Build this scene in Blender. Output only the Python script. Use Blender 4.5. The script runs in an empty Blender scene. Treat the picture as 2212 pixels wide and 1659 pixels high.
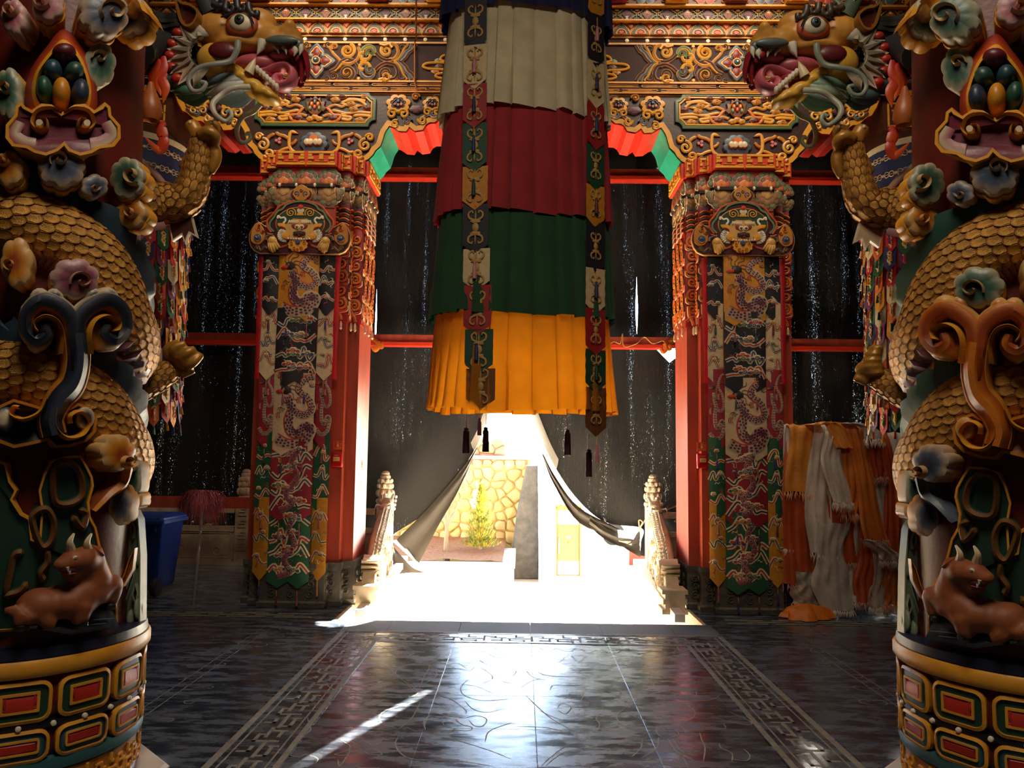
import bpy, bmesh, math, random
import numpy as np
from math import sin, cos, pi, radians, sqrt, atan2
from mathutils import Vector, Matrix
from mathutils.geometry import tessellate_polygon

SC = bpy.context.scene
COL = SC.collection
random.seed(7)

# ------------------------------------------------------------------ camera
FPX = 1661.0
YAW, PIT, ROL = radians(.76), radians(5.16), radians(.7)
CAM = np.array([0, 0, 1.6])
FW = np.array([-sin(YAW)*cos(PIT), cos(YAW)*cos(PIT), sin(PIT)])
_r0 = np.array([cos(YAW), sin(YAW), 0]); _u0 = np.cross(_r0, FW)
RT = _r0*cos(ROL)+_u0*sin(ROL); UP = _u0*cos(ROL)-_r0*sin(ROL)
cd = bpy.data.cameras.new('camera'); cam = bpy.data.objects.new('camera', cd); COL.objects.link(cam)
cd.sensor_width = 36; cd.lens = 36*FPX/2212; cd.clip_start = .05; cd.clip_end = 300
cam.matrix_world = Matrix(((RT[0], UP[0], -FW[0], CAM[0]), (RT[1], UP[1], -FW[1], CAM[1]), (RT[2], UP[2], -FW[2], CAM[2]), (0, 0, 0, 1)))
SC.camera = cam

# ------------------------------------------------------------------ sky, sun, added fill lights, exposure
w = bpy.data.worlds.new('sky'); SC.world = w; w.use_nodes = True
wn = w.node_tree; wn.nodes.clear()
sky = wn.nodes.new('ShaderNodeTexSky'); sky.sky_type = 'NISHITA'; sky.sun_disc = False
sky.sun_elevation = radians(30); sky.sun_rotation = radians(25); sky.altitude = 3000; sky.air_density = 1; sky.dust_density = 1.5
bg = wn.nodes.new('ShaderNodeBackground'); bg.inputs[1].default_value = 1.15
tint = wn.nodes.new('ShaderNodeMix'); tint.data_type = 'RGBA'; tint.blend_type = 'MULTIPLY'; tint.inputs[0].default_value = 1; tint.inputs[7].default_value = (1, .93, .82, 1)
wo = wn.nodes.new('ShaderNodeOutputWorld')
wn.links.new(sky.outputs[0], tint.inputs[6]); wn.links.new(tint.outputs[2], bg.inputs[0]); wn.links.new(bg.outputs[0], wo.inputs[0])
SUN_AZ, SUN_EL = radians(21.2), radians(28.5)
sd = bpy.data.lights.new('sun', 'SUN'); sd.energy = 60; sd.angle = radians(.6); sd.color = (1, .93, .80)
so = bpy.data.objects.new('sun', sd); COL.objects.link(so)
so.rotation_euler = Vector((sin(SUN_AZ)*cos(SUN_EL), cos(SUN_AZ)*cos(SUN_EL), sin(SUN_EL))).to_track_quat('Z', 'Y').to_euler()
def lamp(name, loc, size, power, col, rot=(0, 0, 0)):
    l = bpy.data.lights.new(name, 'AREA'); l.energy = power; l.shape = 'DISK'; l.size = size; l.color = col
    o = bpy.data.objects.new(name, l); COL.objects.link(o); o.location = loc; o.rotation_euler = rot; return o
lamp('hall_fill', (0, 1.0, 6.6), 2.2, 54, (1, .86, .68))  # unseen area light added above the view to fill the hall; no fixture
for x in (-2.3, 2.3):           # two unseen spots, added to brighten the painted beam
    l = bpy.data.lights.new('beam_fill', 'SPOT'); l.energy = 140; l.spot_size = radians(88); l.spot_blend = .8; l.shadow_soft_size = .9; l.color = (1, .84, .62)
    o = bpy.data.objects.new('beam_fill', l); COL.objects.link(o); o.location = (x, 6.3, 7.35); o.rotation_euler = (Vector((x, 6.3, 7.35))-Vector((x, 8.3, 5.4))).to_track_quat('Z', 'Y').to_euler()
SC.view_settings.view_transform = 'Standard'; SC.view_settings.look = 'None'
SC.view_settings.gamma = 1; SC.view_settings.use_curve_mapping = False
SC.view_settings.exposure = 1.8
try:
    SC.cycles.max_bounces = 9; SC.cycles.diffuse_bounces = 5; SC.cycles.glossy_bounces = 3
    SC.cycles.transmission_bounces = 3; SC.cycles.transparent_max_bounces = 10
    SC.cycles.caustics_reflective = False; SC.cycles.sample_clamp_indirect = 6
except Exception:
    pass

# ------------------------------------------------------------------ helpers
def ray(px, py):
    return RT*((px-1106)/FPX)+UP*((829.5-py)/FPX)+FW
def P(px, py, Y):
    d = ray(px, py); return CAM+d*(Y/d[1])
def F(px, py, z=0.):
    d = ray(px, py); return CAM+d*((z-CAM[2])/d[2])
def hx(s):
    r = [int(s[i:i+2], 16)/255 for i in (0, 2, 4)]
    return tuple(((c+.055)/1.055)**2.4 if c > .04 else c/12.92 for c in r)+(1.,)
def mixc(a, b, t): return tuple(a[i]*(1-t)+b[i]*t for i in range(4))
K = dict(gold=hx('d8952a'), ochre=hx('b8741f'), dgold=hx('8a5a1c'), red=hx('a8271b'), dred=hx('5c1a12'), crim=hx('7d1522'), brown=hx('4a2415'),
         dbrown=hx('2a1710'), black=hx('151413'), green=hx('2f5a35'), dgreen=hx('1c3a28'), sage=hx('5f7a55'), teal=hx('2f5f62'), blue=hx('2c3f63'),
         slate=hx('4d5a68'), navy=hx('171c33'), white=hx('e6dcc4'), cream=hx('d9c39a'), pink=hx('c9787a'), mauve=hx('8a4350'), orange=hx('d56a1c'),
         vermil=hx('c8341c'), yellow=hx('e0a51f'), grey=hx('77736c'), line=hx('d9b68c'), tan=hx('b88648'), plum=hx('5a2038'))
def cr(pts, n=6, closed=False):
    """Catmull-Rom through points (any dimension)"""
    p = [np.array(q, float) for q in pts]; m = len(p); out = []
    for i in range(m if closed else m-1):
        a = p[(i-1) % m] if closed or i > 0 else 2*p[0]-p[1]
        b, c = p[i], p[(i+1) % m]
        d = p[(i+2) % m] if closed or i+2 < m else 2*p[-1]-p[-2]
        for k in range(n):
            t = k/n
            out.append(.5*((2*b)+(c-a)*t+(2*a-5*b+4*c-d)*t*t+(3*b-3*c+d-a)*t**3))
    if not closed: out.append(p[-1])
    return out
def spiral(cx, cy, r0, r1, a0, turns, n=22):
    return [np.array((cx+(r0+(r1-r0)*(k/n)**.85)*cos(a0+turns*2*pi*k/n), cy+(r0+(r1-r0)*(k/n)**.85)*sin(a0+turns*2*pi*k/n))) for k in range(n+1)]
def lobes(cx, cy, rx, ry, n, depth=.16, a0=0., k=5, tip=None):
    out = []
    for i in range(n*k):
        t = i/(n*k); s = abs(sin(pi*n*t))
        r = 1-depth+depth*s**.7
        out.append(np.array((cx+rx*r*cos(a0+2*pi*t), cy+ry*r*sin(a0+2*pi*t))))
    return out
def ellip(cx, cy, rx, ry, n=14, a0=0): return [np.array((cx+rx*cos(a0+2*pi*i/n), cy+ry*sin(a0+2*pi*i/n))) for i in range(n)]
def rrect(x0, y0, x1, y1, r=.0, n=3, notch=False):
    out = []
    for (cx, cy, a) in ((x1-r, y1-r, 0), (x0+r, y1-r, pi/2), (x0+r, y0+r, pi), (x1-r, y0+r, 1.5*pi)):
        for i in range(n+1):
            t = a+i/n*pi/2
            if notch:
                t2 = a+pi+(1-i/n)*pi/2
                sx, sy = (1 if cx > (x0+x1)/2 else -1), (1 if cy > (y0+y1)/2 else -1)
                out.append(np.array((cx+sx*r+r*cos(t2), cy+sy*r+r*sin(t2))))
            else: out.append(np.array((cx+r*cos(t), cy+r*sin(t))))
    return out
def area2(p): return sum(p[i][0]*p[(i+1) % len(p)][1]-p[(i+1) % len(p)][0]*p[i][1] for i in range(len(p)))
def inset(poly, d):
    n = len(poly); out = []; s = 1 if area2(poly) > 0 else -1
    for i in range(n):
        a, b, c = poly[i-1], poly[i], poly[(i+1) % n]
        e1 = b-a; e2 = c-b
        l1 = np.hypot(*e1) or 1e-9; l2 = np.hypot(*e2) or 1e-9
        n1 = np.array((-e1[1], e1[0]))/l1; n2 = np.array((-e2[1], e2[0]))/l2
        m = n1+n2; q = m@m
        m = m/(q/2) if q > .5 else m/(.25)
        out.append(b+s*d*m)
    return out

class MB:
    """collects vertices, faces and paint; fn maps (u, v, height) to the world"""
    def __init__(s, fn=None): s.v = []; s.c = []; s.f = []; s.m = []; s.fn = fn
    def add(s, vs, fs, col, m=0, raw=False):
        n = len(s.v)
        if s.fn is not None and not raw: vs = [s.fn(*p) for p in vs]
        s.v += [tuple(float(x) for x in p) for p in vs]
        s.c += col if isinstance(col, list) else [col]*len(vs)
        s.f += [tuple(i+n for i in f) for f in fs]; s.m += [m]*len(fs)
    def grid(s, R, col, cj=False, ci=False, cap=(False, False), m=0, raw=False):
        nr, nc = len(R), len(R[0]); vs = [p for r in R for p in r]; fs = []
        if callable(col): cs = [col(i, j) for i in range(nr) for j in range(nc)]
        else: cs = [col]*len(vs)
        for i in range(nr if ci else nr-1):
            for j in range(nc if cj else nc-1):
                a, b = i*nc+j, i*nc+(j+1) % nc; i2 = (i+1) % nr
                fs.append((a, b, i2*nc+(j+1) % nc, i2*nc+j))
        if cap[0]: fs.append(tuple(range(nc))[::-1])
        if cap[1]: fs.append(tuple(range((nr-1)*nc, nr*nc)))
        s.add(vs, fs, cs, m, raw)
    def box(s, x0, y0, z0, x1, y1, z1, col, m=0):
        s.add([(x, y, z) for z in (z0, z1) for y in (y0, y1) for x in (x0, x1)],
              [(0, 2, 3, 1), (4, 5, 7, 6), (0, 1, 5, 4), (2, 6, 7, 3), (0, 4, 6, 2), (1, 3, 7, 5)], col, m)
    def tube(s, path, r, col, n=8, flat=1., up=(0, 0, 1), caps=True, m=0, a0=0, a1=2*pi, raw=True):
        p = [np.array(q, float) for q in path]; R = []; N = len(p); u = np.array(up, float)
        full = abs(a1-a0-2*pi) < 1e-6
        if hasattr(r, '__len__') and len(r) != N: r = np.interp(np.linspace(0, 1, N), np.linspace(0, 1, len(r)), r)
        for i in range(N):
            t = p[min(i+1, N-1)]-p[max(i-1, 0)]; t = t/(np.linalg.norm(t) or 1)
            u = u-t*(u@t); l = np.linalg.norm(u)
            if l < 1e-4: u = np.array((1., 0, 0))-t*t[0]; l = np.linalg.norm(u)
            u = u/l; b = np.cross(t, u)
            ri = r[i] if hasattr(r, '__len__') else r
            R.append([p[i]+ri*(u*cos(a)+b*flat*sin(a)) for a in [a0+(a1-a0)*k/(n if full else n-1) for k in range(n)]])
        s.grid(R, col, cj=full, cap=(caps, caps) if full else (False, False), m=m, raw=raw)
    def ell(s, c, r, col, n=10, k=7, rot=None, m=0, raw=True):
        R = []
        for i in range(k+1):
            t = pi*i/k; ring = []
            for j in range(n):
                q = np.array((r[0]*sin(t)*cos(2*pi*j/n), r[1]*sin(t)*sin(2*pi*j/n), r[2]*cos(t)))
                if rot is not None: q = np.array(rot @ Vector(q))
                ring.append(np.array(c)+q)
            R.append(ring)
        s.grid(R, col, cj=True, m=m, raw=raw)
    def lathe(s, prof, n=24, col=K['white'], c=(0, 0), m=0, a0=0, a1=2*pi, raw=False):
        full = abs(a1-a0-2*pi) < 1e-6
        R = [[(c[0]+r*cos(a0+(a1-a0)*j/(n if full else n-1)), c[1]+r*sin(a0+(a1-a0)*j/(n if full else n-1)), z) for j in range(n)] for r, z in prof]
        s.grid(R, col, cj=full, m=m, raw=raw)
    # ---- 2-D relief
    def band(s, path, wl, wr, prof, w0=0., scal=0., ns=0, taper=0, closed=False):
        p = [np.array(q, float) for q in path]; N = len(p); R = []; cs = []
        for i in range(N):
            t = (p[(i+1) % N]-p[i-1]) if closed else (p[min(i+1, N-1)]-p[max(i-1, 0)])
            t = t/(np.hypot(*t) or 1); nrm = np.array((-t[1], t[0])); f = i/max(1, N-1)
            a = wl(f) if callable(wl) else wl; b = wr(f) if callable(wr) else wr; hs = 1.
            if taper:
                g = min(1, (f if taper > 1 else 9)/.12+.05, (1-f)/.12+.05); a *= g; b *= g; hs = .4+.6*g
            if ns: a = a*(1-scal+scal*abs(sin(pi*ns*f)))
            R.append([(*(p[i]+nrm*((a if k < 0 else b)*-k)), w0+h*hs) for k, h, c in prof])
        s.grid(R, lambda i, j: prof[j][2], ci=closed)
    def stroke(s, path, wd, h, col, edge=None, w0=0., taper=0, closed=False):
        e = edge or col
        s.band(path, wd/2 if not callable(wd) else (lambda f: wd(f)/2), wd/2 if not callable(wd) else (lambda f: wd(f)/2),
               [(-1, 0, e), (-.78, h*.75, e), (-.6, h*.8, col), (0, h, col), (.6, h*.8, col), (.78, h*.75, e), (1, 0, e)] if edge else
               [(-1, 0, col), (-.6, h*.85, col), (0, h, col), (.6, h*.85, col), (1, 0, col)], w0, taper=taper, closed=closed)
    def fat(s, k):
        o = s.stroke
        s.stroke = lambda p, wd, h, col, edge=None, **q: o(p, (lambda f: wd(f)*k) if callable(wd) else wd*k, h, col, edge, **q)
        return s
    def dome(s, poly, rings, center=None, w0=0., off=False):
        """rings: (inset fraction, height, colour) from the edge inwards"""
        c = np.mean(poly, axis=0) if center is None else np.array(center, float); R = []; cs = []
        n = len(poly)
        for f, h, col in rings:
            q = inset(poly, f) if off else [c+(p-c)*(1-f) for p in poly]
            R.append([(x[0], x[1], w0+h) for x in q]); cs += [col]*n
        vs = [p for r in R for p in r]; fs = []
        for i in range(len(R)-1):
            for j in range(n): fs.append((i*n+j, i*n+(j+1) % n, (i+1)*n+(j+1) % n, (i+1)*n+j))
        last = (len(R)-1)*n
        if off:
            tr = tessellate_polygon([[Vector((p[0], p[1], 0)) for p in R[-1]]])
            fs += [tuple(last+k for k in t) for t in tr]
        else:
            vs.append((c[0], c[1], w0+rings[-1][1])); cs.append(rings[-1][2])
            for j in range(n): fs.append((last+j, last+(j+1) % n, len(vs)-1))
        s.add(vs, fs, cs)
    def plate(s, poly, h, col, rim=None, rw=0., rh=0., w0=0.):
        poly = [np.array(q, float) for q in poly]
        if rim: s.dome(poly, [(0, -.004, rim), (0, h+rh, rim), (rw, h+rh, rim), (rw*1.25, h, col)], w0=w0, off=True)
        else: s.dome(poly, [(0, -.004, col), (0, h*.9, col), (min(h*.3, rw or h*.3), h, col)], w0=w0, off=True)
    def build(s, name, mat, parent=None, smooth=True, ang=40, loc=None, recalc=True):
        me = bpy.data.meshes.new(name); v = s.v
        if loc is not None: v = [(a-loc[0], b-loc[1], c-loc[2]) for a, b, c in v]
        me.from_pydata(v, [], s.f); me.validate()
        ca = me.color_attributes.new('Col', 'FLOAT_COLOR', 'POINT')
        if len(ca.data) == len(s.c): ca.data.foreach_set('color', [x for c in s.c for x in c])
        for mm in (mat if isinstance(mat, (list, tuple)) else [mat]): me.materials.append(mm)
        if len(me.polygons) == len(s.m) and any(s.m): me.polygons.foreach_set('material_index', s.m)
        if recalc:
            b = bmesh.new(); b.from_mesh(me); bmesh.ops.recalc_face_normals(b, faces=b.faces); b.to_mesh(me); b.free()
        if smooth:
            me.polygons.foreach_set('use_smooth', [True]*len(me.polygons))
            try: me.set_sharp_from_angle(angle=radians(ang))
            except Exception: pass
        o = bpy.data.objects.new(name, me); COL.objects.link(o)
        if loc is not None: o.location = loc
        if parent is not None:
            o.parent = parent
            if parent.type == 'EMPTY' or True: o.matrix_parent_inverse = Matrix.Identity(4); fixp(o, parent, loc)
        return o
def wloc(o):
    p = Vector((0, 0, 0))
    while o is not None: p = p+o.location; o = o.parent
    return p
def fixp(o, parent, loc):
    """verts are in world space: put the child so that it stays there (no rotated parents at build time)"""
    base = wloc(parent); o.location = (Vector(loc) if loc is not None else Vector((0, 0, 0)))-base
def thing(name, label, cat, loc=(0, 0, 0), group=None):
    o = bpy.data.objects.new(name, None); COL.objects.link(o); o.location = loc; o.empty_display_size = .1
    return tag(o, label, cat, group)
def tag(o, label=None, cat=None, group=None, kind=None):
    if label: o['label'] = label
    if cat: o['category'] = cat
    if group: o['group'] = group
    if kind: o['kind'] = kind
    return o
def dupe(o, parent, loc=None, rz=None):
    c = o.copy(); COL.objects.link(c); c.parent = parent
    if loc is not None: c.location = loc
    if rz is not None: c.rotation_euler.z = rz
    return c

# ------------------------------------------------------------------ materials
def mat(name, base=None, rough=.6, metal=0., bump=0., bscale=30., vary=.2, vscale=4., attr=False, spec=.5, extra=None, stretch=(1, 1, 1), sheen=0):
    m = bpy.data.materials.new(name); m.use_nodes = True; n = m.node_tree; L = n.links.new
    b = n.nodes['Principled BSDF']; b.inputs['Roughness'].default_value = rough; b.inputs['Metallic'].default_value = metal
    try: b.inputs['Specular IOR Level'].default_value = spec
    except Exception: pass
    if sheen: b.inputs['Sheen Weight'].default_value = sheen
    tc = n.nodes.new('ShaderNodeTexCoord'); mp = n.nodes.new('ShaderNodeMapping'); mp.inputs['Scale'].default_value = stretch
    L(tc.outputs['Object'], mp.inputs[0])
    nz = n.nodes.new('ShaderNodeTexNoise'); nz.inputs['Scale'].default_value = vscale; nz.inputs['Detail'].default_value = 6; L(mp.outputs[0], nz.inputs['Vector'])
    mr = n.nodes.new('ShaderNodeMapRange'); mr.inputs[1].default_value = .3; mr.inputs[2].default_value = .7; mr.inputs[3].default_value = 1-vary; mr.inputs[4].default_value = 1+vary
    L(nz.outputs[0], mr.inputs[0])
    mx = n.nodes.new('ShaderNodeMix'); mx.data_type = 'RGBA'; mx.blend_type = 'MULTIPLY'; mx.inputs[0].default_value = 1
    if attr:
        at = n.nodes.new('ShaderNodeAttribute'); at.attribute_name = 'Col'; L(at.outputs[0], mx.inputs[6])
    else: mx.inputs[6].default_value = base
    L(mr.outputs[0], mx.inputs[7]); L(mx.outputs[2], b.inputs['Base Color'])
    if bump:
        nb = n.nodes.new('ShaderNodeTexNoise'); nb.inputs['Scale'].default_value = bscale; nb.inputs['Detail'].default_value = 4; L(mp.outputs[0], nb.inputs['Vector'])
        bp = n.nodes.new('ShaderNodeBump'); bp.inputs['Strength'].default_value = bump; bp.inputs['Distance'].default_value = .01
        L(nb.outputs[0], bp.inputs['Height']); L(bp.outputs[0], b.inputs['Normal'])
    if extra: extra(n, b, mp, mx)
    return m
M = {}
M['paint'] = mat('painted_wood', attr=True, rough=.42, bump=.12, bscale=40, vary=.14, vscale=9)
M['flat'] = mat('matt_paint', attr=True, rough=.75, vary=.1, vscale=20)
M['gilt'] = mat('gilded_carving', attr=True, rough=.36, metal=.35, bump=.5, bscale=260, vary=.3, vscale=14)
M['redlac'] = mat('red_lacquer', hx('a2442f'), rough=.38, bump=.06, bscale=18, vary=.25, vscale=3, stretch=(3, 3, .6))
def trans(amount):
    def ex(n, b, mp, mx):
        L = n.links.new; t = n.nodes.new('ShaderNodeBsdfTranslucent'); L(mx.outputs[2], t.inputs[0])
        s = n.nodes.new('ShaderNodeMixShader'); s.inputs[0].default_value = amount
        o = n.nodes['Material Output']; L(b.outputs[0], s.inputs[1]); L(t.outputs[0], s.inputs[2]); L(s.outputs[0], o.inputs[0])
    return ex
M['cloth'] = mat('woven_cloth', attr=True, rough=.85, bump=.25, bscale=500, vary=.12, vscale=6, extra=trans(.22), sheen=.1)
M['thin'] = mat('thin_cotton', attr=True, rough=.85, bump=.2, bscale=400, vary=.12, vscale=5, extra=trans(.5))
M['silk'] = mat('brocade_silk', attr=True, rough=.55, bump=.3, bscale=350, vary=.12, vscale=30)
M['satin'] = mat('satin_scarf', attr=True, rough=.45, bump=.35, bscale=45, vary=.2, vscale=5, extra=trans(.15))
M['stone'] = mat('carved_stone', hx('b9a88c'), rough=.8, bump=.5, bscale=35, vary=.2, vscale=8)
M['dstone'] = mat('dark_carved_stone', hx('4f473c'), rough=.6, bump=.9, bscale=22, vary=.3, vscale=10)
M['marble'] = mat('pale_marble', hx('d8d0c2'), rough=.55, bump=.1, bscale=30, vary=.08, vscale=5)
# ------------------------------------------------------------------ the hall shell
def granite(n, b, mp, mx):
    L = n.links.new
    st = n.nodes.new('ShaderNodeMapping'); st.inputs['Scale'].default_value = (1.5, 4.6, 1); st.inputs['Rotation'].default_value = (0, 0, .25)
    gc = n.nodes.new('ShaderNodeNewGeometry'); L(gc.outputs['Position'], st.inputs[0])
    a = n.nodes.new('ShaderNodeTexNoise'); a.inputs['Scale'].default_value = 2.4; a.inputs['Detail'].default_value = 8; a.inputs['Roughness'].default_value = .65; L(st.outputs[0], a.inputs['Vector'])
    r = n.nodes.new('ShaderNodeMapRange'); r.inputs[1].default_value = .40; r.inputs[2].default_value = .72; r.inputs[3].default_value = .16; r.inputs[4].default_value = .5
    L(a.outputs[0], r.inputs[0]); L(r.outputs[0], b.inputs['Roughness'])
    m2 = n.nodes.new('ShaderNodeMix'); m2.data_type = 'RGBA'; m2.inputs[7].default_value = hx('8894a4')
    r2 = n.nodes.new('ShaderNodeMapRange'); r2.inputs[1].default_value = .42; r2.inputs[2].default_value = .74; r2.inputs[3].default_value = 0; r2.inputs[4].default_value = .62
    L(a.outputs[0], r2.inputs[0]); L(r2.outputs[0], m2.inputs[0]); L(mx.outputs[2], m2.inputs[6]); L(m2.outputs[2], b.inputs['Base Color'])
    b.inputs['Specular IOR Level'].default_value = 1.0
M['granite'] = mat('polished_black_granite', hx('2c333e'), rough=.15, vary=.3, vscale=60, extra=granite)
M['fret'] = mat('rough_cut_granite', hx('8a8374'), rough=.7, bump=.4, bscale=120, vary=.25, vscale=20)
M['groove'] = mat('engraved_line', hx('a09c8e'), rough=.8, vary=.2, vscale=30)
M['strip'] = mat('flamed_granite', hx('5a5c60'), rough=.75, bump=.6, bscale=250, vary=.35, vscale=120)
YT = 7.50                     # the edge where the stairs go down
floor = MB(); floor.box(-9, -6, -.3, 9, 3.4, -.004, K['black']); floor.box(-9, 3.4, -.3, -5.2, YT+.0, -.004, K['black']); floor.box(5.2, 3.4, -.3, 9, YT, -.004, K['black'])
floor.box(-5.2, 3.4, -.3, 5.2, YT, -.02, K['black'])
floor.box(-9, YT, -.3, -1.78, 12, -.004, K['black']); floor.box(1.78, YT, -.3, 9, 12, -.004, K['black'])
FL = tag(floor.build('floor', M['granite'], smooth=False), kind='structure')
# granite slabs, each its own piece
XS = [-5.2, -4.35, -3.5, -2.65, -1.61, -1.2, -.55, .1, .75, 1.4, 1.81, 2.75, 3.6, 4.4, 5.2]
YS = [3.4, 4.02, 4.64, 5.26, 5.88, 6.5, 6.76, 7.06, 7.5]
rs = random.Random(3)
for i in range(len(XS)-1):
    for j in range(len(YS)-1):
        b = MB(); g = .0014; x0, x1, y0, y1 = XS[i]+g, XS[i+1]-g, YS[j]+g, YS[j+1]-g; zt = rs.uniform(-.0008, .0004); bv = .0015
        q = [np.array(p) for p in ((x0, y0), (x1, y0), (x1, y1), (x0, y1))]
        b.dome(q, [(0, -.018, K['black']), (0, zt-bv*.5, K['black']), (bv, zt, K['black'])], off=True)
        inr = XS[i] >= -1.62 and XS[i+1] <= 1.82
        b.build('floor_slab', M['strip'] if inr and j == 7 else M['granite'], FL, smooth=False)
def fl(u, v, w): return (u, v, w+.0006)
# key-fret border let into the floor
def meander(L, W, cell, t):
    """horizontal swastika-like key fret pieces as rectangles (x0, y0, x1, y1) along length L, width W"""
    out = []; n = max(1, round(L/cell)); c = L/n
    for k in range(n):
        x = k*c; q = c/6; h = W/5
        out += [(x, 2*h, x+3*q, 2*h+t), (x+q*.2, h*.6, x+q*.2+t, 2*h), (x+q*.2, h*.6, x+2*q, h*.6+t), (x+2*q, 0, x+2*q+t, h*1.4),
                (x+3*q, .6*h, x+3*q+t, 4.2*h), (x+3*q, 4.2*h-t, x+4.4*q, 4.2*h), (x+4.4*q, 3*h, x+4.4*q+t, 4.2*h), (x+3.9*q, 2.6*h, x+6*q, 2.6*h+t),
                (x+q, 3.2*h, x+2.2*q, 3.2*h+t), (x+q, 3.2*h, x+q+t, W), (x+5.2*q, .5*h, x+5.2*q+t, 2.6*h), (x+4*q, .9*h, x+5.2*q, .9*h+t)]
    return out
fr = MB(fl)
def rect(mb, x0, y0, x1, y1, h, col, bv=None):
    bv = bv or h*.6
    mb.dome([np.array(p) for p in ((x0, y0), (x1, y0), (x1, y1), (x0, y1))], [(0, -.002, col), (0, h*.6, col), (min(bv, abs(x1-x0)*.4, abs(y1-y0)*.4), h, col)], off=True)
CX = .1
for sx in (-1, 1):
    for (a, b_) in ((1.31, 1.345), (1.375, 1.385), (1.62, 1.63), (1.66, 1.70)):
        xa, xb = sorted((CX+sx*a, CX+sx*b_)); rect(fr, xa, 2.4, xb, 7.06-(1.70-b_), .0012, K['grey'])
    for (x0, y0, x1, y1) in meander(4.4, .21, .44, .022):
        xa, xb = sorted((CX+sx*(1.397+y0), CX+sx*(1.397+y1))); rect(fr, xa, 2.4+x0, xb, 2.4+x1, .0014, K['grey'])
for (a, b_) in ((6.67, 6.70), (6.99, 7.0), (7.03, 7.06)): rect(fr, CX-1.7+(7.06-b_)*1.0, a, CX+1.7-(7.06-b_), b_, .0012, K['grey'])
for (x0, y0, x1, y1) in meander(2.9, .24, .44, .02): rect(fr, CX-1.45+x0, 6.73+y0, CX-1.45+x1, 6.73+y1, .0013, K['grey'])
# long brick-fret strip in front of the pillars
for sx in (-1, 1):
    for r in range(3):
        for k in range(9):
            x = 2.0+k*.46+(r % 2)*.2; xa, xb = sorted((sx*x, sx*(x+.38))); rect(fr, xa, 7.56+r*.075, xb, 7.59+r*.075, .0012, K['grey'])
fr.build('key_fret_border', M['fret'], FL, smooth=False)
# engraved lines: traced flowers of the middle panel, mirrored where the photo mirrors, and scrolls of the aisles
en = MB(fl)
def eng(pts, wd=.007, px=True, n=5, off=(0, 0), sc=1., mirror=False):
    q = [(F(300+a/2.744, 1280+b/2.744) if px == 1 else F(1106+a/2.59, 1280+b/2.59))[:2] if px else np.array((a, b)) for a, b in pts]
    for mm in ((0, 1) if mirror else (0,)):
        z = [np.array(((2*CX-p[0]) if mm else p[0], p[1])) for p in q]
        z = cr(z, n) if len(z) > 2 else z
        en.band(z, wd/2, wd/2, [(-1, 0, K['grey']), (0, .0007, K['grey']), (1, 0, K['grey'])], taper=2)
A = [[(1230, 560), (1330, 600), (1480, 620), (1600, 620), (1655, 590), (1600, 550), (1480, 520), (1330, 510), (1110, 520)],
     [(1110, 520), (1130, 560), (1240, 610), (1330, 640)], [(1330, 600), (1420, 560), (1560, 540), (1655, 600)], [(1655, 590), (1690, 500), (1720, 430), (1620, 420), (1530, 460), (1540, 500), (1655, 580)],
     [(1665, 640), (1560, 670), (1460, 700), (1425, 740), (1450, 780), (1540, 810)], [(1540, 810), (1620, 740), (1670, 650)], [(1655, 560), (1760, 500), (1755, 460), (1720, 430)],
     [(1700, 690), (1780, 720), (1930, 745)], [(1665, 600), (1820, 620), (1930, 690), (1940, 720)], [(1270, 470), (1400, 445), (1530, 470)], [(1260, 480), (1265, 510), (1330, 520)],
     [(1700, 820), (1690, 760), (1730, 725)], [(1800, 740), (1810, 790), (1870, 810), (1830, 830), (1690, 800)], [(1590, 800), (1640, 820), (1680, 812)], [(1870, 745), (1910, 780), (1975, 800), (1950, 820), (1850, 810)],
     [(1540, 835), (1700, 840), (1860, 870), (2060, 930), (2212, 990)], [(1540, 850), (1520, 900), (1560, 960), (1650, 990), (1900, 990)], [(1650, 990), (1900, 1000), (2100, 1030)],
     [(1930, 745), (2000, 730), (2060, 750), (2040, 790), (1990, 790), (1950, 750)], [(1930, 640), (1980, 690), (2060, 710), (2160, 690)], [(1960, 510), (1910, 560), (1930, 610), (2040, 640), (2212, 630)],
     [(1955, 470), (2010, 440), (2090, 490), (2080, 520), (1990, 510)], [(1900, 540), (2010, 560), (2120, 610)], [(2050, 890), (2080, 820), (2212, 770)], [(1040, 710), (1120, 670), (1230, 650), (1400, 680)],
     [(1050, 620), (1140, 640), (1310, 600)], [(1000, 740), (1010, 790), (1015, 820), (940, 860)], [(920, 850), (990, 905)], [(1250, 360), (1280, 385), (1310, 365), (1260, 350)], [(1340, 360), (1400, 380), (1440, 360)],
     [(1250, 310), (1330, 340), (1400, 320)], [(1420, 310), (1500, 345), (1560, 320)], [(1480, 340), (1560, 380), (1640, 360)], [(1560, 330), (1680, 350), (1780, 310)], [(1640, 390), (1720, 420), (1790, 380)],
     [(1190, 870), (1250, 910), (1230, 940), (1160, 960), (1240, 960), (1250, 900)], [(1330, 940), (1370, 960), (1440, 960), (1400, 930), (1330, 930)], [(1255, 880), (1290, 900), (1330, 870)], [(1340, 880), (1390, 905), (1440, 885)],
     [(880, 960), (950, 975), (990, 960), (1060, 985), (1040, 1020)], [(1080, 990), (1060, 1030)], [(1180, 990), (1190, 1030), (1240, 960)], [(1740, 320), (1790, 345), (1830, 330)], [(1950, 330), (2050, 350), (2150, 320)],
     [(1700, 400), (1780, 410), (1880, 450), (1950, 460)], [(1730, 370), (1790, 385), (1760, 400)], [(1830, 430), (1890, 420), (1950, 455)], [(2000, 390), (2080, 430), (2212, 420)], [(2050, 350), (2120, 385), (2212, 380)], [(2010, 550), (2100, 520), (2212, 540)]]
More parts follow.
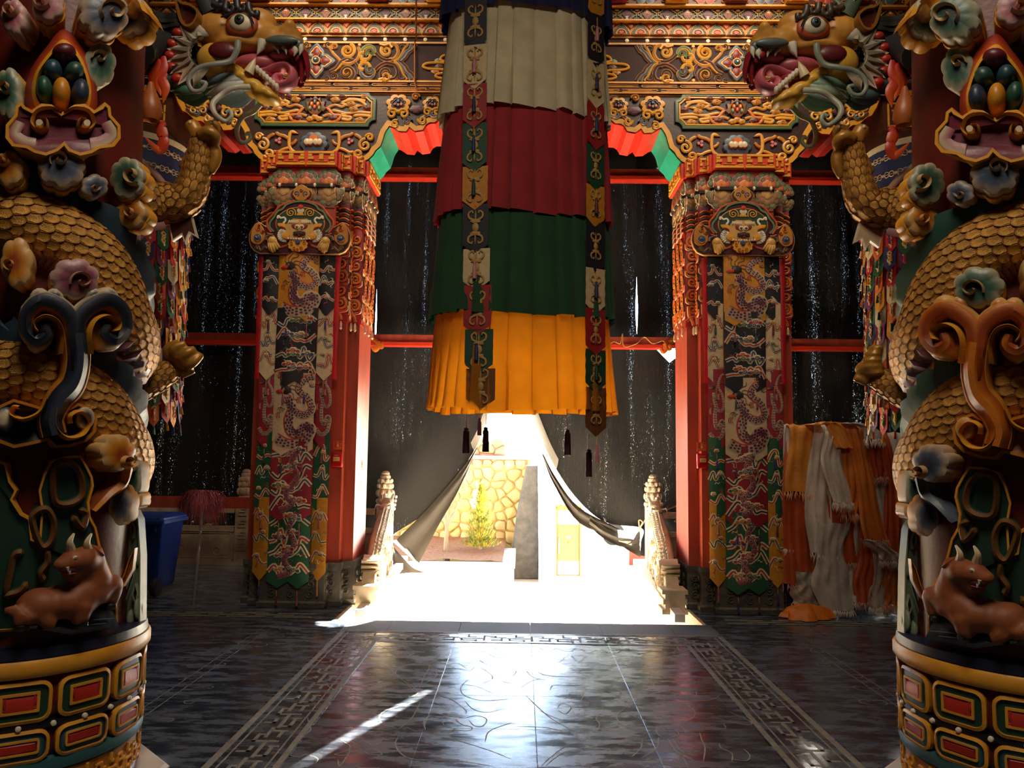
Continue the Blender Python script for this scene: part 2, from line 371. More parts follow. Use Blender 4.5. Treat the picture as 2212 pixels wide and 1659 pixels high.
B = [[(160, 975), (220, 920), (330, 850), (560, 815), (720, 810)], [(180, 975), (300, 890), (470, 860), (800, 805)], [(0, 750), (180, 755), (330, 790), (395, 835)], [(395, 835), (330, 770), (200, 690), (60, 560)],
     [(370, 975), (550, 940), (780, 950), (960, 980)], [(730, 815), (720, 870), (670, 920)], [(820, 810), (810, 870), (720, 930)], [(650, 610), (700, 560), (790, 530), (780, 500), (735, 495), (620, 570)], [(620, 575), (600, 545), (520, 535), (560, 560), (610, 560)],
     [(660, 615), (800, 560), (900, 560), (1020, 580), (1160, 575)], [(630, 640), (760, 620), (950, 610), (1110, 600), (1170, 570)], [(640, 660), (700, 700), (830, 730), (980, 715), (1025, 680), (1000, 640), (940, 610)],
     [(630, 650), (590, 680), (610, 730), (780, 795)], [(470, 785), (590, 765), (600, 740)], [(470, 785), (490, 740), (470, 700), (510, 655), (480, 640)], [(300, 600), (330, 560), (400, 570), (390, 600), (430, 610), (420, 640), (340, 640)],
     [(210, 555), (230, 520), (310, 520), (400, 520), (405, 550), (360, 580)], [(330, 560), (280, 530)], [(250, 650), (280, 620), (330, 640), (300, 680), (250, 655)], [(340, 660), (360, 690), (400, 685), (410, 650)], [(140, 410), (180, 430), (240, 420), (180, 395), (140, 410)],
     [(40, 390), (20, 450), (0, 470)], [(50, 390), (110, 470), (200, 490)], [(90, 400), (180, 460), (360, 470), (480, 455)], [(40, 540), (100, 500), (160, 480)], [(150, 660), (270, 710), (390, 720)], [(105, 660), (60, 750)],
     [(140, 300), (200, 330), (250, 310)], [(230, 310), (320, 330), (360, 310)], [(380, 310), (430, 340), (480, 315)], [(490, 310), (560, 345), (620, 320)], [(640, 310), (720, 340), (790, 320)], [(200, 370), (260, 390), (300, 360)], [(330, 350), (370, 385), (430, 350)],
     [(470, 410), (520, 430), (560, 410), (500, 400)], [(560, 360), (640, 380), (700, 355)], [(620, 400), (700, 420), (740, 395)], [(780, 320), (860, 345), (930, 320)], [(830, 360), (890, 380), (940, 355)], [(920, 300), (950, 330), (1000, 310)],
     [(810, 740), (815, 790), (860, 815), (930, 800), (920, 765)], [(920, 735), (960, 760), (975, 790)], [(1050, 780), (1060, 820), (1080, 870), (1070, 950)], [(870, 815), (930, 900), (1030, 945)], [(900, 820), (950, 890), (1040, 920)], [(960, 830), (1000, 890)],
     [(930, 920), (960, 930), (990, 980)], [(1160, 840), (1170, 870), (1230, 900), (1230, 950)], [(1290, 870), (1330, 910), (1310, 940), (1200, 930)], [(1180, 730), (1190, 760), (1080, 750)], [(1200, 660), (1330, 720), (1310, 740), (1120, 700)], [(970, 540), (980, 600)], [(1030, 550), (1030, 580), (1000, 585)]]
for a in A: eng(a, px=1)
for a in B: eng(a, px=2)
ra = random.Random(5)
for sx in (-1, 1):
    for xo in (2.35, 2.43, 3.45, 3.53, 4.5):
        eng([(CX+sx*xo, 3.4), (CX+sx*xo, 5.4), (CX+sx*xo, 7.4)], px=0, wd=.006, n=2)
    eng([(CX+sx*1.76, 3.0), (CX+sx*1.76, 7.5)], px=0, wd=.006)
    for yy in np.arange(3.7, 7.3, .31):
        for xo in (2.39, 3.49):
            for k in range(2):
                x = CX+sx*(xo+ra.uniform(-.22, .22)); y = yy+ra.uniform(-.1, .1); r = ra.uniform(.05, .09)
                eng(spiral(x, y, r, r*.25, ra.uniform(0, 6), ra.choice((-1, 1))*.8, 8), px=0, wd=.006, n=2)
        x = CX+sx*(2.9+ra.uniform(-.3, .3))
        eng([(x-.2, yy), (x-.05, yy+.06), (x+.1, yy+.02), (x+.22, yy+.08)], px=0, wd=.004, n=3)
tag(en.build('engraved_flower_lines', M['groove'], FL, smooth=False), kind='stuff')
# landing stairs cut into the terrace, going down to the courtyard
GZ = -1.05
M['pave'] = mat('pale_courtyard_stone', hx('cfc6b4'), rough=.8, bump=.2, bscale=30, vary=.12, vscale=3)
g = MB(); g.box(-40, 12.0, GZ-.3, 40, 70, GZ, K['white']); g.box(-1.78, 7.0, GZ-.3, 1.78, 12.0, GZ, K['white'])
tag(g.build('ground', M['pave'], smooth=False), kind='structure')
nst = 7
STA = thing('stone_stairs', 'white stone stairs going down from the hall floor to the courtyard', 'stairs', (0, YT, GZ))
for k in range(nst):
    b = MB(); z1 = -.15*(k+1); y0 = YT+.30*k; b.box(-1.74, y0+.004, max(GZ+.001, z1-.155), 1.74, y0+.304, z1 if z1 > GZ+.01 else GZ+.01, K['white']); b.build('step', M['marble'], STA, smooth=False)
tw = MB(); tw.box(-9, 12.0, GZ, -1.76, 12.1, -.004, K['grey']); tw.box(1.76, 12.0, GZ, 9, 12.1, -.004, K['grey'])
for sx in (-1, 1):
    xa, xb = sorted((sx*1.745, sx*1.80)); tw.box(xa, YT, GZ, xb, 12.1, -.006, K['grey'])
tag(tw.build('wall_terrace', M['stone'], smooth=False), kind='structure')
# hall walls, ceiling
M['plaster'] = mat('red_plaster', hx('5a2a1c'), rough=.8, vary=.2, vscale=2)
M['ceil'] = mat('painted_ceiling', hx('4a2c16'), rough=.7, vary=.2, vscale=2)
for nm, bx in (('wall_left', (-9.2, -6, 0, -9, 12.1, 9)), ('wall_right', (9, -6, 0, 9.2, 12.1, 9)), ('wall_back', (-9.2, -6.2, 0, 9.2, -6, 9))):
    b = MB(); b.box(*bx, K['brown']); tag(b.build(nm, M['plaster'], smooth=False), kind='structure')
b = MB(); b.box(-9.2, -6.2, 9, 9.2, 12.2, 9.2, K['brown']); tag(b.build('ceiling', M['ceil'], smooth=False), kind='structure')
b = MB(); b.box(-9.2, 11.55, 6.1, 9.2, 11.75, 9.2, K['brown']); tag(b.build('wall_front', M['plaster'], smooth=False), kind='structure')
# ------------------------------------------------------------------ painted beam (architrave) over the pillars
PX_, PYC = 2.345, 8.6           # pillar axes
def plane(y0, x0=0., z0=0., kx=1., kz=1., s=1):
    return lambda u, v, w: (x0+s*u*kx, y0-w, z0+v*kz)
YB = 8.25
BEAM = thing('painted_beam', 'long carved and gilded beam with scrollwork panels across the top of both red pillars', 'beam', (0, 8.6, 5.6))
b = MB(); b.box(-7.4, YB, 5.60, 7.4, 8.95, 6.26, hx('351812')); b.build('beam_core', M['flat'], BEAM, smooth=False)
def rails(mb, zs, y0, x0=-7.4, x1=7.4, h=.022, col=K['gold'], dep=.03):
    for z0, z1 in zs: mb.box(x0, y0-dep, z0, x1, y0+.005, z1, col)
b = MB(); rails(b, [(5.715, 5.735), (6.165, 6.185), (6.245, 6.265), (5.6, 5.612)], YB, dep=.022); b.build('gold_rail', M['paint'], BEAM, smooth=False)
b = MB(plane(YB, 0, 5.665))
for k in range(-17, 18):
    x = k*.43
    for (x0, z0, x1, z1) in ((0, .032, .40, .042), (0, .010, .40, .020), (0, .01, .012, .042), (.06, .02, .34, .0255), (.215, -.018, .615, -.008), (.215, -.04, .615, -.030), (.603, -.04, .615, -.008), (.28, -.027, .55, -.0215)):
        rect(b, x+x0, z0, x+x1, z1, .008, K['gold'], .002)
b.build('brick_fret_strip', M['paint'], BEAM, smooth=False)
# studs
b = MB(plane(YB+.0, 0, 6.215)); b.dome(ellip(0, 0, .026, .024, 12), [(0, 0, K['cream']), (.15, .018, K['white']), (.6, .022, K['white'])])
stud = b.build('stud', M['paint'], BEAM, loc=(0, YB, 6.215))
for k in range(-20, 21):
    if k: dupe(stud, BEAM, stud.location+Vector((k*.226, 0, 0)))
# scrollwork panel in crop units (origin at the flower)
def crop(s, x0): return lambda u, v, w: (x0+s*(u-235)*.00074, YB-w, 5.952-(v-435)*.00074)
def scrollpanel(x0, s):
    m = MB(crop(s, x0)).fat(1.4); G, O, B_, R = K['gold'], K['ochre'], K['brown'], K['dred']; e = K['line']
    def sp(cx, cy, r, a0, t, col, w=42, h=.026): m.stroke(spiral(cx, cy, r, r*.16, a0, t, 26), lambda f: w*(1-.55*f), h, col, e)
    m.stroke(cr([(330, 180), (420, 210), (480, 300), (560, 380), (590, 420)], 5), 34, .02, O, e)
    m.stroke(cr([(440, 590), (530, 540), (600, 440), (690, 390), (790, 410)], 5), 40, .024, B_, e)
    m.stroke(cr([(520, 590), (590, 520), (650, 440), (720, 400)], 5), 22, .024, G)
    m.stroke(cr([(860, 200), (885, 290), (850, 400), (740, 470), (620, 450)], 6), 40, .026, O, e)
    m.stroke(cr([(870, 640), (880, 560), (840, 470), (760, 420), (620, 470)], 6), 34, .022, B_, e)
    sp(700, 262, 122, -1.2, 1.9, G); sp(700, 610, 122, 1.2, -1.9, B_); m.stroke(spiral(700, 262, 82, 20, -1.2, 1.2, 16), 20, .03, O); m.stroke(spiral(700, 610, 90, 20, 1.2, -1.2, 16), 20, .03, G)
    sp(1045, 285, 150, 2.6, 1.0, K['sage'], 48); sp(1045, 590, 150, -2.6, -1.0, K['slate'], 48)
    m.stroke(spiral(1045, 300, 110, 80, 3.4, .55, 14), 22, .024, G); m.stroke(spiral(1045, 590, 110, 80, -3.4, -.55, 14), 22, .024, G)
    sp(1050, 290, 72, 2.2, 1.3, K['sage'], 34, .034); sp(1050, 560, 72, -2.2, -1.3, K['slate'], 34, .034)
    for sy in (1, -1):
        c = 432
        m.stroke([np.array((p[0], c+sy*(p[1]-c))) for p in cr([(1060, 330), (1020, 395), (940, 400), (895, 350), (910, 305), (960, 300)], 6)], 40, .036, G, e)
        m.stroke([np.array((p[0], c+sy*(p[1]-c))) for p in cr([(1000, 432), (940, 425), (905, 400)], 5)], 40, .036, G)
        m.stroke([np.array((p[0], c+sy*(p[1]-c))) for p in cr([(1130, 300), (1200, 370), (1290, 410), (1370, 400)], 6)], 40, .03, B_ if sy > 0 else R, e)
        m.stroke([np.array((p[0], c+sy*(p[1]-c))) for p in cr([(1360, 150), (1440, 180), (1470, 280), (1420, 380), (1340, 400)], 6)], 42, .03, O if sy > 0 else B_, e)
        m.stroke([np.array((p[0], c+sy*(p[1]-c))) for p in cr([(1180, 150), (1260, 170), (1330, 150), (1380, 210)], 5)], 36, .024, G)
        m.stroke([np.array((p[0], c+sy*(p[1]-c))) for p in cr([(1490, 240), (1480, 180), (1530, 150), (1590, 170), (1570, 210)], 5)], 30, .024, B_, e)
        m.stroke([np.array((p[0], c+sy*(p[1]-c))) for p in cr([(1620, 150), (1560, 230), (1520, 320), (1480, 390), (1410, 432)], 5)], 26, .026, G, e)
        m.stroke([np.array((p[0], c+sy*(p[1]-c))) for p in cr([(1670, 150), (1640, 230), (1580, 280), (1540, 350), (1500, 390), (1475, 432)], 5)], 32, .022, K['slate'], e)
        m.stroke([np.array((p[0], c+sy*(p[1]-c))) for p in cr([(1740, 150), (1690, 240), (1630, 290), (1590, 360), (1550, 400), (1520, 432)], 5)], 38, .022, B_, e)
        sp(505, c+sy*(200-c), 62, 2.2, 1.2*sy, O if sy > 0 else B_, 34); sp(400, c+sy*(165-c), 42, 2.2, 1.2*sy, B_, 26)
        m.dome(ellip(880, c+sy*(165-c), 32, 30), [(0, 0, G), (.3, .02, G)])
    sp(1290, 262, 88, -2.4, -1.4, G); sp(1290, 610, 88, 2.4, 1.4, B_); m.stroke(spiral(1290, 670, 80, 30, 2.2, -.9, 16), 30, .034, G, e)
    return m.build('scrollwork_panel', M['paint'], BEAM)
for s0 in (-1, 1):
    for s in (-1, 1): scrollpanel(s0*PX_, s)
    m = MB(crop(1, s0*PX_)); c = np.array((235, 432))
    ql = []
    for k in range(4):
        for a, r in ((-45, 165), (-36, 195), (-26, 215), (-16, 232), (-9, 262), (0, 296), (9, 262), (16, 232), (26, 215), (36, 195)): ql.append(c+r*np.array((cos(radians(a+90*k)), sin(radians(a+90*k))*.98)))
    m.dome(ql, [(0, 0, K['line']), (.02, .03, K['slate']), (.15, .034, K['slate']), (.16, .024, K['line']), (.18, .03, K['gold']), (.26, .03, K['gold']), (.27, .008, K['dbrown'])])
    for k in range(4):
        a = k*pi/2; d = np.array((cos(a), sin(a))); pt = [c+d*140+np.array((x*d[0]-y*d[1], x*d[1]+y*d[0])) for x, y in lobes(0, 0, 78, 62, 3, .12, pi/3)]
        m.dome(pt, [(0, .008, K['line']), (.06, .03, K['line']), (.12, .032, K['red']), (.6, .04, K['dred'])])
        a += pi/4; d = np.array((cos(a), sin(a))); m.dome([c+d*125+p for p in lobes(0, 0, 42, 42, 3, .15, a)], [(0, .006, K['line']), (.1, .022, K['slate']), (.6, .028, K['slate'])])
    m.dome(ellip(*c, 70, 70, 18), [(0, .03, K['gold']), (.1, .05, K['gold']), (.28, .05, K['gold']), (.3, .044, K['slate']), (.8, .07, K['slate']), (.85, .072, K['white'])])
    m.build('quatrefoil_flower', M['paint'], BEAM)
for s in (-1, 1):      # gold clouds on the dark middle field
    m = MB(lambda u, v, w, s=s: (s*(-1.16+(u-1800)*.00074), YB-w, 5.952-(v-435)*.00074))
    for pts in ([(2500, 330), (2330, 310), (2130, 330), (2080, 390), (2160, 420), (2400, 400)], [(2500, 470), (2200, 445), (1900, 450), (1815, 500), (1900, 540), (2100, 550), (2190, 590), (2050, 620), (2010, 660), (2120, 690), (2400, 700)], [(2700, 520), (2500, 560), (2350, 520), (2250, 560)], [(2650, 620), (2500, 640), (2400, 600)]):
        m.stroke(cr(pts, 6), 44, .024, K['gold'], K['ochre'])
    for x, y, cc in ((2050, 410, K['sage']), (2060, 500, K['brown']), (2000, 580, K['ochre']), (2300, 480, K['brown']), (2420, 610, K['ochre'])):
        m.dome(lobes(x, y, 70, 40, 5, .15), [(0, 0, K['line']), (.08, .014, cc), (.7, .018, cc)]); m.stroke(spiral(x, y, 30, 5, 0, 1.2, 12), 9, .022, K['line'])
    m.build('gold_cloud_relief', M['paint'], BEAM)

# ------------------------------------------------------------------ cornice friezes above the beam
FRZ = thing('cornice_frieze', 'stepped painted cornice with lotus arches, honeycomb diamonds and bracket ends above the long beam', 'frieze', (0, 8.6, 6.27))
b = MB(); b.box(-7.4, 8.22, 6.268, 7.4, 8.98, 6.404, K['ochre']); b.box(-7.4, 8.17, 6.404, 7.4, 8.98, 6.552, K['dgreen']); b.box(-7.4, 8.13, 6.552, 7.4, 8.98, 7.3, K['dred'])
b.box(-7.4, 8.145, 6.398, 7.4, 8.25, 6.415, K['gold']); b.box(-7.4, 8.10, 6.545, 7.4, 8.25, 6.566, K['gold'])
b.build('cornice_boards', M['paint'], FRZ, smooth=False)
def archorn(c1, c2):
    m = MB(plane(8.22, 0, 6.268)); q = [np.array((x*.01, y*.01)) for x, y in ((-10.4, .2), (-9.6, 3.2), (-8.2, 4.2), (-8, 6.2), (-6.2, 7.4), (-5, 10), (-2.6, 11.2), (0, 13.4), (2.6, 11.2), (5, 10), (6.2, 7.4), (8, 6.2), (8.2, 4.2), (9.6, 3.2), (10.4, .2))]
    m.dome(q, [(0, .0, K['gold']), (.02, .02, K['gold']), (.1, .022, K['gold']), (.12, .016, c1), (.38, .016, c1)], center=(0, .02))
    m.dome([np.array((cos(a)*.066, sin(a)*.066)) for a in np.linspace(0, pi, 11)], [(0, .014, K['gold']), (.05, .03, K['gold']), (.26, .03, K['gold']), (.28, .022, c2), (.5, .022, c2)], center=(0, .015))
    m.dome(lobes(0, .022, .036, .026, 5, .2, .3), [(0, .02, c2), (.2, .032, K['vermil'])]); m.dome(ellip(0, .128, .014, .012, 8), [(0, .01, K['slate']), (.3, .03, K['slate'])])
    m.dome([np.array((.107+x, .118+y)) for x, y in ((-.044, .018), (-.03, -.012), (0, -.05), (.03, -.012), (.044, .018), (.02, .03), (0, .022), (-.02, .03))], [(0, 0, K['line']), (.05, .016, K['orange']), (.5, .02, K['vermil'])])
    return m
ar = [archorn(K['dgreen'], K['orange']).build('arch_ornament', M['paint'], FRZ, loc=(0, 8.22, 6.268)), archorn(K['black'], K['dred']).build('arch_ornament', M['paint'], FRZ, loc=(.2125, 8.22, 6.268))]
ar[1].location.x = .2125
for o in ar[1:]:
    for vtx in o.data.vertices: vtx.co.x += .2125
for k in range(-11, 12):
    if k:
        dupe(ar[0], FRZ, ar[0].location+Vector((k*.425, 0, 0))); dupe(ar[1], FRZ, ar[1].location+Vector((k*.425, 0, 0)))
def honey(cols, flip, n0=6):
    m = MB(); st_ = .0165
    for r in range(-4, 5):
        n = 6-abs(r)
        for k in range(n):
            x = (k-(n-1)/2)*st_*1.05; z = r*st_*.8*(1 if not flip else -1); t = (r+4)/8; c = mixc(cols[0], cols[1], t*.8+.2*(k % 2))
            if abs(r-3) < 2 and abs(k-(n-1)/2) < .8: c = K['white']
            d = .008+.008*(6-abs(r)-abs(k-(n-1)/2))/5
            m.box(x-st_*.45, 8.17-d, 6.478+z-st_*.36, x+st_*.45, 8.172, 6.478+z+st_*.36, c)
    q = []
    stp = [(i//2, (i+1)//2) for i in range(9)]
    for sx, sz in ((1, 1), (1, -1), (-1, -1), (-1, 1)):
        seg = [np.array((sx*(.092-a*.0185), sz*(.0+b_*.0165))) for a, b_ in stp]
        q += seg if (sx*sz > 0) == (sz > 0) else seg[::-1]
    for sx, sz in ((1, 1), (1, -1), (-1, -1), (-1, 1)):
        m.fn = plane(8.17, 0, 6.478); m.band([np.array((sx*(.1-a*.021), sz*b_*.0165)) for a, b_ in stp], .0035, .0035, [(-1, 0, K['gold']), (-.8, .016, K['gold']), (.8, .016, K['gold']), (1, 0, K['gold'])]); m.fn = None
    m.fn = plane(8.17, 0, 6.478)
    m.dome(lobes(.112, .05, .026, .018, 3, .25, -pi/2), [(0, 0, K['gold']), (.1, .014, K['gold']), (.5, .016, K['ochre'])])
    m.dome([np.array(p) for p in ((.04, -.062), (.112, -.03), (.18, -.062))], [(0, 0, K['gold']), (.12, .01, K['gold']), (.2, .008, K['green'] if not flip else K['blue'])])
    return m
h1 = honey((K['brown'], K['orange']), False).build('honeycomb_diamond', M['paint'], FRZ, smooth=False, loc=(0, 8.17, 6.478))
h2 = honey((K['plum'], K['crim']), True).build('honeycomb_diamond', M['paint'], FRZ, smooth=False, loc=(0, 8.17, 6.478)); h2.location.x += .224
for k in range(-10, 11):
    if k: dupe(h1, FRZ, h1.location+Vector((k*.448, 0, 0))); dupe(h2, FRZ, h2.location+Vector((k*.448, 0, 0)))
def brend(c1, c2, c3):
    m = MB(); m.box(-.105, 8.0, 6.65, .105, 8.14, 6.90, c1); m.box(-.115, 8.03, 6.57, .115, 8.14, 6.645, c2); m.box(-.07, 8.025, 6.568, .07, 8.06, 6.62, c3)
    m.fn = plane(8.0, 0, 6.735)
    for s in (-1, 1):
        m.stroke([np.array((s*p[0], p[1])) for p in cr([(0, -.045), (.03, -.06), (.075, -.05), (.085, -.01), (.05, .015), (.025, -.01), (.04, -.028)], 5)], .022, .018, K['yellow'], K['white'])
        m.stroke([np.array((s*p[0], p[1])) for p in cr([(0, -.015), (.02, -.02), (.03, .02), (.07, .045)], 5)], .018, .012, K['teal'])
    return m
e1 = brend(K['sage'], K['yellow'], K['orange']).build('bracket_end', M['paint'], FRZ, smooth=False, loc=(.33, 8.1, 6.63)); e2 = brend(K['teal'], K['crim'], K['dred']).build('bracket_end', M['paint'], FRZ, smooth=False, loc=(.99, 8.1, 6.63))
for o, dx in ((e1, .33), (e2, .99)):
    for vtx in o.data.vertices: vtx.co.x += dx
def lotus2(c1, c2, tip):
    m = MB(plane(8.13, 0, 6.645))
    for x, y, rx, ry, c, h in ((-.1, .02, .05, .05, c1, .012), (.1, .02, .05, .05, c1, .012), (-.05, -.03, .05, .045, c1, .016), (.05, -.03, .05, .045, c1, .016), (-.05, .055, .034, .045, c2, .024), (.05, .055, .034, .045, c2, .024), (0, .05, .03, .045, c2, .03)):
        m.dome(ellip(x, y, rx, ry, 14), [(0, 0, tip), (.06, h, tip), (.14, h, c), (.7, h+.006, c)])
    for s in (-1, 1):
        for z in (.03, -.035):
            m.stroke([np.array((s*(.2+p[0]), z+p[1])) for p in spiral(0, 0, .034, .006, 1.5 if z > 0 else -1.5, 1.2, 14)], .016, .014, K['ochre'], K['dgreen'])
    return m
l1 = lotus2(K['slate'], K['grey'], K['line']).build('lotus_panel', M['paint'], FRZ, loc=(0, 8.13, 6.7)); l2 = lotus2(K['red'], K['pink'], K['line']).build('lotus_panel', M['paint'], FRZ, loc=(.66, 8.13, 6.7))
for vtx in l2.data.vertices: vtx.co.x += .66
for k in range(-4, 4):
    if k:
        for o in (e1, e2, l1, l2): dupe(o, FRZ, o.location+Vector((k*1.32, 0, 0)))
# copper pipe over the beam
b = MB(); p = [P(899, -25, 7.86), P(899, 40, 8.0), P(899, 84, 8.13), P(896, 90, 8.2), P(896, 178, 8.2), P(899, 191, 8.19), P(908, 195, 8.19), P(1100, 199, 8.19)]
b.tube(p, .009, hx('9a5a35'), 8)
tag(b.build('copper_pipe', mat('copper_conduit', hx('9a5a35'), rough=.4, metal=.6)), 'thin copper conduit running down and along the carved beam beside the central banner', 'pipe')

# ------------------------------------------------------------------ bow-shaped bracket boards
OUT = [(107, 345), (118, 340), (128, 330), (132, 322), (143, 312), (147, 300), (150, 288), (153, 281), (161, 269), (167, 271), (181, 280), (198, 281), (204, 271), (216, 280), (234, 277), (240, 266), (248, 261), (259, 261), (271, 251), (279, 244), (289, 240), (300, 222), (308, 200), (311, 192)]
KX, KZ = .00517, .0054
def bz(y): return 5.621-(y-195)*KZ
def bracket(s):
    x0 = s*(PX_-.0)
    lab = 'carved bow-shaped bracket with framed jewel panel on the %s red pillar' % ('left' if s < 0 else 'right')
    T = thing('bracket_board', lab, 'bracket', (x0, 8.6, 4.8), 'pillar brackets')
    half = [((p[0])*KX, bz(p[1])) for p in OUT]
    poly = [np.array(p) for p in half]+[np.array((-x, z)) for x, z in half[::-1]]
    f = lambda u, v, w: (x0+u, 8.27-w, v)
    b = MB(f); b.dome(poly, [(0, -.66, K['dbrown']), (0, .0, K['gold']), (.0, .012, K['gold']), (.055, .012, K['gold']), (.06, .0, hx('351812'))], off=True); b.build('board', M['paint'], T, smooth=False)
    for nm, i0, i1, c, lb in (('teal_underside', 0, 8, hx('2a9a78'), 'teal painted underside'), ('red_underside', 8, len(OUT)-2, hx('d3301c'), 'bright red painted underside')):
        for t in (-1, 1):
            q = half[i0:i1+1]; m = MB()
            R = [[(x0+t*(x+o*.006), 8.262, z-.003-o*.012), (x0+t*(x+o*.006), 8.90, z-.003-o*.012)] for o in (0, 1) for x, z in (q if o == 0 else q[::-1])]
            m.grid(R, c, ci=True); tag(m.build(nm, M['paint'], T, ang=25), lb)
    # framed panel
    yc, hw, hh = bz(235), .68, .205
    m = MB(lambda u, v, w: (x0+u, 8.27-w, yc+v))
    fp = rrect(-hw, -hh, hw, hh, .08, 3, True)
    m.dome(fp, [(0, 0, K['dgreen']), (0, .03, K['dgreen']), (.03, .034, K['sage']), (.034, .024, K['black']), (.042, .03, K['gold']), (.056, .03, K['gold']), (.06, .004, K['black'])], off=True); m.build('panel_frame', M['paint'], T)
    m = MB(lambda u, v, w: (x0+u, 8.266-w, yc+v)).fat(1.25); e = K['line']
    for t in (-1, 1):
        g = lambda pts: [np.array((t*x, y)) for x, y in pts]
        for pts, c in (([(.6, .02), (.5, .1), (.38, .11), (.3, .07), (.42, .04), (.55, .05)], K['gold']), ([(.56, .10), (.44, .12), (.34, .12)], K['gold']), ([(.14, .02), (.22, .05), (.3, .03), (.36, .08)], K['ochre']),
                       ([(.62, -.04), (.48, -.03), (.36, -.045), (.24, -.02), (.17, -.01)], K['gold']), ([(.62, -.075), (.5, -.065), (.42, -.075)], K['gold']), ([(.3, -.11), (.38, -.12), (.4, -.09), (.32, -.08), (.3, -.06), (.4, -.05)], K['gold']),
                       ([(.05, -.15), (.16, -.145), (.26, -.12), (.28, -.07), (.2, -.06), (.15, 0), (.1, .02)], K['orange']), ([(.09, -.08), (.16, -.06), (.2, -.09)], K['ochre'])):
            m.stroke(cr(g(pts), 5), .03, .02, c, K['ochre'], taper=1)
        for x, y, c in ((.3, .155, K['dred']), (.16, .15, K['dred']), (.55, .155, K['ochre']), (.22, .11, K['ochre']), (.58, .02, K['dred']), (.43, -.0, K['ochre']), (.2, -.1, K['dred']), (.5, -.125, K['ochre']), (.4, .06, K['ochre'])):
            m.dome([np.array((t*p[0], p[1])) for p in lobes(x, y, .06, .038, 4, .18, .4)], [(0, 0, e), (.08, .02, e), (.14, .022, c), (.6, .028, c)]); m.stroke([np.array((t*p[0], p[1])) for p in spiral(x, y, .022, .004, 0, 1.3, 12)], .006, .034, e)
    fl_ = [(0, .17), (.03, .12), (.06, .14), (.07, .08), (.12, .09), (.11, .03), (.14, .0), (.1, -.04), (.07, -.02)]
    m.dome([np.array(p) for p in fl_]+[np.array((-x, y)) for x, y in fl_[::-1][:-1]], [(0, 0, K['red']), (.1, .03, K['brown']), (.35, .034, K['brown'])], center=(0, .04))
    m.dome(ellip(0, .02, .085, .1, 16), [(0, .03, K['gold']), (.1, .045, K['ochre']), (.2, .034, K['dred'])])
    for x, y, c in ((0, .075, K['slate']), (-.035, .045, K['orange']), (.035, .045, K['orange']), (0, .01, K['vermil']), (-.05, 0, K['sage']), (.05, 0, K['sage'])):
        m.dome(ellip(x, y, .022, .036, 10), [(0, .034, c), (.3, .05, c), (.7, .056, mixc(c, K['white'], .3))])
    for t in (-1, 0, 1): m.dome(lobes(t*.05, -.1-.02*abs(t), .05, .035, 5, .2), [(0, .02, K['gold']), (.2, .04, K['gold']), (.7, .046, K['ochre'])])
    m.build('jewel_panel_carving', M['paint'], T)
    # lotus, vines and scrolled ends below the panel
    m = MB(lambda u, v, w: (x0+u, 8.266-w, bz(308)+v))
    m.dome(lobes(0, 0, .17, .14, 9, .12, .2), [(0, 0, K['slate']), (.1, .03, K['slate']), (.4, .04, hx('39434f'))])
    m.dome(ellip(0, .045, .065, .05), [(0, .03, K['orange']), (.3, .055, K['orange'])])
    for x in (-.07, .07, -.03, .03): m.dome(ellip(x, -.0, .04, .045), [(0, .04, K['grey']), (.25, .065, K['cream']), (.7, .072, K['cream'])])
    m.build('lotus_flower', M['paint'], T)
    for t in (-1, 1):
        m = MB(lambda u, v, w: (x0+u, 8.266-w, bz(308)+v)).fat(1.45); m2 = MB(lambda u, v, w: (x0+u, 8.262-w, v)).fat(1.3)
        g = lambda pts: cr([np.array((t*x, y)) for x, y in pts], 6)
        for pts, c, wd in (([(.18, .11), (.26, .13), (.28, .05), (.27, -.05), (.22, -.1), (.14, -.12)], K['gold'], .03), ([(.28, .04), (.33, .08), (.4, .1), (.44, .13)], K['ochre'], .03), ([(.27, -.02), (.22, .01), (.2, .05)], K['ochre'], .025),
                           ([(.27, -.05), (.34, -.07), (.4, -.1), (.46, -.09)], K['gold'], .026), ([(.44, .11), (.5, .08), (.53, .04)], K['ochre'], .03), ([(.1, -.16), (.2, -.14), (.3, -.15)], K['gold'], .026), ([(.36, -.12), (.42, -.14), (.47, -.19), (.46, -.22)], K['sage'], .016)):
            m.stroke(g(pts), wd, .022, c, K['ochre'], taper=2)
        for a in (0, 2.1, 4.2): m.dome(ellip(t*(.4+.022*cos(a)), .03+.022*sin(a), .024, .024, 8), [(0, 0, K['red']), (.3, .018, K['pink'])])
        m.stroke([np.array((t*p[0], p[1])) for p in spiral(.57, -.02, .075, .012, 1.5, 1.4, 20)], .03, .03, K['gold'], K['slate'])
        m.stroke([np.array((t*p[0], p[1])) for p in spiral(.50, -.12, .06, .012, -.5, -1.4, 20)], .028, .03, K['gold'], K['ochre'])
        m.stroke([np.array((t*p[0], p[1])) for p in spiral(.62, .07, .045, .01, 3, -1.2, 16)], .026, .03, K['gold'], K['ochre'])
        # outer arm: two jewels in leafy frames and hanging flower
        for cx, cy, sc in ((.93, 5.47, 1.), (1.31, 5.47, .8)):
            q = lobes(t*cx, cy, .15*sc, .12*sc, 7, .2, pi/2)
            m2.dome(q, [(0, 0, K['ochre']), (.08, .026, K['gold']), (.4, .03, K['gold']), (.42, .02, K['dred']), (.55, .024, K['slate']), (.62, .012, K['black'])])
            for dx, dy, c in ((0, .025, K['slate']), (-.035, -.012, K['red']), (.035, -.012, K['orange']), (0, -.02, K['grey'])): m2.dome(ellip(t*cx+dx*sc, cy+dy*sc, .022*sc, .024*sc, 8), [(0, .02, c), (.4, .042, c)])
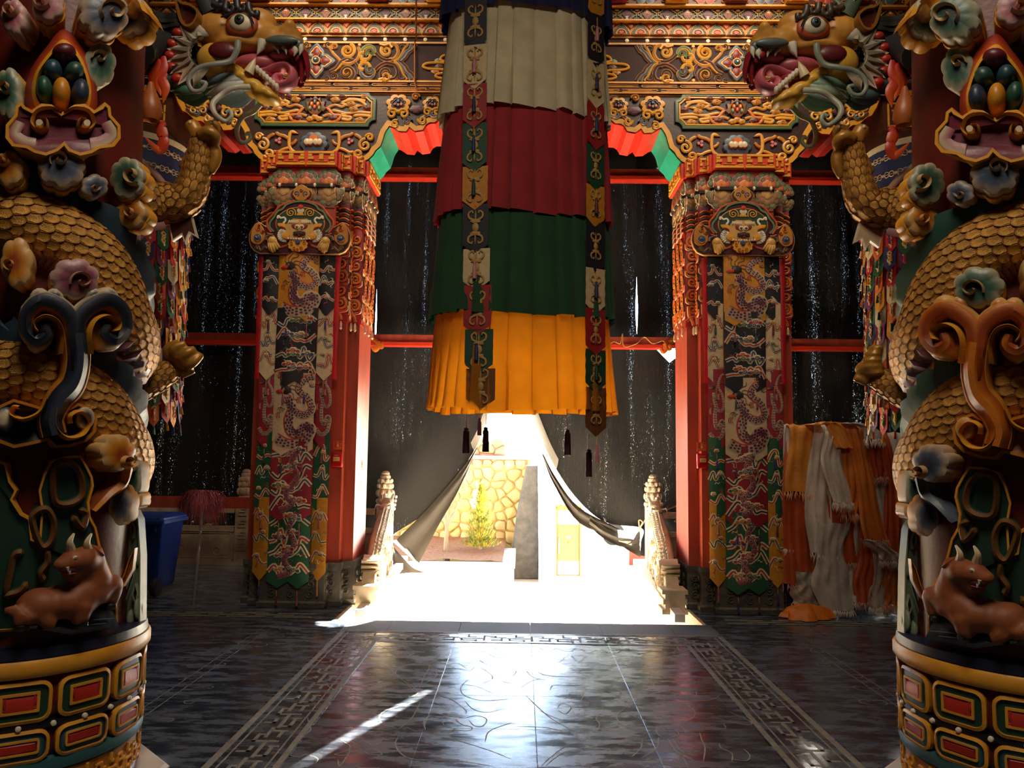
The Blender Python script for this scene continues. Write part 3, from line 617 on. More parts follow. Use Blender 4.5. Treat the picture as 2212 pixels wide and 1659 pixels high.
            for u in (-1, 1): m2.stroke([np.array((t*cx+u*p[0]*sc, cy-.12*sc+p[1]*sc)) for p in spiral(.065, 0, .062, .012, 2.8, -1.3, 16)], .03*sc, .036, K['gold'], K['slate'])
        m2.dome([np.array((t*p[0], p[1])) for p in lobes(1.13, 5.41, .085, .045, 5, .2, .3)], [(0, 0, K['line']), (.1, .026, K['plum']), (.6, .03, K['plum'])]); m2.stroke([np.array((t*p[0], p[1])) for p in spiral(1.12, 5.55, .05, .01, 0, 1.3, 14)], .022, .03, K['ochre'], K['slate'])
        m2.dome(ellip(t*1.12, 5.55, .018, .018, 8), [(0, .02, K['orange']), (.4, .04, K['orange'])])
        for cx, cy, r, a in ((1.03, 5.28, .05, 0), (1.2, 5.29, .05, 3), (.9, 5.24, .045, 1), (1.33, 5.36, .045, 2), (1.42, 5.46, .05, 1)): m2.stroke([np.array((t*p[0], p[1])) for p in spiral(cx, cy, r, .01, a, 1.2, 14)], .024, .028, K['gold'] if a % 2 else K['slate'], K['line'])
        m2.stroke(cr([np.array((t*x, y)) for x, y in ((1.5, 5.62), (1.42, 5.56), (1.35, 5.57), (1.25, 5.5))], 5), .02, .026, K['slate'], K['line'])
        m2.stroke(cr([np.array((t*x, y)) for x, y in ((1.45, 5.4), (1.35, 5.34), (1.28, 5.36), (1.2, 5.31))], 5), .03, .02, K['plum'], K['line'])
        m.build('vine_carving', M['paint'], T); m2.build('arm_carving', M['paint'], T)
bracket(-1); bracket(1)
# end beams running on behind the dragon columns
for s in (-1, 1):
    b = MB(); x0, x1 = sorted((s*3.98, s*7.4)); b.box(x0, 8.3, 5.22, x1, 8.9, 5.60, K['brown']); b.fn = plane(8.3, 0, 5.22)
    for k in range(8):
        for (u0, v0, u1, v1) in ((0, .3, .36, .32), (.0, .05, .02, .32), (.05, .22, .30, .24), (.1, .14, .36, .16), (.34, .05, .36, .24), (.0, .04, .36, .06)): rect(b, x0+.05+k*.42+u0, v0, x0+.05+k*.42+u1, v1, .012, K['gold'], .003)
    tag(b.build('side_beam', M['paint'], smooth=False), 'gold-fretted side beam end behind the %s dragon column' % ('left' if s < 0 else 'right'), 'beam')
# ------------------------------------------------------------------ red pillars with carved capitals
PA, PB, PC = .315, .45, .565
def facet(cx, ox, oy, ang):
    """face centred at (ox, oy) from the axis, normal angle ang; u to its right seen from outside"""
    nx, ny = cos(ang), sin(ang); ux, uy = -ny, nx
    return lambda u, v, w: (cx+ox+ux*u+nx*w, PYC+oy+uy*u+ny*w, v)
def facets(cx, s):
    D = -pi/2; q = [('c', facet(cx, 0, -PC, D), 2*PA)]
    for t in (1, -1):
        q += [('f', facet(cx, t*(PA+PB)/2, -PB, D), PB-PA), ('f', facet(cx, t*(PB+PC)/2, -PA, D), PC-PB)]
    t = -s                                     # the faces that look into the aisle
    A = 0 if t > 0 else pi
    q += [('n', facet(cx, t*PA, -(PC+PB)/2, A), PC-PB), ('n', facet(cx, t*PB, -(PB+PA)/2, A), PB-PA), ('s', facet(cx, t*PC, 0, A), 2*PA)]
    return q
def fan(m, x, z, sc, sg, co, ci, cc):
    """stacked fan of rounded petals"""
    for R, n, r, cs, h in ((.115, 7, .042, co, .006), (.072, 5, .040, ci, .013), (.03, 3, .034, (cc, cc), .020)):
        for k in range(n):
            a = pi*(k+.5)/n; c = cs[k % 2]; m.dome([np.array((x+sc*p[0], z+sg*sc*p[1])) for p in ellip(R*cos(a)*.95, R*sin(a)*1.1+.008, r, r*1.1, 10)], [(0, h-.008, K['line']), (.09, h, K['line']), (.16, h+.001, c), (.65, h+.003, mixc(c, K['line'], .25))])
def petals(m, x, wd, z0, z1, cols):
    h = z1-z0
    for (dx, f, c) in cols:
        for r in range(3):
            for k in range(-(2-r), 3-r):
                px_ = x+dx*wd+k*wd*.17; pz = z0+h*(.12+.27*r)+f*.0
                m.dome(ellip(px_, pz, wd*.12, h*.17, 8), [(0, .0+.008*r, K['line']), (.12, .016+.01*r, K['line']), (.25, .02+.01*r, c[r]), (.7, .026+.01*r, c[r])])
PIL = {}
def pillar(s):
    cx = s*PX_; side = 'left' if s < 0 else 'right'
    T = thing('red_pillar', 'square red lacquered pillar with stepped corners, fourth-bay %s of the doorway' % side if 0 else 'stepped-corner red lacquer pillar on carved grey stone foot at the %s of the doorway' % side, 'pillar', (cx, PYC, 0), 'red pillars')
    PIL[s] = T
    pl = [(PA, -PC), (PA, -PB), (PB, -PB), (PB, -PA), (PC, -PA)]
    def poly(g): 
        q = []
        for k in range(4):
            a = k*pi/2
            for x, y in pl: q.append(np.array((cx+(x+g)*cos(a)-(y-g)*sin(a), PYC+(x+g)*sin(a)+(y-g)*cos(a))))
        return q
    def prism(zs, col):
        m = MB(); R = [[(*p, z) for p in poly(g)] for z, g in zs]; m.grid(R, col, cj=True, cap=(True, True)); return m
    prism([(.44, 0), (4.78, 0)], K['red']).build('shaft', M['redlac'], T, smooth=False)
    sb = prism([(0.0, .035), (.05, .04), (.07, .025), (.36, .02), (.40, .03), (.445, .03)], K['grey'])
    tag(sb.build('stone_foot', M['dstone'], T, smooth=False), 'carved grey stone foot')
    m = MB()
    for kd, f, wd in facets(cx, s):              # carved flower plaques on the stone foot
        m.fn = (lambda u, v, w, f=f: f(u, v, w+.028))
        for k in range(3 if kd in 'cs' else 1):
            x = (k-1)*wd*.31 if kd in 'cs' else 0
            for z in (.14, .24, .32): m.stroke(spiral(x, z, .045, .008, k+z*9, 1.3, 12), .014, .012, K['grey'])
    m.build('foot_carving', M['dstone'], T)
    for kd, f, wd in facets(cx, s):
        # key fret cornice
        m = MB(f); up = 0.
        m.dome([np.array(p) for p in ((-wd/2-.02, 4.64), (wd/2+.02, 4.64), (wd/2+.02, 4.815), (-wd/2-.02, 4.815))], [(0, 0, K['vermil']), (0, .05, K['vermil']), (.006, .055, K['vermil'])], off=True)
        n = 2 if kd in 'cs' else 1; cw = (wd+.02)/n; fb = f; m.fn = lambda u, v, w, fb=fb: fb(u, v, w+.054)
        for k in range(n):
            x = -(wd+.02)/2+k*cw
            for (x0, z0, x1, z1) in ((.06, .80, .94, .97), (.42, .42, .58, .80), (.06, .42, .26, .62), (.06, .62, .2, .80), (.74, .42, .94, .62), (.8, .62, .94, .8), (.02, .05, .98, .22), (.06, .22, .2, .32), (.8, .22, .94, .32), (.3, .28, .7, .34)):
                rect(m, x+cw*x0, 4.645+.168*z0, x+cw*x1, 4.645+.168*z1, .014, K['gold'], .004)
        m.build('key_fret_block', M['paint'], T, smooth=False)
        # petals above the dark belt
        m = MB(f); z0 = 4.46
        m.dome([np.array(p) for p in ((-wd/2, z0), (wd/2, z0), (wd/2, 4.65), (-wd/2, 4.65))], [(0, 0, K['red']), (0, .02, K['red']), (.004, .022, K['red'])], off=True)
        m.fn = lambda u, v, w, fb=fb: fb(u, v, w+.018)
        for dx in ((-1, 0, 1) if kd in 'cs' else (0,)): fan(m, dx*.245, z0, 1. if kd in 'cs' else .78, 1, (K['green'], K['dgreen']), (K['red'], K['dred']), K['orange'])
        m.build('petal_cluster', M['paint'], T)
        m = MB(f); m.dome([np.array(p) for p in ((-wd/2-.005, z0-.04), (wd/2+.005, z0-.04), (wd/2+.005, z0+.0), (-wd/2-.005, z0))], [(0, 0, K['dbrown']), (0, .035, K['dbrown']), (.004, .04, K['dbrown'])], off=True); m.build('dark_belt', M['paint'], T, smooth=False)
        for x in ((-.28, -.1, .1, .28) if kd in 'cs' else (0,)):
            m = MB(lambda u, v, w, f=f: f(u, v, w+.036)); m.dome(ellip(x, z0-.02, .018, .026, 8), [(0, 0, K['cream']), (.2, .016, K['cream']), (.6, .02, K['white'])]); m.build('white_stud', M['paint'], T)
        m = MB(f); m.fn = lambda u, v, w, fb=fb: fb(u, v, w+.004)
        m.dome([np.array(p) for p in ((-wd/2, z0-.26), (wd/2, z0-.26), (wd/2, z0-.04), (-wd/2, z0-.04))], [(0, 0, K['mauve']), (.004, .004, K['mauve'])], off=True)
        for dx in ((-1, 0, 1) if kd in 'cs' else (0,)): fan(m, dx*.245, z0-.045, 1.15 if kd in 'cs' else .8, -1, (mixc(K['sage'], K['dbrown'], .5), K['dbrown']), (mixc(K['dred'], K['tan'], .5), mixc(K['dred'], K['tan'], .35)), K['tan'])
        m.build('leaf_cluster', M['paint'], T)
        # striped arcs and hanging scrolls
        if kd == 'c': continue
        m = MB(f); z1 = z0-.24
        m.dome([np.array(p) for p in ((-wd/2, 2.98), (wd/2, 2.98), (wd/2, z1), (-wd/2, z1))], [(0, 0, K['red']), (0, .012, K['red']), (.004, .014, K['red'])], off=True)
        m.fn = lambda u, v, w, fb=fb: fb(u, v, w+.012)
        nc = 3 if kd == 's' else 1; cw = wd/nc
        for q in range(nc):
            xc = -wd/2+cw*(q+.5)
            for k, c in enumerate((K['orange'], K['black'], K['orange'], K['brown'], K['orange'], K['black'], K['orange'])):
                m.stroke([np.array((xc+x*cw, z1-.015-k*.028+.03*(1-(2*x)**2))) for x in (-.5, -.25, 0, .25, .5)], .026, .016, c)
            z = z1-.22; t = 1
            for k in range(6):
                r = min(.078, cw*.52)
                m.stroke([np.array((xc+t*(p[0]), z-.08+p[1])) for p in spiral(0, 0, r*1.05, r*.1, 1.9, 1.7, 22)], lambda g: .046*(1-.5*g), .022, K['orange'], K['dgreen'] if k % 2 else K['brown'])
                m.stroke([np.array((xc+t*p[0], z+p[1])) for p in cr([(-r, -.10), (-r*.9, -.15), (r*.3, -.17), (r, -.21)], 5)], .03, .018, K['vermil'] if k % 2 else K['ochre'], K['line'])
                z -= .148; t = -t
            m.stroke([np.array((xc+p[0], z+p[1])) for p in cr([(-cw*.35, .1), (-cw*.3, .0), (0, -.06), (cw*.1, -.11)], 5)], .034, .024, K['orange'], K['line'])
        m.build('scroll_trim', M['paint'], T)
        for q in range(nc):
            m = MB(); c = f(-wd/2+cw*(q+.5)+cw*.1, z-.17, .03); m.lathe([(.003, c[2]+.05), (.008, c[2]+.045), (.015, c[2]+.02), (.013, c[2]-.01), (.017, c[2]-.03), (.002, c[2]-.05)], 10, K['cream'], c=c[:2]); m.build('bell_drop', M['paint'], T)
pillar(-1); pillar(1)

# ------------------------------------------------------------------ guardian mask boards
def mask(s):
    c0 = P(648, 500, 7.94) if s < 0 else P(1605, 503, 7.94); ks = .000574
    T = thing('mask_board', 'painted guardian face board with two hands on the %s red pillar' % ('left' if s < 0 else 'right'), 'mask', tuple(c0), 'guardian mask boards')
    f = lambda u, v, w: (c0[0]+(u-960)*ks, c0[1]-w, c0[2]-(v-935)*ks)
    def g(pts, n=0):
        q = [np.array(p, float) for p in pts]; return cr(q, n) if n else q
    def mir(p): return [np.array((1920-q[0], q[1])) for q in p]
    half = g([(960, 40), (1040, 80), (1130, 150), (1170, 225), (1155, 300), (1110, 350), (1230, 410), (1330, 460), (1400, 540), (1480, 640), (1560, 730), (1590, 845), (1660, 800), (1735, 755), (1800, 800), (1860, 890), (1900, 1000), (1905, 1100), (1870, 1220), (1800, 1310), (1690, 1360), (1300, 1366), (960, 1366)])
    full = half+mir(half[1:-1][::-1])
    b = MB(f); b.plate([np.array(p) for p in full], .0, K['plum'], rim=K['tan'], rw=9, rh=.0)
    # thicken
    b2 = MB(f); b2.dome(full, [(0, -.035, K['tan']), (0, .0, K['tan']), (10, .004, K['tan']), (14, .002, hx('43141c'))], off=True); b2.build('board', M['paint'], T, ang=30)
    m = MB(lambda u, v, w: f(u, v, w+.002)); h = .010
    def both(fn_, pts, *a, n=5, **kw):
        q = cr(g(pts), n) if n else g(pts); fn_(q, *a, **kw); fn_(mir(q), *a, **kw)
    S = lambda q, wd, c, e=None, hh=h: m.stroke(q, wd, hh, c, e)
    def D_(q, c, e=None, hh=h, fr=.08): m.dome(q, [(0, 0, e or c), (fr*.6, hh, e or c), (fr, hh, c), (.6, hh*1.3, c)])
    both(S, [(960, 365), (1100, 385), (1230, 440), (1300, 520), (1390, 570), (1450, 680), (1510, 760), (1520, 860), (1440, 950)], 48, K['sage'], K['dgreen'])
    both(S, [(1060, 355), (1220, 400), (1360, 470), (1430, 560), (1500, 650), (1570, 740), (1560, 860), (1490, 960)], 34, K['vermil'], K['gold'])
    D_(ellip(960, 790, 460, 320, 30), K['dgreen'], K['gold'], .006, .04)
    D_(lobes(960, 215, 165, 150, 7, .1, pi/2), K['ochre'], K['gold'])
    for t in (-1, 1): S(spiral(960+t*85, 225, 55, 10, 2.0 if t > 0 else 1.1, 1.2*t, 16), 34, K['blue'], K['line'], .016)
    S(spiral(960, 165, 36, 8, 0, 1.3, 14), 24, K['crim'], K['line'], .018)
    for t in (-1, 1):
        S(spiral(960+t*180, 590, 100, 14, 2.6 if t > 0 else .5, 1.9*t, 26), 30, K['gold'], K['dgreen'], .014)
        S([np.array((960+t*(p[0]-960), p[1])) for p in cr(g([(1270, 790), (1230, 730), (1260, 680), (1320, 690), (1370, 650), (1380, 700)]), 5)], 46, K['white'], K['line'], .014)
    D_(ellip(990-25, 545, 70, 60), K['cream'], K['gold'], .014); D_(ellip(965, 480, 46, 44), K['vermil'], None, .02); D_(g([(880, 640), (1040, 640), (1010, 590), (910, 590)]), K['gold'], K['red'], .012)
    # ears and face
    both(lambda q: D_(q, K['gold'], K['red'], .012), [(1180, 830), (1240, 790), (1380, 790), (1330, 870), (1260, 900), (1180, 900)], n=3)
    both(lambda q: D_(q, K['red'], None, .018), [(1220, 880), (1280, 850), (1330, 850), (1270, 890)], n=2)
    both(lambda q: [m.dome([q[0]+(p-q[0])*1.0 for p in q], [(0, 0, K['line']), (.1, .008, K['white']), (.6, .01, K['white'])])], [(1190, 930), (1300, 870), (1370, 960), (1370, 1060), (1310, 1130), (1190, 1140), (1250, 1050)], n=3)
    for k in range(7):
        a = -1.0+k*.34; both(lambda q: D_(q, K['white'], K['brown'], .013), [(1210+70*cos(a), 1010+70*sin(a)), (1260+90*cos(a-.2), 1010+100*sin(a-.2)), (1250+125*cos(a), 1010+140*sin(a)), (1250+90*cos(a+.2), 1010+100*sin(a+.2))], n=0)
    face = g([(960, 700), (1090, 690), (1190, 760), (1240, 850), (1220, 930), (1270, 990), (1280, 1060), (1210, 1110), (1130, 1090), (1060, 1060), (960, 1060)], 0)
    D_(face+mir(face[1:-1][::-1]), hx('c79a4e'), K['red'], .014, .05)
    both(lambda q: D_(q, K['gold'], K['ochre'], .022), [(1130, 1010), (1200, 950), (1270, 990), (1270, 1060), (1210, 1090), (1150, 1070)], n=4)
    # brows, eyes, nose, mouth, beard
    for k in range(5): both(lambda q: D_(q, K['cream'], K['brown'], .02), [(985+k*36, 795-k*6), (980+k*38, 750-k*2), (1005+k*38, 725), (1030+k*36, 760), (1025+k*36, 800)], n=2)
    both(lambda q: D_(q, K['crim'], K['plum'], .018), [(960, 880), (1000, 820), (1110, 810), (1100, 880), (1040, 910), (980, 905)], n=3)
    for t in (-1, 1):
        x = 960+t*45
        for r, c, hh in ((44, K['white'], .024), (32, K['black'], .027), (24, K['gold'], .03), (12, K['black'], .034)): D_(ellip(x, 860, r, r), c, None, hh)
    D_(lobes(960, 985, 130, 56, 6, .2), hx('2a1712'), None, .026)
    for t in (-1, 1): S([np.array((960+t*p[0], p[1])) for p in cr(g([(8, 1040), (14, 1000), (50, 985), (55, 1000)]), 4)], 20, K['vermil'], None, .036)
    both(S, [(960, 1080), (1080, 1085), (1160, 1060), (1180, 1040)], 26, K['red'], None, .024)
    for k in range(-4, 5): D_(g([(960+k*48-22, 1075), (960+k*48+22, 1075), (960+k*48+18, 1120-4*abs(k)), (960+k*48-18, 1120-4*abs(k))]), K['white'], K['red'], .03)
    both(lambda q: D_(q, K['white'], K['red'], .034), [(1150, 1050), (1190, 1110), (1130, 1100)], n=0)
    D_(lobes(940, 1190, 200, 150, 11, .12, .1), K['gold'], K['red'], .02); 
    for x, y, t in ((830, 1170, 1), (1050, 1170, -1), (880, 1260, 1), (1000, 1260, -1), (940, 1290, 1)): S(spiral(x, y, 38, 8, 1, 1.2*t, 12), 10, K['red'], None, .03)
    D_(ellip(940, 1140, 55, 62), K['blue'], K['line'], .03); S(spiral(940, 1145, 30, 6, 0, 1.3, 12), 9, K['line'], None, .042)
    both(S, [(1140, 1120), (1180, 1190), (1270, 1230), (1370, 1240)], 36, K['red'], K['gold'])
    # upper arms and hands
    both(lambda q: D_(q, K['ochre'], K['gold'], .014), [(1600, 1000), (1640, 880), (1740, 780), (1830, 880), (1860, 1000), (1850, 1130), (1770, 1190), (1680, 1180), (1610, 1100)], n=3)
    for x, y, r in ((1720, 900, 50), (1640, 950, 40), (1710, 830, 28)): both(lambda q: S(q, 12, K['red'], None, .024), [tuple(p) for p in spiral(x, y, r, 6, 0, 1.3, 12)], n=0)
    both(lambda q: D_(q, K['blue'], K['white'], .026), [tuple(p) for p in ellip(1725, 1065, 78, 70)], n=0); both(lambda q: S(q, 12, K['white'], None, .04), [tuple(p) for p in spiral(1720, 1050, 34, 6, 0, 1.3, 12)], n=0)
    both(S, [(1560, 1270), (1600, 1230), (1680, 1300), (1720, 1220), (1760, 1230), (1730, 1280)], 34, K['dgreen'], K['gold'])
    both(S, [(1400, 1260), (1340, 1270), (1330, 1330), (1290, 1320)], 26, K['dgreen'], K['red'])
    both(S, [(1420, 1080), (1470, 1020), (1560, 1040), (1580, 1110)], 44, K['slate'], K['gold'], .026)
    both(S, [(1440, 1000), (1500, 1000), (1560, 980)], 30, K['orange'], K['red'], .026)
    m.build('painted_face', M['flat'], T)
    for t in (-1, 1):                          # carved hands, palm and five fingers each
        hb = MB(); X = lambda q: [f(960+t*(x-960), y, w) for x, y, w in q]
        hb.ell(f(960+t*(1450-960), 1140, .03), (.052, .03, .055), hx('c99a4a'))
        for pts, r in (([(1420, 1160, .035), (1375, 1240, .045), (1345, 1295, .03)], .016), ([(1440, 1190, .04), (1410, 1280, .05), (1400, 1335, .03)], .017), ([(1470, 1190, .04), (1450, 1290, .05), (1425, 1350, .03)], .017), ([(1500, 1180, .04), (1490, 1270, .045), (1470, 1325, .03)], .016), ([(1420, 1110, .035), (1360, 1180, .04), (1310, 1260, .03)], .014)):
            hb.tube(cr(X(pts), 4), [r*1.15]*4+[r]*4+[r*.7], hx('c99a4a'), 8)
        hb.build('hand', M['paint'], T)
mask(-1); mask(1)

# ------------------------------------------------------------------ brocade hangings
BRC = dict(yellow=hx('c9861c'), black=hx('17151a'), cream=hx('cdb38a'), crim=hx('8f1626'), green=hx('17512f'))
def tassel(m, p, L, col, r=.012):
    m.tube([p, (p[0], p[1]-.004, p[2]-L*.35)], .003, K['gold'], 6); q = (p[0], p[1]-.004, p[2]-L*.35)
    m.lathe([(.002, q[2]), (r*.7, q[2]-.008), (r*.55, q[2]-.022), (r*.9, q[2]-.035), (r*1.05, q[2]-L*.65), (.002, q[2]-L*.65)], 9, col, c=(q[0], q[1]), raw=True)
def tri(m, pts, wd, cs, h=.0022):
    a, b_, c = cs; m.band(cr(pts, 6), wd/2, wd/2, [(-1, 0, a), (-.72, h, a), (-.70, h, b_), (-.36, h, b_), (-.33, h*1.2, c), (.33, h*1.2, c), (.36, h, b_), (.70, h, b_), (.72, h, a), (1, 0, a)])
def bro_dragon(m, w, h, body, bg):
    q = cr([(.5*w, .46*h), (.25*w, .40*h), (.12*w, .28*h), (.36*w, .17*h), (.46*w, .02*h), (.28*w, -.06*h), (.05*w, -.02*h), (-.12*w, .08*h), (-.16*w, .2*h)], 8)
    q2 = cr([(-.14*w, .16*h), (-.02*w, .02*h), (-.1*w, -.12*h), (-.05*w, -.26*h), (.14*w, -.3*h), (.3*w, -.2*h), (.45*w, -.24*h), (.3*w, -.4*h), (-.1*w, -.44*h), (-.42*w, -.36*h)], 8)
    e = mixc(body, K['cream'], .55)
    for path, wd in ((q, .085*w), (q2, .12*w)):
        m.band(path, lambda t: wd*(.55+.45*min(1, 3*t)), wd, [(-1.1, 0, K['cream']), (-.9, .003, e), (-.8, .004, e), (.8, .004, e), (.9, .003, K['red']), (1.15, 0, K['red'])])
        N = len(path)
        for i in range(2, N-2, 2):
            t = path[i+1]-path[i-1]; t = t/np.hypot(*t); nn = np.array((-t[1], t[0]))
            for k in ((-.6, 0, .6) if (i//2) % 2 else (-.3, .3)):
                c = path[i]+nn*k*wd; m.dome([c+t*x+nn*y for x, y in ellip(0, 0, wd*.34, wd*.27, 7)], [(0, .0035, body), (.25, .006, body)])
    c = np.array((-.2*w, .27*h))
    for k in range(7):
        a = radians(-70+k*32); d = np.array((cos(a), sin(a))); o = np.array((-d[1], d[0])); m.stroke(cr([c+d*.06*w, c+d*.18*w+o*.05*w, c+d*.3*w-o*.04*w, c+d*.4*w+o*.02*w], 4), .02*w, .005, body if k % 2 else K['dbrown'], e, taper=1)
    m.dome([c+p for p in lobes(0, 0, .15*w, .11*w, 7, .18)], [(0, .001, K['dbrown']), (.2, .007, K['dbrown'])])
    m.dome([c+np.array((-.15*w, -.03*w))+p for p in lobes(0, 0, .11*w, .06*w, 5, .2)], [(0, .003, K['pink']), (.2, .009, K['vermil'])]); m.dome(ellip(c[0]-.05*w, c[1]+.02*w, .03*w, .03*w, 8), [(0, .008, K['white']), (.4, .011, K['black'])])
    for bx, by, sx in ((-.3, .05, -1), (.1, -.36, 1), (.38, .33, 1)):
        b0 = np.array((bx*w, by*h))
        for k in range(4):
            a = radians((200 if sx < 0 else -20)+k*38); m.stroke(cr([b0, b0+np.array((cos(a)*.07*w, sin(a)*.07*w)), b0+np.array((cos(a+.4)*.13*w, sin(a+.4)*.12*w))], 3), .02*w, .006, body, K['cream'], taper=1)
    for x, y in ((-.38, .42), (.1, .1), (-.4, -.1)):
        b0 = np.array((x*w, y*h))
        for k in range(3): m.stroke(cr([b0+np.array((.04*w*k, 0)), b0+np.array((.04*w*k-.03*w, .05*h)), b0+np.array((.04*w*k+.02*w, .09*h))], 3), .018*w, .004, K['red'] if bg != 'crim' else K['cream'], taper=1)
def bro_cloud(m, w, h, bg, sd=1):
    L, B = K['cream'], (K['blue'] if bg in ('black', 'cream', 'crim') else K['dgreen']); A = K['grey'] if bg == 'black' else (K['brown'] if bg == 'cream' else K['line'])
    rq = random.Random(int(w*1000+h*100)+sd); nar = w < .25; rows = 3 if nar else 4; wd = .034 if nar else .046
    for j in range(rows):
        y0 = -.45*h+.9*h*j/rows; st = [(-.5*w, y0+rq.uniform(0, .08)*h)]
        for x in ((-.2, .1, .25) if nar else (-.32, -.22, -.02, .12, .2, .34)): st.append((x*w, y0+rq.uniform(-.02, .22)*h))
        st.append((.5*w, y0+rq.uniform(0, .15)*h)); tri(m, [(sd*x, min(.46*h, max(-.44*h, y))) for x, y in st], wd, (A, L, B if j % 2 else (K['red'] if bg != 'crim' else K['navy'])))
        for q in range(1 if nar else 3):
            x = rq.uniform(-.3, .3)*w; y = y0+rq.uniform(.08, .2)*h; r = .03 if nar else .042; c = rq.choice([K['blue'], K['green'], K['red'], K['ochre'], K['slate'], K['mauve']])
            if abs(y) > .42*h: continue
            for dx, dy, k in ((0, 0, 1), (r*1.1, -r*.3, .75), (-r*1.1, -r*.3, .75)): m.dome([np.array((sd*(p[0]+(0 if nar else dx)), p[1]+dy)) for p in lobes(x, y, r*k, r*.8*k, 5, .2, .3)], [(0, .001, A), (.1, .005, L), (.3, .006, L), (.32, .007, c), (.7, .008, c)])
            m.stroke([np.array((sd*p[0], p[1])) for p in spiral(x, y, r*.55, .004, 0, 1.3, 12)], .008, .011, L)
        for q in range(3 if nar else 5):
            x, y = rq.uniform(-.42, .42)*w, y0+rq.uniform(0, .22)*h; a = rq.uniform(0, 6); d = np.array((cos(a), sin(a)))*.03; o = np.array((-d[1], d[0])); p = np.array((x, min(.42*h, y)))
            m.stroke(cr([p-d, p-d*.3+o*.4, p+d*.3-o*.4, p+d], 4), .008, .004, rq.choice([K['red'] if bg != 'crim' else L, K['sage'], L, K['slate']]), taper=2)
    return
    L, B = K['cream'], (K['blue'] if bg in ('black', 'cream', 'crim') else K['dgreen']); A = K['grey'] if bg == 'black' else (K['brown'] if bg == 'cream' else K['line'])
    for pts in ([(-.5, .02), (-.32, .1), (-.25, .26), (-.05, .32), (.12, .3), (.2, .18), (.1, .08), (.18, 0), (.28, .1), (.42, .14)], [(-.5, .42), (-.3, .38), (-.34, .28), (-.48, .24)], [(.5, .42), (.35, .4), (.32, .3), (.5, .26)], [(-.5, -.22), (-.36, -.16), (-.3, -.3), (-.12, -.34), (.08, -.3), (.2, -.4), (.48, -.36)]):
        tri(m, [(sd*x*w, y*h) for x, y in pts], .1*w, (A, L, B))
    for x, y, r, c in ((-.12, -.1, .13, K['blue']), (.16, -.12, .13, K['green']), (.02, -.02, .12, K['red']), (-.34, -.12, .1, K['ochre']), (.38, -.1, .1, K['slate'])):
        m.dome([np.array((sd*p[0], p[1])) for p in lobes(x*w, y*h, r*w, r*w*.8, 5, .2, .3)], [(0, .001, A), (.1, .004, L), (.28, .005, L), (.3, .006, c), (.7, .007, c)]); m.stroke([np.array((sd*p[0], p[1])) for p in spiral(x*w, y*h, r*w*.5, .005, 0, 1.3, 12)], .012, .011, L)
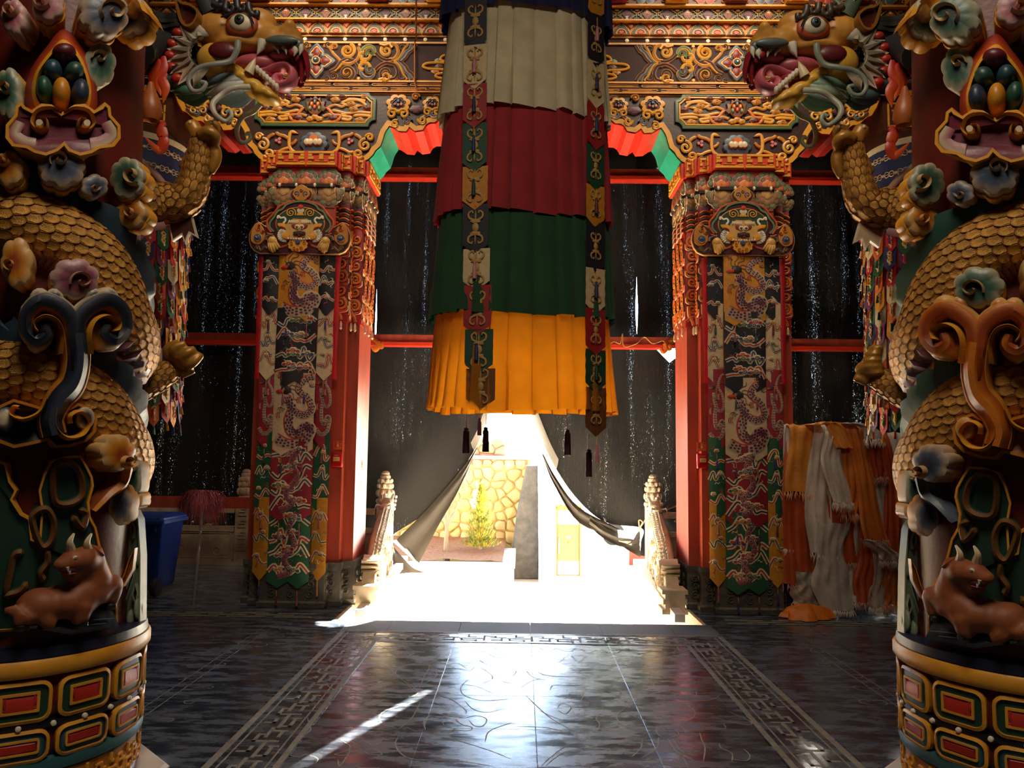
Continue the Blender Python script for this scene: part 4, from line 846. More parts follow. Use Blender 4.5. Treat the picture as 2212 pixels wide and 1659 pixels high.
def brocade(s):
    side = 'left' if s < 0 else 'right'; x0 = P(645, 600, 7.97)[0] if s < 0 else P(1607, 600, 7.97)[0]
    T = thing('brocade_hanging', 'tiered dragon brocade hanging with tassels on the %s red pillar' % side, 'hanging', (x0, 7.97, 3.68), 'brocade hangings')
    zt = [3.70, 3.02, 2.33, 1.62, .95, .27]
    ctr = ['yellow', 'black', 'cream', 'crim', 'green']; sid = ['black', 'cream', 'crim', 'green', 'yellow']
    rr = random.Random(4+s)
    for cxo, wd, cols, npt, yo, ofs in ((0, .43, ctr, 2, 0, 0), (-.30, .165, sid, 1, .02, .09), (.30, .165, sid, 1, .02, .09)):
        for k, cn in enumerate(cols):
            z1 = zt[k]+(.0 if k == 0 else .08)+(ofs if k else 0); z0 = zt[k+1]+ofs-.04; hgt = z1-z0; y = 7.985+yo-.004*(4-k)
            wv = lambda u, v: .010*sin(u*17+k+s)+.008*sin(v*5+u*9)-.02*(1-(2*u/wd)**2)*(1 if npt == 2 else .6)
            f = lambda u, v, w: (x0+cxo+u, y-w+wv(u, v), v); m = MB(f); n = 13; c = BRC[cn]; R = []
            for i in range(n):
                u = -wd/2+wd*i/(n-1); t = (i/(n-1)*npt) % 1. if i < n-1 else 1.
                tip = .09*(1-abs(2*t-1)) if npt == 1 else .07*(1-abs(2*((i/(n-1)*2) % 1. if i < n-1 else 0)-1))
                R.append([(u, z1+(z0-tip+.04-z1)*j/10, 0) for j in range(11)])
            m.grid(R, c)
            bo = m.build('tier', M['silk'], T, ang=60)
            tag(bo, {'yellow': 'golden yellow', 'black': 'black', 'cream': 'cream', 'crim': 'crimson', 'green': 'green'}[cn]+' brocade tier')
            e = MB(lambda u, v, w: f(u, v, w+.0015)); zc = (z0+z1)/2+.02
            e2 = MB(lambda u, v, w: f(u, v+zc, w*.55+.0015)); hh = (z1-z0)*1.0
            body = K['plum'] if cn != 'green' else K['sage']
            if npt == 2:
                if k in (0, 2): bro_dragon(e2, wd*.98, hh*.95, body, cn)
                else: bro_cloud(e2, wd*.96, hh*.95, cn, 1 if k % 2 else -1)
                if k in (3, 4):
                    pth = cr([(.2*wd, .4*hh), (.0, .2*hh), (.15*wd, 0), (-.1*wd, -.2*hh), (.05*wd, -.35*hh), (-.25*wd, -.42*hh)], 7); e2.band(pth, .07*wd, .07*wd, [(-1, 0, K['cream']), (-.85, .006, K['mauve']), (.85, .006, K['mauve']), (1, 0, K['cream'])])
                    for i in range(2, len(pth)-2, 2): e2.dome(ellip(pth[i][0], pth[i][1], .018, .016, 6), [(0, .005, K['cream']), (.4, .009, K['plum'])])
            else:
                (bro_cloud if k != 2 else bro_dragon)(e2, wd*(.96), hh*.9, *((cn, 1 if cxo > 0 else -1) if k != 2 else (body, cn)))
            emb = e2.build('embroidery', M['silk'], bo)
            for j in range(npt):
                tm = MB(); u = -wd/2+wd*(j+.5)/npt; p = f(u, z0-.03+(-.02 if npt == 2 else -.02), .004); tassel(tm, p, .15, rr.choice([K['plum'], hx('3a1f6a'), hx('1b4a3a'), hx('8a5a3a'), K['mauve']])); tm.build('tassel', M['silk'], bo)
    for t in (-1, 1):                      # red silk ribbons down both edges
        m = MB(lambda u, v, w: (x0+t*.41+u+.012*t*(v-3.7)*.3, 7.99-w, v)); m.grid([[(u*(1+.2*sin(v*9)), v, .006*cos(u*80)) for v in np.linspace(3.68, 2.35, 14)] for u in (-.026, -.012, .012, .026)], hx('b5121c')); m.build('red_ribbon', M['satin'], T)
brocade(-1); brocade(1)

# ------------------------------------------------------------------ fire call points and notices
M['plastic'] = mat('red_plastic', hx('b5141c'), rough=.3, vary=.05)
def textobj(body, size, loc, rot, matl, parent, name='lettering', ext=.0008):
    c = bpy.data.curves.new(name, 'FONT'); c.body = body; c.size = size; c.extrude = ext; c.align_x = 'CENTER'; c.align_y = 'CENTER'
    o = bpy.data.objects.new(name, c); COL.objects.link(o); dg = bpy.context.evaluated_depsgraph_get()
    me = bpy.data.meshes.new_from_object(o.evaluated_get(dg)); bpy.data.objects.remove(o); me.materials.clear(); me.materials.append(matl)
    o = bpy.data.objects.new(name, me); COL.objects.link(o); o.rotation_euler = rot; o.parent = parent; o.location = Vector(loc)-wloc(parent); return o
M['ink'] = mat('gold_print', hx('e2a653'), rough=.5, vary=.02); M['inkd'] = mat('dark_print', hx('2a1a12'), rough=.6, vary=.02)
for s in (-1, 1):
    a = P(728, 992, 8.13) if s < 0 else P(1517, 995, 8.13); side = 'left' if s < 0 else 'right'
    T = thing('fire_call_point', 'red fire alarm call point box on the %s pillar below a small notice' % side, 'alarm', (a[0], 8.15, a[2]), 'fire call points')
    f = lambda u, v, w: (a[0]+u, 8.148-w, a[2]+v)
    m = MB(f); m.dome(rrect(-.056, -.082, .056, .075, .008), [(0, 0, K['red']), (0, .03, K['red']), (.008, .04, K['red'])], off=True); m.build('housing', M['plastic'], T)
    m = MB(f); m.dome(rrect(-.042, -.03, .042, .058, .006), [(0, .04, K['red']), (0, .048, K['red']), (.008, .052, K['red'])], off=True); m.build('push_frame', M['plastic'], T)
    m = MB(f); m.dome(rrect(-.033, -.018, .033, .024, .005), [(0, .05, K['gold']), (0, .054, hx('e0b060')), (.002, .055, hx('e0b060'))], off=True); m.build('label_plate', M['flat'], T)
    m = MB(lambda u, v, w: f(u, v, w+.055))
    for k in range(3):
        x = -.017+k*.017
        for (x0, z0, x1, z1) in ((-.005, .006, .005, .0075), (-.005, .001, .005, .0025), (-.0008, -.004, .0008, .009), (-.006, -.004, .006, -.0025)): rect(m, x+x0, .002+z0, x+x1, .002+z1, .0006, K['dbrown'])
    for k in range(7): rect(m, -.024+k*.007, -.012, -.0195+k*.007, -.010, .0005, K['dbrown']); rect(m, -.02+k*.006, .038, -.016+k*.006, .043, .0005, K['line'])
    m.build('label_print', M['flat'], T, smooth=False)
    zc = P(728, 962, 8.14)[2] if s < 0 else P(1517, 965, 8.14)[2]
    N = thing('notice_plate', 'small square orange-red notice above the fire call point on the %s pillar' % side, 'sign', (a[0], 8.15, zc), 'fire notices')
    f2 = lambda u, v, w: (a[0]+u, 8.149-w, zc+v)
    m = MB(f2); m.dome(rrect(-.052, -.048, .052, .048, .002), [(0, 0, K['vermil']), (0, .003, K['orange']), (.003, .004, K['orange']), (.0035, .0035, K['vermil'])], off=True); m.build('plate', M['flat'], N)
    m = MB(lambda u, v, w: f2(u, v, w+.0036)); g_ = hx('e8b45c')
    m.dome(rrect(-.012, -.016, .012, .008, .005), [(0, 0, g_), (.002, .001, g_)], off=True); rect(m, -.005, .008, .0, .022, .001, g_); m.stroke(rrect(-.013, .014, .011, .036, .004), .0022, .001, g_, closed=True); rect(m, -.006, .02, .0, .03, .001, g_)
    for k in range(6): rect(m, -.042+k*.0145, -.031, -.034+k*.0145, -.024, .0008, g_); rect(m, -.041, .03-k*.010, -.038, .036-k*.010, .0008, g_)
    for k in range(9): rect(m, -.03+k*.007, -.041, -.025+k*.007, -.038, .0006, g_)
    m.build('notice_print', M['flat'], N, smooth=False)
    textobj('119', .026, (a[0]+.034, 8.1445, zc+.004), (pi/2, -pi/2, 0), M['ink'], N)
# stickers on the lit side face of the left pillar
xs = -PX_+PC+.0015
for lab, y, z, hw, hz, c1, c2 in (('small gold and red sticker on the side face of the left pillar', 8.62, P(777, 1003, 8.6)[2], .05, .055, K['tan'], K['vermil']), ('small white red and blue sticker low on the side face of the left pillar', 8.6, P(775, 1046, 8.6)[2], .028, .052, K['white'], K['red'])):
    m = MB(lambda u, v, w, y=y, z=z: (xs+w, y+u, z+v)); m.dome(rrect(-hw, -hz, hw, hz, .004), [(0, 0, K['white']), (0, .002, K['white']), (.006, .0022, K['white']), (.007, .002, c1)], off=True)
    m.fn = lambda u, v, w, y=y, z=z: (xs+w+.002, y+u, z+v); rect(m, -hw*.5, hz*.35 if hw < .04 else -hz*.2, hw*.5, hz*.75 if hw < .04 else hz*.5, .0006, c2)
    if hw < .04: rect(m, -hw*.6, -hz*.85, hw*.2, -hz*.65, .0006, K['blue'])
    else:
        for k in range(3): rect(m, -hw*.6+k*hw*.4, -hz*.6, -hw*.35+k*hw*.4, -hz*.4, .0006, c2)
    tag(m.build('sticker', M['flat']), lab, 'sticker')
# ------------------------------------------------------------------ tiered victory banner in the middle of the bay
VC = np.array((.0, 6.15)); VROT = radians(10)
def vpt(a, ax, ay, g=0.):
    ca, sa = cos(a), sin(a); e = 2/2.5
    x = (ax+g)*abs(ca)**e*(1 if ca > 0 else -1); y = (ay+g)*abs(sa)**e*(1 if sa > 0 else -1)
    return np.array((VC[0]+x*cos(VROT)-y*sin(VROT), VC[1]+x*sin(VROT)+y*cos(VROT)))
VB = thing('victory_banner', 'pleated five-tier victory banner in blue, white, red, green and yellow hanging in the middle', 'banner', (0, 6.15, 1.9))
TIERS = [('blue', hx('141a4a'), 6.6, 5.10, .63, .68), ('white', hx('d8cba6'), 5.3, 4.28, .615, .675), ('red', hx('a3272b'), 4.45, 3.45, .64, .69), ('green', hx('1c4a28'), 3.6, 2.66, .655, .715), ('yellow', hx('c87c10'), 2.85, 1.93, .66, .725)]
rv = random.Random(11)
for k, (nm, c, z1, z0, a1, a0) in enumerate(TIERS):
    m = MB(); NP = 32; R = []; ph = [rv.uniform(-.35, .35) for _ in range(NP)]; dz = [rv.uniform(-.012, .012) for _ in range(NP)]
    for i in range(NP*5):
        p, q = divmod(i, 5); a = 2*pi*(p+(0, .12, .4, .7, .98)[q]+ph[p]*.25*sin(pi*q/5))/NP; pro = (0, .95, .8, .55, .25)[q]; row = []
        for j in range(10):
            t = j/9; ax = a1+(a0-a1)*t**.8; amp = (.016+.030*t)*(1+.5*ph[p]); xy = vpt(a, ax, ax*.58, amp*pro+.008*sin(5*a+k+3*t))
            row.append((xy[0], xy[1], z1+(z0+dz[p]*t+.012*sin(a*3+k)-z1)*t))
        R.append(row)
    m.grid(R, c, ci=True); o = m.build('tier', M['thin'] if nm == 'yellow' else M['cloth'], VB, ang=75); o['label'] = nm+' pleated cloth tier'
m = MB(); m.tube([(0, 6.15, 6.5), (0, 6.15, 9.0)], .03, K['dbrown'], 6); m.lathe([(.02, 6.62), (.6, 6.6), (.62, 6.58), (.02, 6.57)], 20, K['dbrown'], c=(0, 6.15)); m.build('hanging_cord', M['cloth'], VB)
def vajra(m, k):
    G = hx('b08a4a'); m.dome(ellip(0, 0, .026*k, .036*k, 12), [(0, .001, G), (.3, .006, G), (.8, .008, G)])
    for t in (-1, 1):
        m.dome(lobes(0, t*.048*k, .044*k, .018*k, 5, .2), [(0, .001, G), (.3, .005, G)])
        m.stroke([(0, t*.06*k), (0, t*.10*k), (0, t*.135*k)], .012*k, .005, G, taper=1)
        for u in (-1, 1): m.stroke(cr([(u*.012*k, t*.055*k), (u*.05*k, t*.075*k), (u*.056*k, t*.11*k), (u*.03*k, t*.128*k), (u*.022*k, t*.11*k)], 5), lambda f: .02*k*(1-.4*f), .005, G)
def vstrap(side, a, tips, cols, y0, wd, gap, nm):
    c0 = vpt(a, .70, .41, gap); up = vpt(a+.05, .70, .41, gap)-vpt(a-.05, .70, .41, gap); up = -up/np.hypot(*up)
    if up[0] < 0: up = -up
    nn = np.array((up[1], -up[0])); sp = None
    zz = [1.6+y0*math.tan(atan2(829.5-y, FPX)+PIT) for y in tips]; S = thing('x', 'x', 'x') if 0 else None
    root = None
    for k in range(len(tips)):
        z0 = zz[k]; z1 = zz[k-1]+.045 if k else z0+.45; L = z1-z0; w0 = wd*(1+.28*k/len(tips)); lean = .10*(k/len(tips))**2*(1 if side < 0 else .3)
        f = lambda u, v, w: (c0[0]+up[0]*(u+lean)+nn[0]*(w+.014-.0025*k), c0[1]+up[1]*(u+lean)+nn[1]*(w+.014-.0025*k), v)
        m = MB(f); R = []
        for i in range(9):
            u = -w0/2+w0*i/8; zb = z0+.075*abs(2*u/w0); R.append([(u, z1+(zb-z1)*j/6, .004*sin(9*u+3*j+k)) for j in range(7)])
        m.grid(R, cols[k]); o = m.build('strap_segment', M['silk'], VB, ang=60)
        if root is None: root = o
        e = MB(lambda u, v, w: f(u, v+z0+.045+L*.42, w+.005)); vajra(e, .98 if wd > .17 else .8); e.build('vajra_emblem', M['silk'], o)
        if k % 2 == (0 if side > 0 else 1) or k < 3:
            tm = MB(); p = f(0, z0+.01, .012); tassel(tm, p, .2, [hx('c07a80'), hx('2a1d4a'), hx('1b2f5a'), hx('12352a'), hx('5a1d2a')][k % 5], .015); tm.build('tassel', M['silk'], o)
CS = dict(k=hx('14121a'), w=hx('c9b184'), r=hx('97141c'), g=hx('14422a'), y=hx('c07d18'), b=hx('6b3d14'))
vstrap(-1, pi+pi*.31, [100, 185, 270, 365, 448, 545, 625, 722, 808, 885], [CS[c] for c in 'kwrgykwrgb'], 5.62, .178, .035, 'l')
vstrap(1, pi*1.70, [62, 162, 250, 338, 422, 500, 598, 683, 770, 850, 943], [CS[c] for c in 'ykwrgykwrgb'], 5.98, .16, .05, 'r')
for px, py, Y in ((1008, 893, 6.0), (1050, 893, 6.2), (1226, 898, 6.1), (1272, 938, 6.2)):
    m = MB(); tassel(m, tuple(P(px, py, Y)), .31 if py < 930 else .34, hx('3a1022') if px != 1050 else K['black'], .027); m.build('tassel', M['silk'], VB)

# ------------------------------------------------------------------ round patchwork banners in the side bays
def sidebanner(s):
    c = np.array((s*3.22, 6.15)); R0 = .40; side = 'left' if s < 0 else 'right'
    T = thing('patchwork_banner', 'round hanging banner of many coloured cloth tabs behind the %s dragon column' % side, 'banner', (c[0], c[1], 1.76), 'patchwork banners')
    def cyl(z0, z1, r, col, nm, g=0, n=56):
        m = MB(); m.grid([[(c[0]+(r+g*((i % 3)-1))*cos(2*pi*i/n), c[1]+(r+g*((i % 3)-1))*sin(2*pi*i/n), z0+(z1-z0)*j/4) for j in range(5)] for i in range(n)], col, ci=True); return m.build(nm, M['silk'], T, ang=60)
    m = MB(); m.tube([(c[0], c[1], 4.05), (c[0], c[1], 9.0)], .015, K['dbrown'], 6)
    for k in range(3): m.tube([(c[0], c[1], 4.5), (c[0]+.4*cos(k*2.1), c[1]+.4*sin(k*2.1), 4.08)], .006, K['dbrown'], 5)
    m.build('cord', M['cloth'], T)
    cyl(4.04, 4.09, R0+.012, K['cream'], 'rim_band'); b = cyl(3.74, 4.05, R0+.004, hx('1d2a55'), 'blue_band', .003); cyl(3.58, 3.745, R0+.002, K['yellow'], 'yellow_band', .004); cyl(1.95, 3.6, R0-.01, hx('8f1a1f'), 'inner_drum', .006)
    A0 = -pi/2+s*-radians(50)
    for i in range(9):
        for j in range(2):
            m = MB(); a = A0-s*-radians(0)+radians(-60+15*i); z = 3.97-.14*j
            m.fn = lambda u, v, w, a=a, z=z: (c[0]+(R0+.006+w)*cos(a+u/R0), c[1]+(R0+.006+w)*sin(a+u/R0), z+v)
            m.dome(ellip(0, 0, .012, .012, 8), [(0, .001, K['line']), (.5, .004, K['line'])])
            for t in (-1, 1): m.stroke(cr([(t*.012, 0), (t*.025, .022), (t*.05, .012), (t*.05, -.012), (t*.025, -.022), (t*.012, 0)], 4), .007, .004, K['line']); m.stroke([(t*.015, 0), (t*.05, 0)], .005, .004, K['line'])
            m.build('gold_emblem', M['silk'], b)
    pal = [hx('b3151d'), hx('d9901c'), hx('1b5a34'), hx('d9cba8'), hx('1c2c62'), hx('c8641c'), hx('6b2a5c')]; base = []
    for q, cc in enumerate(pal):
        mb = MB(lambda u, v, w: (u, -w, v)); R = [[(-.048, 0, .0), (-.048, -.15, .006)], [(0, 0, .008), (0, -.205, .014)], [(.048, 0, 0), (.048, -.15, .006)]]
        mb.grid([[tuple(np.array(r[0])+(np.array(r[1])-np.array(r[0]))*t) for t in (0, .35, .7, 1)] for r in R], cc); mb.fn = lambda u, v, w: (u, -w-.012, v-.09); mb2 = mb
        G = hx('d9b877'); mb.stroke(cr([(0, .05), (-.016, .03), (.014, .01), (-.014, -.02), (.01, -.05), (0, -.06)], 4), .014, .004, G); mb.stroke(cr([(0, .05), (.016, .03), (-.012, .01), (.014, -.02), (0, -.05)], 4), .008, .004, G)
        mb.fn = None; mb.tube([(0, -.012, -.2), (0, -.016, -.26)], [.008, .012], pal[(q*3+1) % 7], 6)
        base.append(mb.build('tab', M['silk'], T)); COL.objects.unlink(base[-1])
    rr = random.Random(9)
    for col in range(10):
        a = A0+radians(-67+15*col); rad = R0+.022
        for row in range(13):
            o = base[(col*2+row*3+rr.randint(0, 1)) % 7]; z = 3.66-.138*row-.03*(col % 2); t = o.copy(); COL.objects.link(t); t.parent = T
            t.location = Vector((c[0]+rad*cos(a), c[1]+rad*sin(a), z))-T.location; t.rotation_euler = (rr.uniform(-.06, .02), rr.uniform(-.05, .05), a+pi/2+rr.uniform(-.2, .2))
    for o in base: bpy.data.objects.remove(o)
sidebanner(-1); sidebanner(1)

# ------------------------------------------------------------------ black shade curtains with pin holes
def holes(n, b, mp, mx):
    L = n.links.new; gm = n.nodes.new('ShaderNodeNewGeometry')
    m1 = n.nodes.new('ShaderNodeMapping'); m1.inputs['Scale'].default_value = (190, 1, 55); L(gm.outputs['Position'], m1.inputs[0])
    a = n.nodes.new('ShaderNodeTexNoise'); a.inputs['Scale'].default_value = 1; a.inputs['Detail'].default_value = 2; L(m1.outputs[0], a.inputs['Vector'])
    m2 = n.nodes.new('ShaderNodeMapping'); m2.inputs['Scale'].default_value = (9, 1, .35); L(gm.outputs['Position'], m2.inputs[0])
    c = n.nodes.new('ShaderNodeTexNoise'); c.inputs['Scale'].default_value = 1; c.inputs['Detail'].default_value = 3; L(m2.outputs[0], c.inputs['Vector'])
    ad = n.nodes.new('ShaderNodeMath'); ad.operation = 'MULTIPLY_ADD'; ad.inputs[1].default_value = .55; L(c.outputs[0], ad.inputs[0]); L(a.outputs[0], ad.inputs[2])
    r = n.nodes.new('ShaderNodeMapRange'); r.inputs[1].default_value = 1.01; r.inputs[2].default_value = 1.15; r.inputs[3].default_value = 0; r.inputs[4].default_value = .15; L(ad.outputs[0], r.inputs[0])
    t = n.nodes.new('ShaderNodeBsdfTransparent'); s = n.nodes.new('ShaderNodeMixShader'); L(r.outputs[0], s.inputs[0]); L(b.outputs[0], s.inputs[1]); L(t.outputs[0], s.inputs[2]); L(s.outputs[0], n.nodes['Material Output'].inputs[0])
M['shade'] = mat('black_shade_cloth', hx('131211'), rough=.9, bump=.4, bscale=60, vary=.35, vscale=1.5, stretch=(2, 1, .5), extra=holes)
M['flap'] = mat('brown_black_lining', hx('2c261f'), rough=.9, bump=.3, bscale=80, vary=.2, vscale=4)
M['hem'] = mat('white_hem', hx('f2efe6'), rough=.8, vary=.03, extra=trans(.6))
def curtain(label, panels, y=11.3, group=None):
    T = thing('shade_curtain', label, 'curtain', (panels[0][0], y, panels[0][2]), group)
    for x0, x1, z0, z1, l0, l1 in panels:
        m = MB(); n = max(6, int((x1-x0)*9)); R = []
        for i in range(n+1):
            row = []
            for j in range(15):
                t = j/14; z = z0+(z1-z0)*t; xa = x0+(l0(z) if l0 else 0); xb = x1-(l1(z) if l1 else 0); x = xa+(xb-xa)*i/n
                row.append((x, y+.035*sin(x*6.5+.6*sin(z*1.1))+.02*sin(x*15+z*.7)+.012*sin(z*3+x), z))
            R.append(row)
        m.grid(R, K['black']); m.build('curtain_panel', M['shade'], T, ang=80)
def lens(zc, hl, wd): return lambda z: wd*max(0, 1-((z-zc)/hl)**2)
xs1 = P(1375, 665, 11.3)[0]; zs1 = P(1375, 668, 11.3)[2]; xs0 = P(812, 700, 11.3)[0]; zs0 = P(812, 695, 11.3)[2]
curtain('black shade curtain hanging behind the left aisle above the stone railing', [(-8.9, -4.9, .0, 6.2, None, None), (-4.9, -3.0, .0, 6.2, None, None)])
curtain('black shade curtain hanging behind the right aisle over the piled scarves', [(3.0, 4.9, .0, 6.2, None, None), (4.9, 8.9, .0, 6.2, None, None)])
curtain('black shade curtain across the upper part of the doorway between the red tie beams', [(-3.0, xs0, 3.16, 6.2, None, lens(zs0, .35, .012)), (xs0, xs1, 3.16, 6.2, lens(zs0, .35, .012), lens(zs1, .35, .018)), (xs1, 3.0, 3.16, 6.2, lens(zs1, .35, .016), lens(3.2, .2, .0))])
def swag(s, label, edge, bottom, hemw, flaps):
    y = 11.32; E = [P(px, py, y) for px, py in edge]; E = cr(E, 5); T = thing('shade_curtain', label, 'curtain', (s*2.9, y, .0))
    m = MB(); R = []; N = len(E); xo = s*3.0
    for k, e in enumerate(E):
        t = k/(N-1); zo = 3.25*(1-t)+.02*t
        R.append([(xo+(e[0]-xo)*u, y+.03*sin(u*13+t*4)*(1-.4*u)+.02*sin(u*5-t*9), zo+(e[2]-zo)*(u**1.3 if t > .5 else u)) for u in np.linspace(0, 1, 16)])
    if s > 0:
        for k in range(len(R)):
            R[k] = [(x, yy, z-.30*max(0, 1-abs(x-2.2)/.3)*max(0, 1-k/8)) for x, yy, z in R[k]]
    m.grid(R, K['black']); m.build('curtain_panel', M['shade'], T, ang=80)
    q = [np.array((e[0], e[2])) for e in E]; mm = MB(lambda u, v, w: (u, y+.02-w, v)); mm.band(q, (.0 if s < 0 else hemw), (hemw if s < 0 else 0), [(-1, .0, K['white']), (0, .006, K['white']), (1, 0, K['white'])]); mm.build('white_hem', M['hem'], T)
    for nm, mt, A, B, dy in flaps:
        a = cr([P(*p, y+dy) for p in A], 5); b_ = cr([P(*p, y+dy+.06) for p in B], 5); n = min(len(a), len(b_)); m = MB()
        m.grid([[a[i]+(b_[i]-a[i])*u+np.array((0, .03*sin(u*9+i*.2), 0)) for u in np.linspace(0, 1, 8)] for i in range(n)], K['brown']); m.build(nm, M[mt], T, ang=80)
    return T
swag(-1, 'black shade curtain swept to the left post of the doorway', [(1118, 742), (1116, 820), (1112, 858), (1086, 866), (1060, 893), (1038, 948), (985, 1035), (920, 1108), (845, 1160), (844, 1200), (846, 1236)], None, .10,
     [('lining_flap', 'flap', [(1033, 962), (1000, 1010), (930, 1092), (856, 1166)], [(1028, 975), (990, 1060), (945, 1140), (905, 1217)], -.06),
      ('white_hem', 'hem', [(846, 1168), (868, 1188), (898, 1216), (920, 1236)], [(858, 1166), (880, 1186), (906, 1216), (945, 1236)], -.09),
      ('lower_corner', 'flap', [(845, 1185), (845, 1205), (846, 1225), (848, 1240)], [(848, 1180), (870, 1203), (893, 1226), (918, 1236)], -.05)])
swag(1, 'black shade curtain swept to the right post of the doorway', [(1116, 742), (1113, 820), (1114, 858), (1136, 866), (1147, 893), (1186, 985), (1240, 1070), (1305, 1127), (1384, 1140), (1384, 1170), (1382, 1200)], None, .10,
     [('lining_flap', 'flap', [(1172, 978), (1200, 1030), (1250, 1095), (1340, 1144)], [(1172, 985), (1196, 1045), (1252, 1130), (1340, 1160)], -.07),
      ('lining_flap', 'flap', [(1275, 1115), (1300, 1135), (1335, 1155), (1372, 1166)], [(1272, 1135), (1300, 1160), (1340, 1180), (1374, 1178)], -.10),
      ('tape_patch', 'hem', [(1334, 1144), (1345, 1146), (1352, 1147), (1364, 1147)], [(1337, 1170), (1346, 1172), (1354, 1174), (1364, 1178)], -.14),
      ('lower_corner', 'flap', [(1368, 1168), (1372, 1160), (1377, 1152), (1382, 1146)], [(1344, 1180), (1356, 1188), (1370, 1196), (1383, 1204)], -.12)])
m = MB(); m.tube(cr([P(1383, 1139, 11.2), P(1400, 1118, 11.1), P(1430, 1106, 11.0), P(1462, 1093, 10.9)], 4), .012, hx('b39a74'), 6); m.tube(cr([P(1383, 1139, 11.2), P(1388, 1128, 11.12), P(1380, 1124, 11.1), P(1383, 1150, 11.1)], 4), .01, hx('b39a74'), 6)
tag(m.build('curtain_tie', M['cloth']), 'thin rope tying the swept curtain to the right stone post', 'rope')

# ------------------------------------------------------------------ red tie beams, ribbons
for nm, z0, z1, lab in (('tie_beam', 5.62, 5.78, 'upper red tie beam running behind the pillars in front of the black curtains'), ('tie_beam', 3.13, 3.29, 'lower red tie beam running behind the pillars below the upper curtains')):
    T = thing(nm, lab, 'beam', (0, 11.05, z0))
    m = MB(); m.box(-8.95, 10.98, z0+.05, 8.95, 11.14, z1, K['red']); m.build('beam_body', M['redlac'], T, smooth=False)
    m = MB(); m.box(-8.95, 10.955, z0, 8.95, 11.15, z0+.05, K['vermil']); m.build('lower_moulding', mat('bright_red_edge', hx('c8341e'), rough=.4, vary=.1), T, smooth=False)
m = MB(); m.box(-8.9, 10.35, .82, -2.9, 10.45, .97, K['red']); tag(m.build('guard_rail', M['redlac'], smooth=False), 'low dark red rail across the left aisle in front of the stone balustrade', 'rail')
for lab, px, py, dx in (('orange ribbon knotted on the lower tie beam beside the left pillar', 815, 738, 1), ('orange ribbon knotted on the lower tie beam beside the right pillar', 1437, 742, -1)):
    T = thing('orange_ribbon', lab, 'ribbon', tuple(P(px, py, 10.93)))
    for nm, pts, r in (('loop', [(px-dx*22, py-10), (px-dx*8, py-4), (px, py)], .03), ('tail', [(px, py), (px+2, py+10), (px-4, py+18), (px-10, py+10)], .035), ('tail', [(px, py), (px+4, py+10), (px+10, py+12), (px+8, py+4)], .03)):
        m = MB(); m.tube(cr([P(x, y, 10.92-.03*(nm != 'loop')) for x, y in pts], 5), r, hx('d9731c'), 7, flat=.35); m.build(nm, M['satin'], T)
m = MB(); m.tube(cr([P(x, y, 10.92) for x, y in ((1310, 752), (1325, 738), (1340, 742), (1345, 720), (1348, 748), (1375, 742), (1392, 728), (1410, 742), (1432, 736), (1440, 745), (1460, 738))], 5), .008, hx('b98a4a'), 6); tag(m.build('cord', M['cloth']), 'loose thin cord wound along the lower tie beam right of the banner', 'rope')

# ------------------------------------------------------------------ stone balustrades
def finial(m, x, y, z, sc=1.):
    pr = [(.075, 0), (.105, .02), (.11, .05), (.085, .08), (.10, .10), (.115, .14), (.10, .19), (.085, .20), (.10, .22), (.095, .26), (.08, .275), (.09, .29), (.085, .33), (.07, .345), (.075, .36), (.068, .39), (.055, .40), (.06, .415), (.05, .435), (.03, .45), (.002, .455)]
    m.lathe([(r*sc, z+h*sc) for r, h in pr], 16, K['white'], c=(x, y))
    for ring, (zz, r, n, hh) in enumerate(((.03, .105, 9, .035), (.14, .108, 9, .05), (.24, .095, 8, .04), (.31, .085, 8, .035))):
        for k in range(n):
            a = 2*pi*(k+.5*(ring % 2))/n; m.ell((x+r*sc*cos(a), y+r*sc*sin(a), z+zz*sc), (.028*sc, .028*sc, hh*sc), K['white'], 6, 4)
def newel(x, y, lab, grp=None, zb=0):
    T = thing('newel_post', lab, 'post', (x, y, zb), grp)
    m = MB(); m.box(x-.10, y-.10, zb, x+.10, y+.10, .88, K['white']); m.box(x-.115, y-.115, zb, x+.115, y+.115, .06, K['white'])
    m.fn = lambda u, v, w: (x+u, y-.10-w, v)
    for k in range(4):
        z = .2+.16*k
        for (x0, z0, x1, z1) in ((-.06, 0, .06, .012), (-.06, .05, .03, .062), (-.06, 0, -.048, .1), (.03, .05, .042, .12), (-.02, .09, .06, .1)): rect(m, x0, z+z0, x1, z+z1, .012, K['white'])
    m.build('shaft', M['stone'], T, smooth=False); m = MB(); finial(m, x, y, .88); m.build('lotus_finial', M['stone'], T)
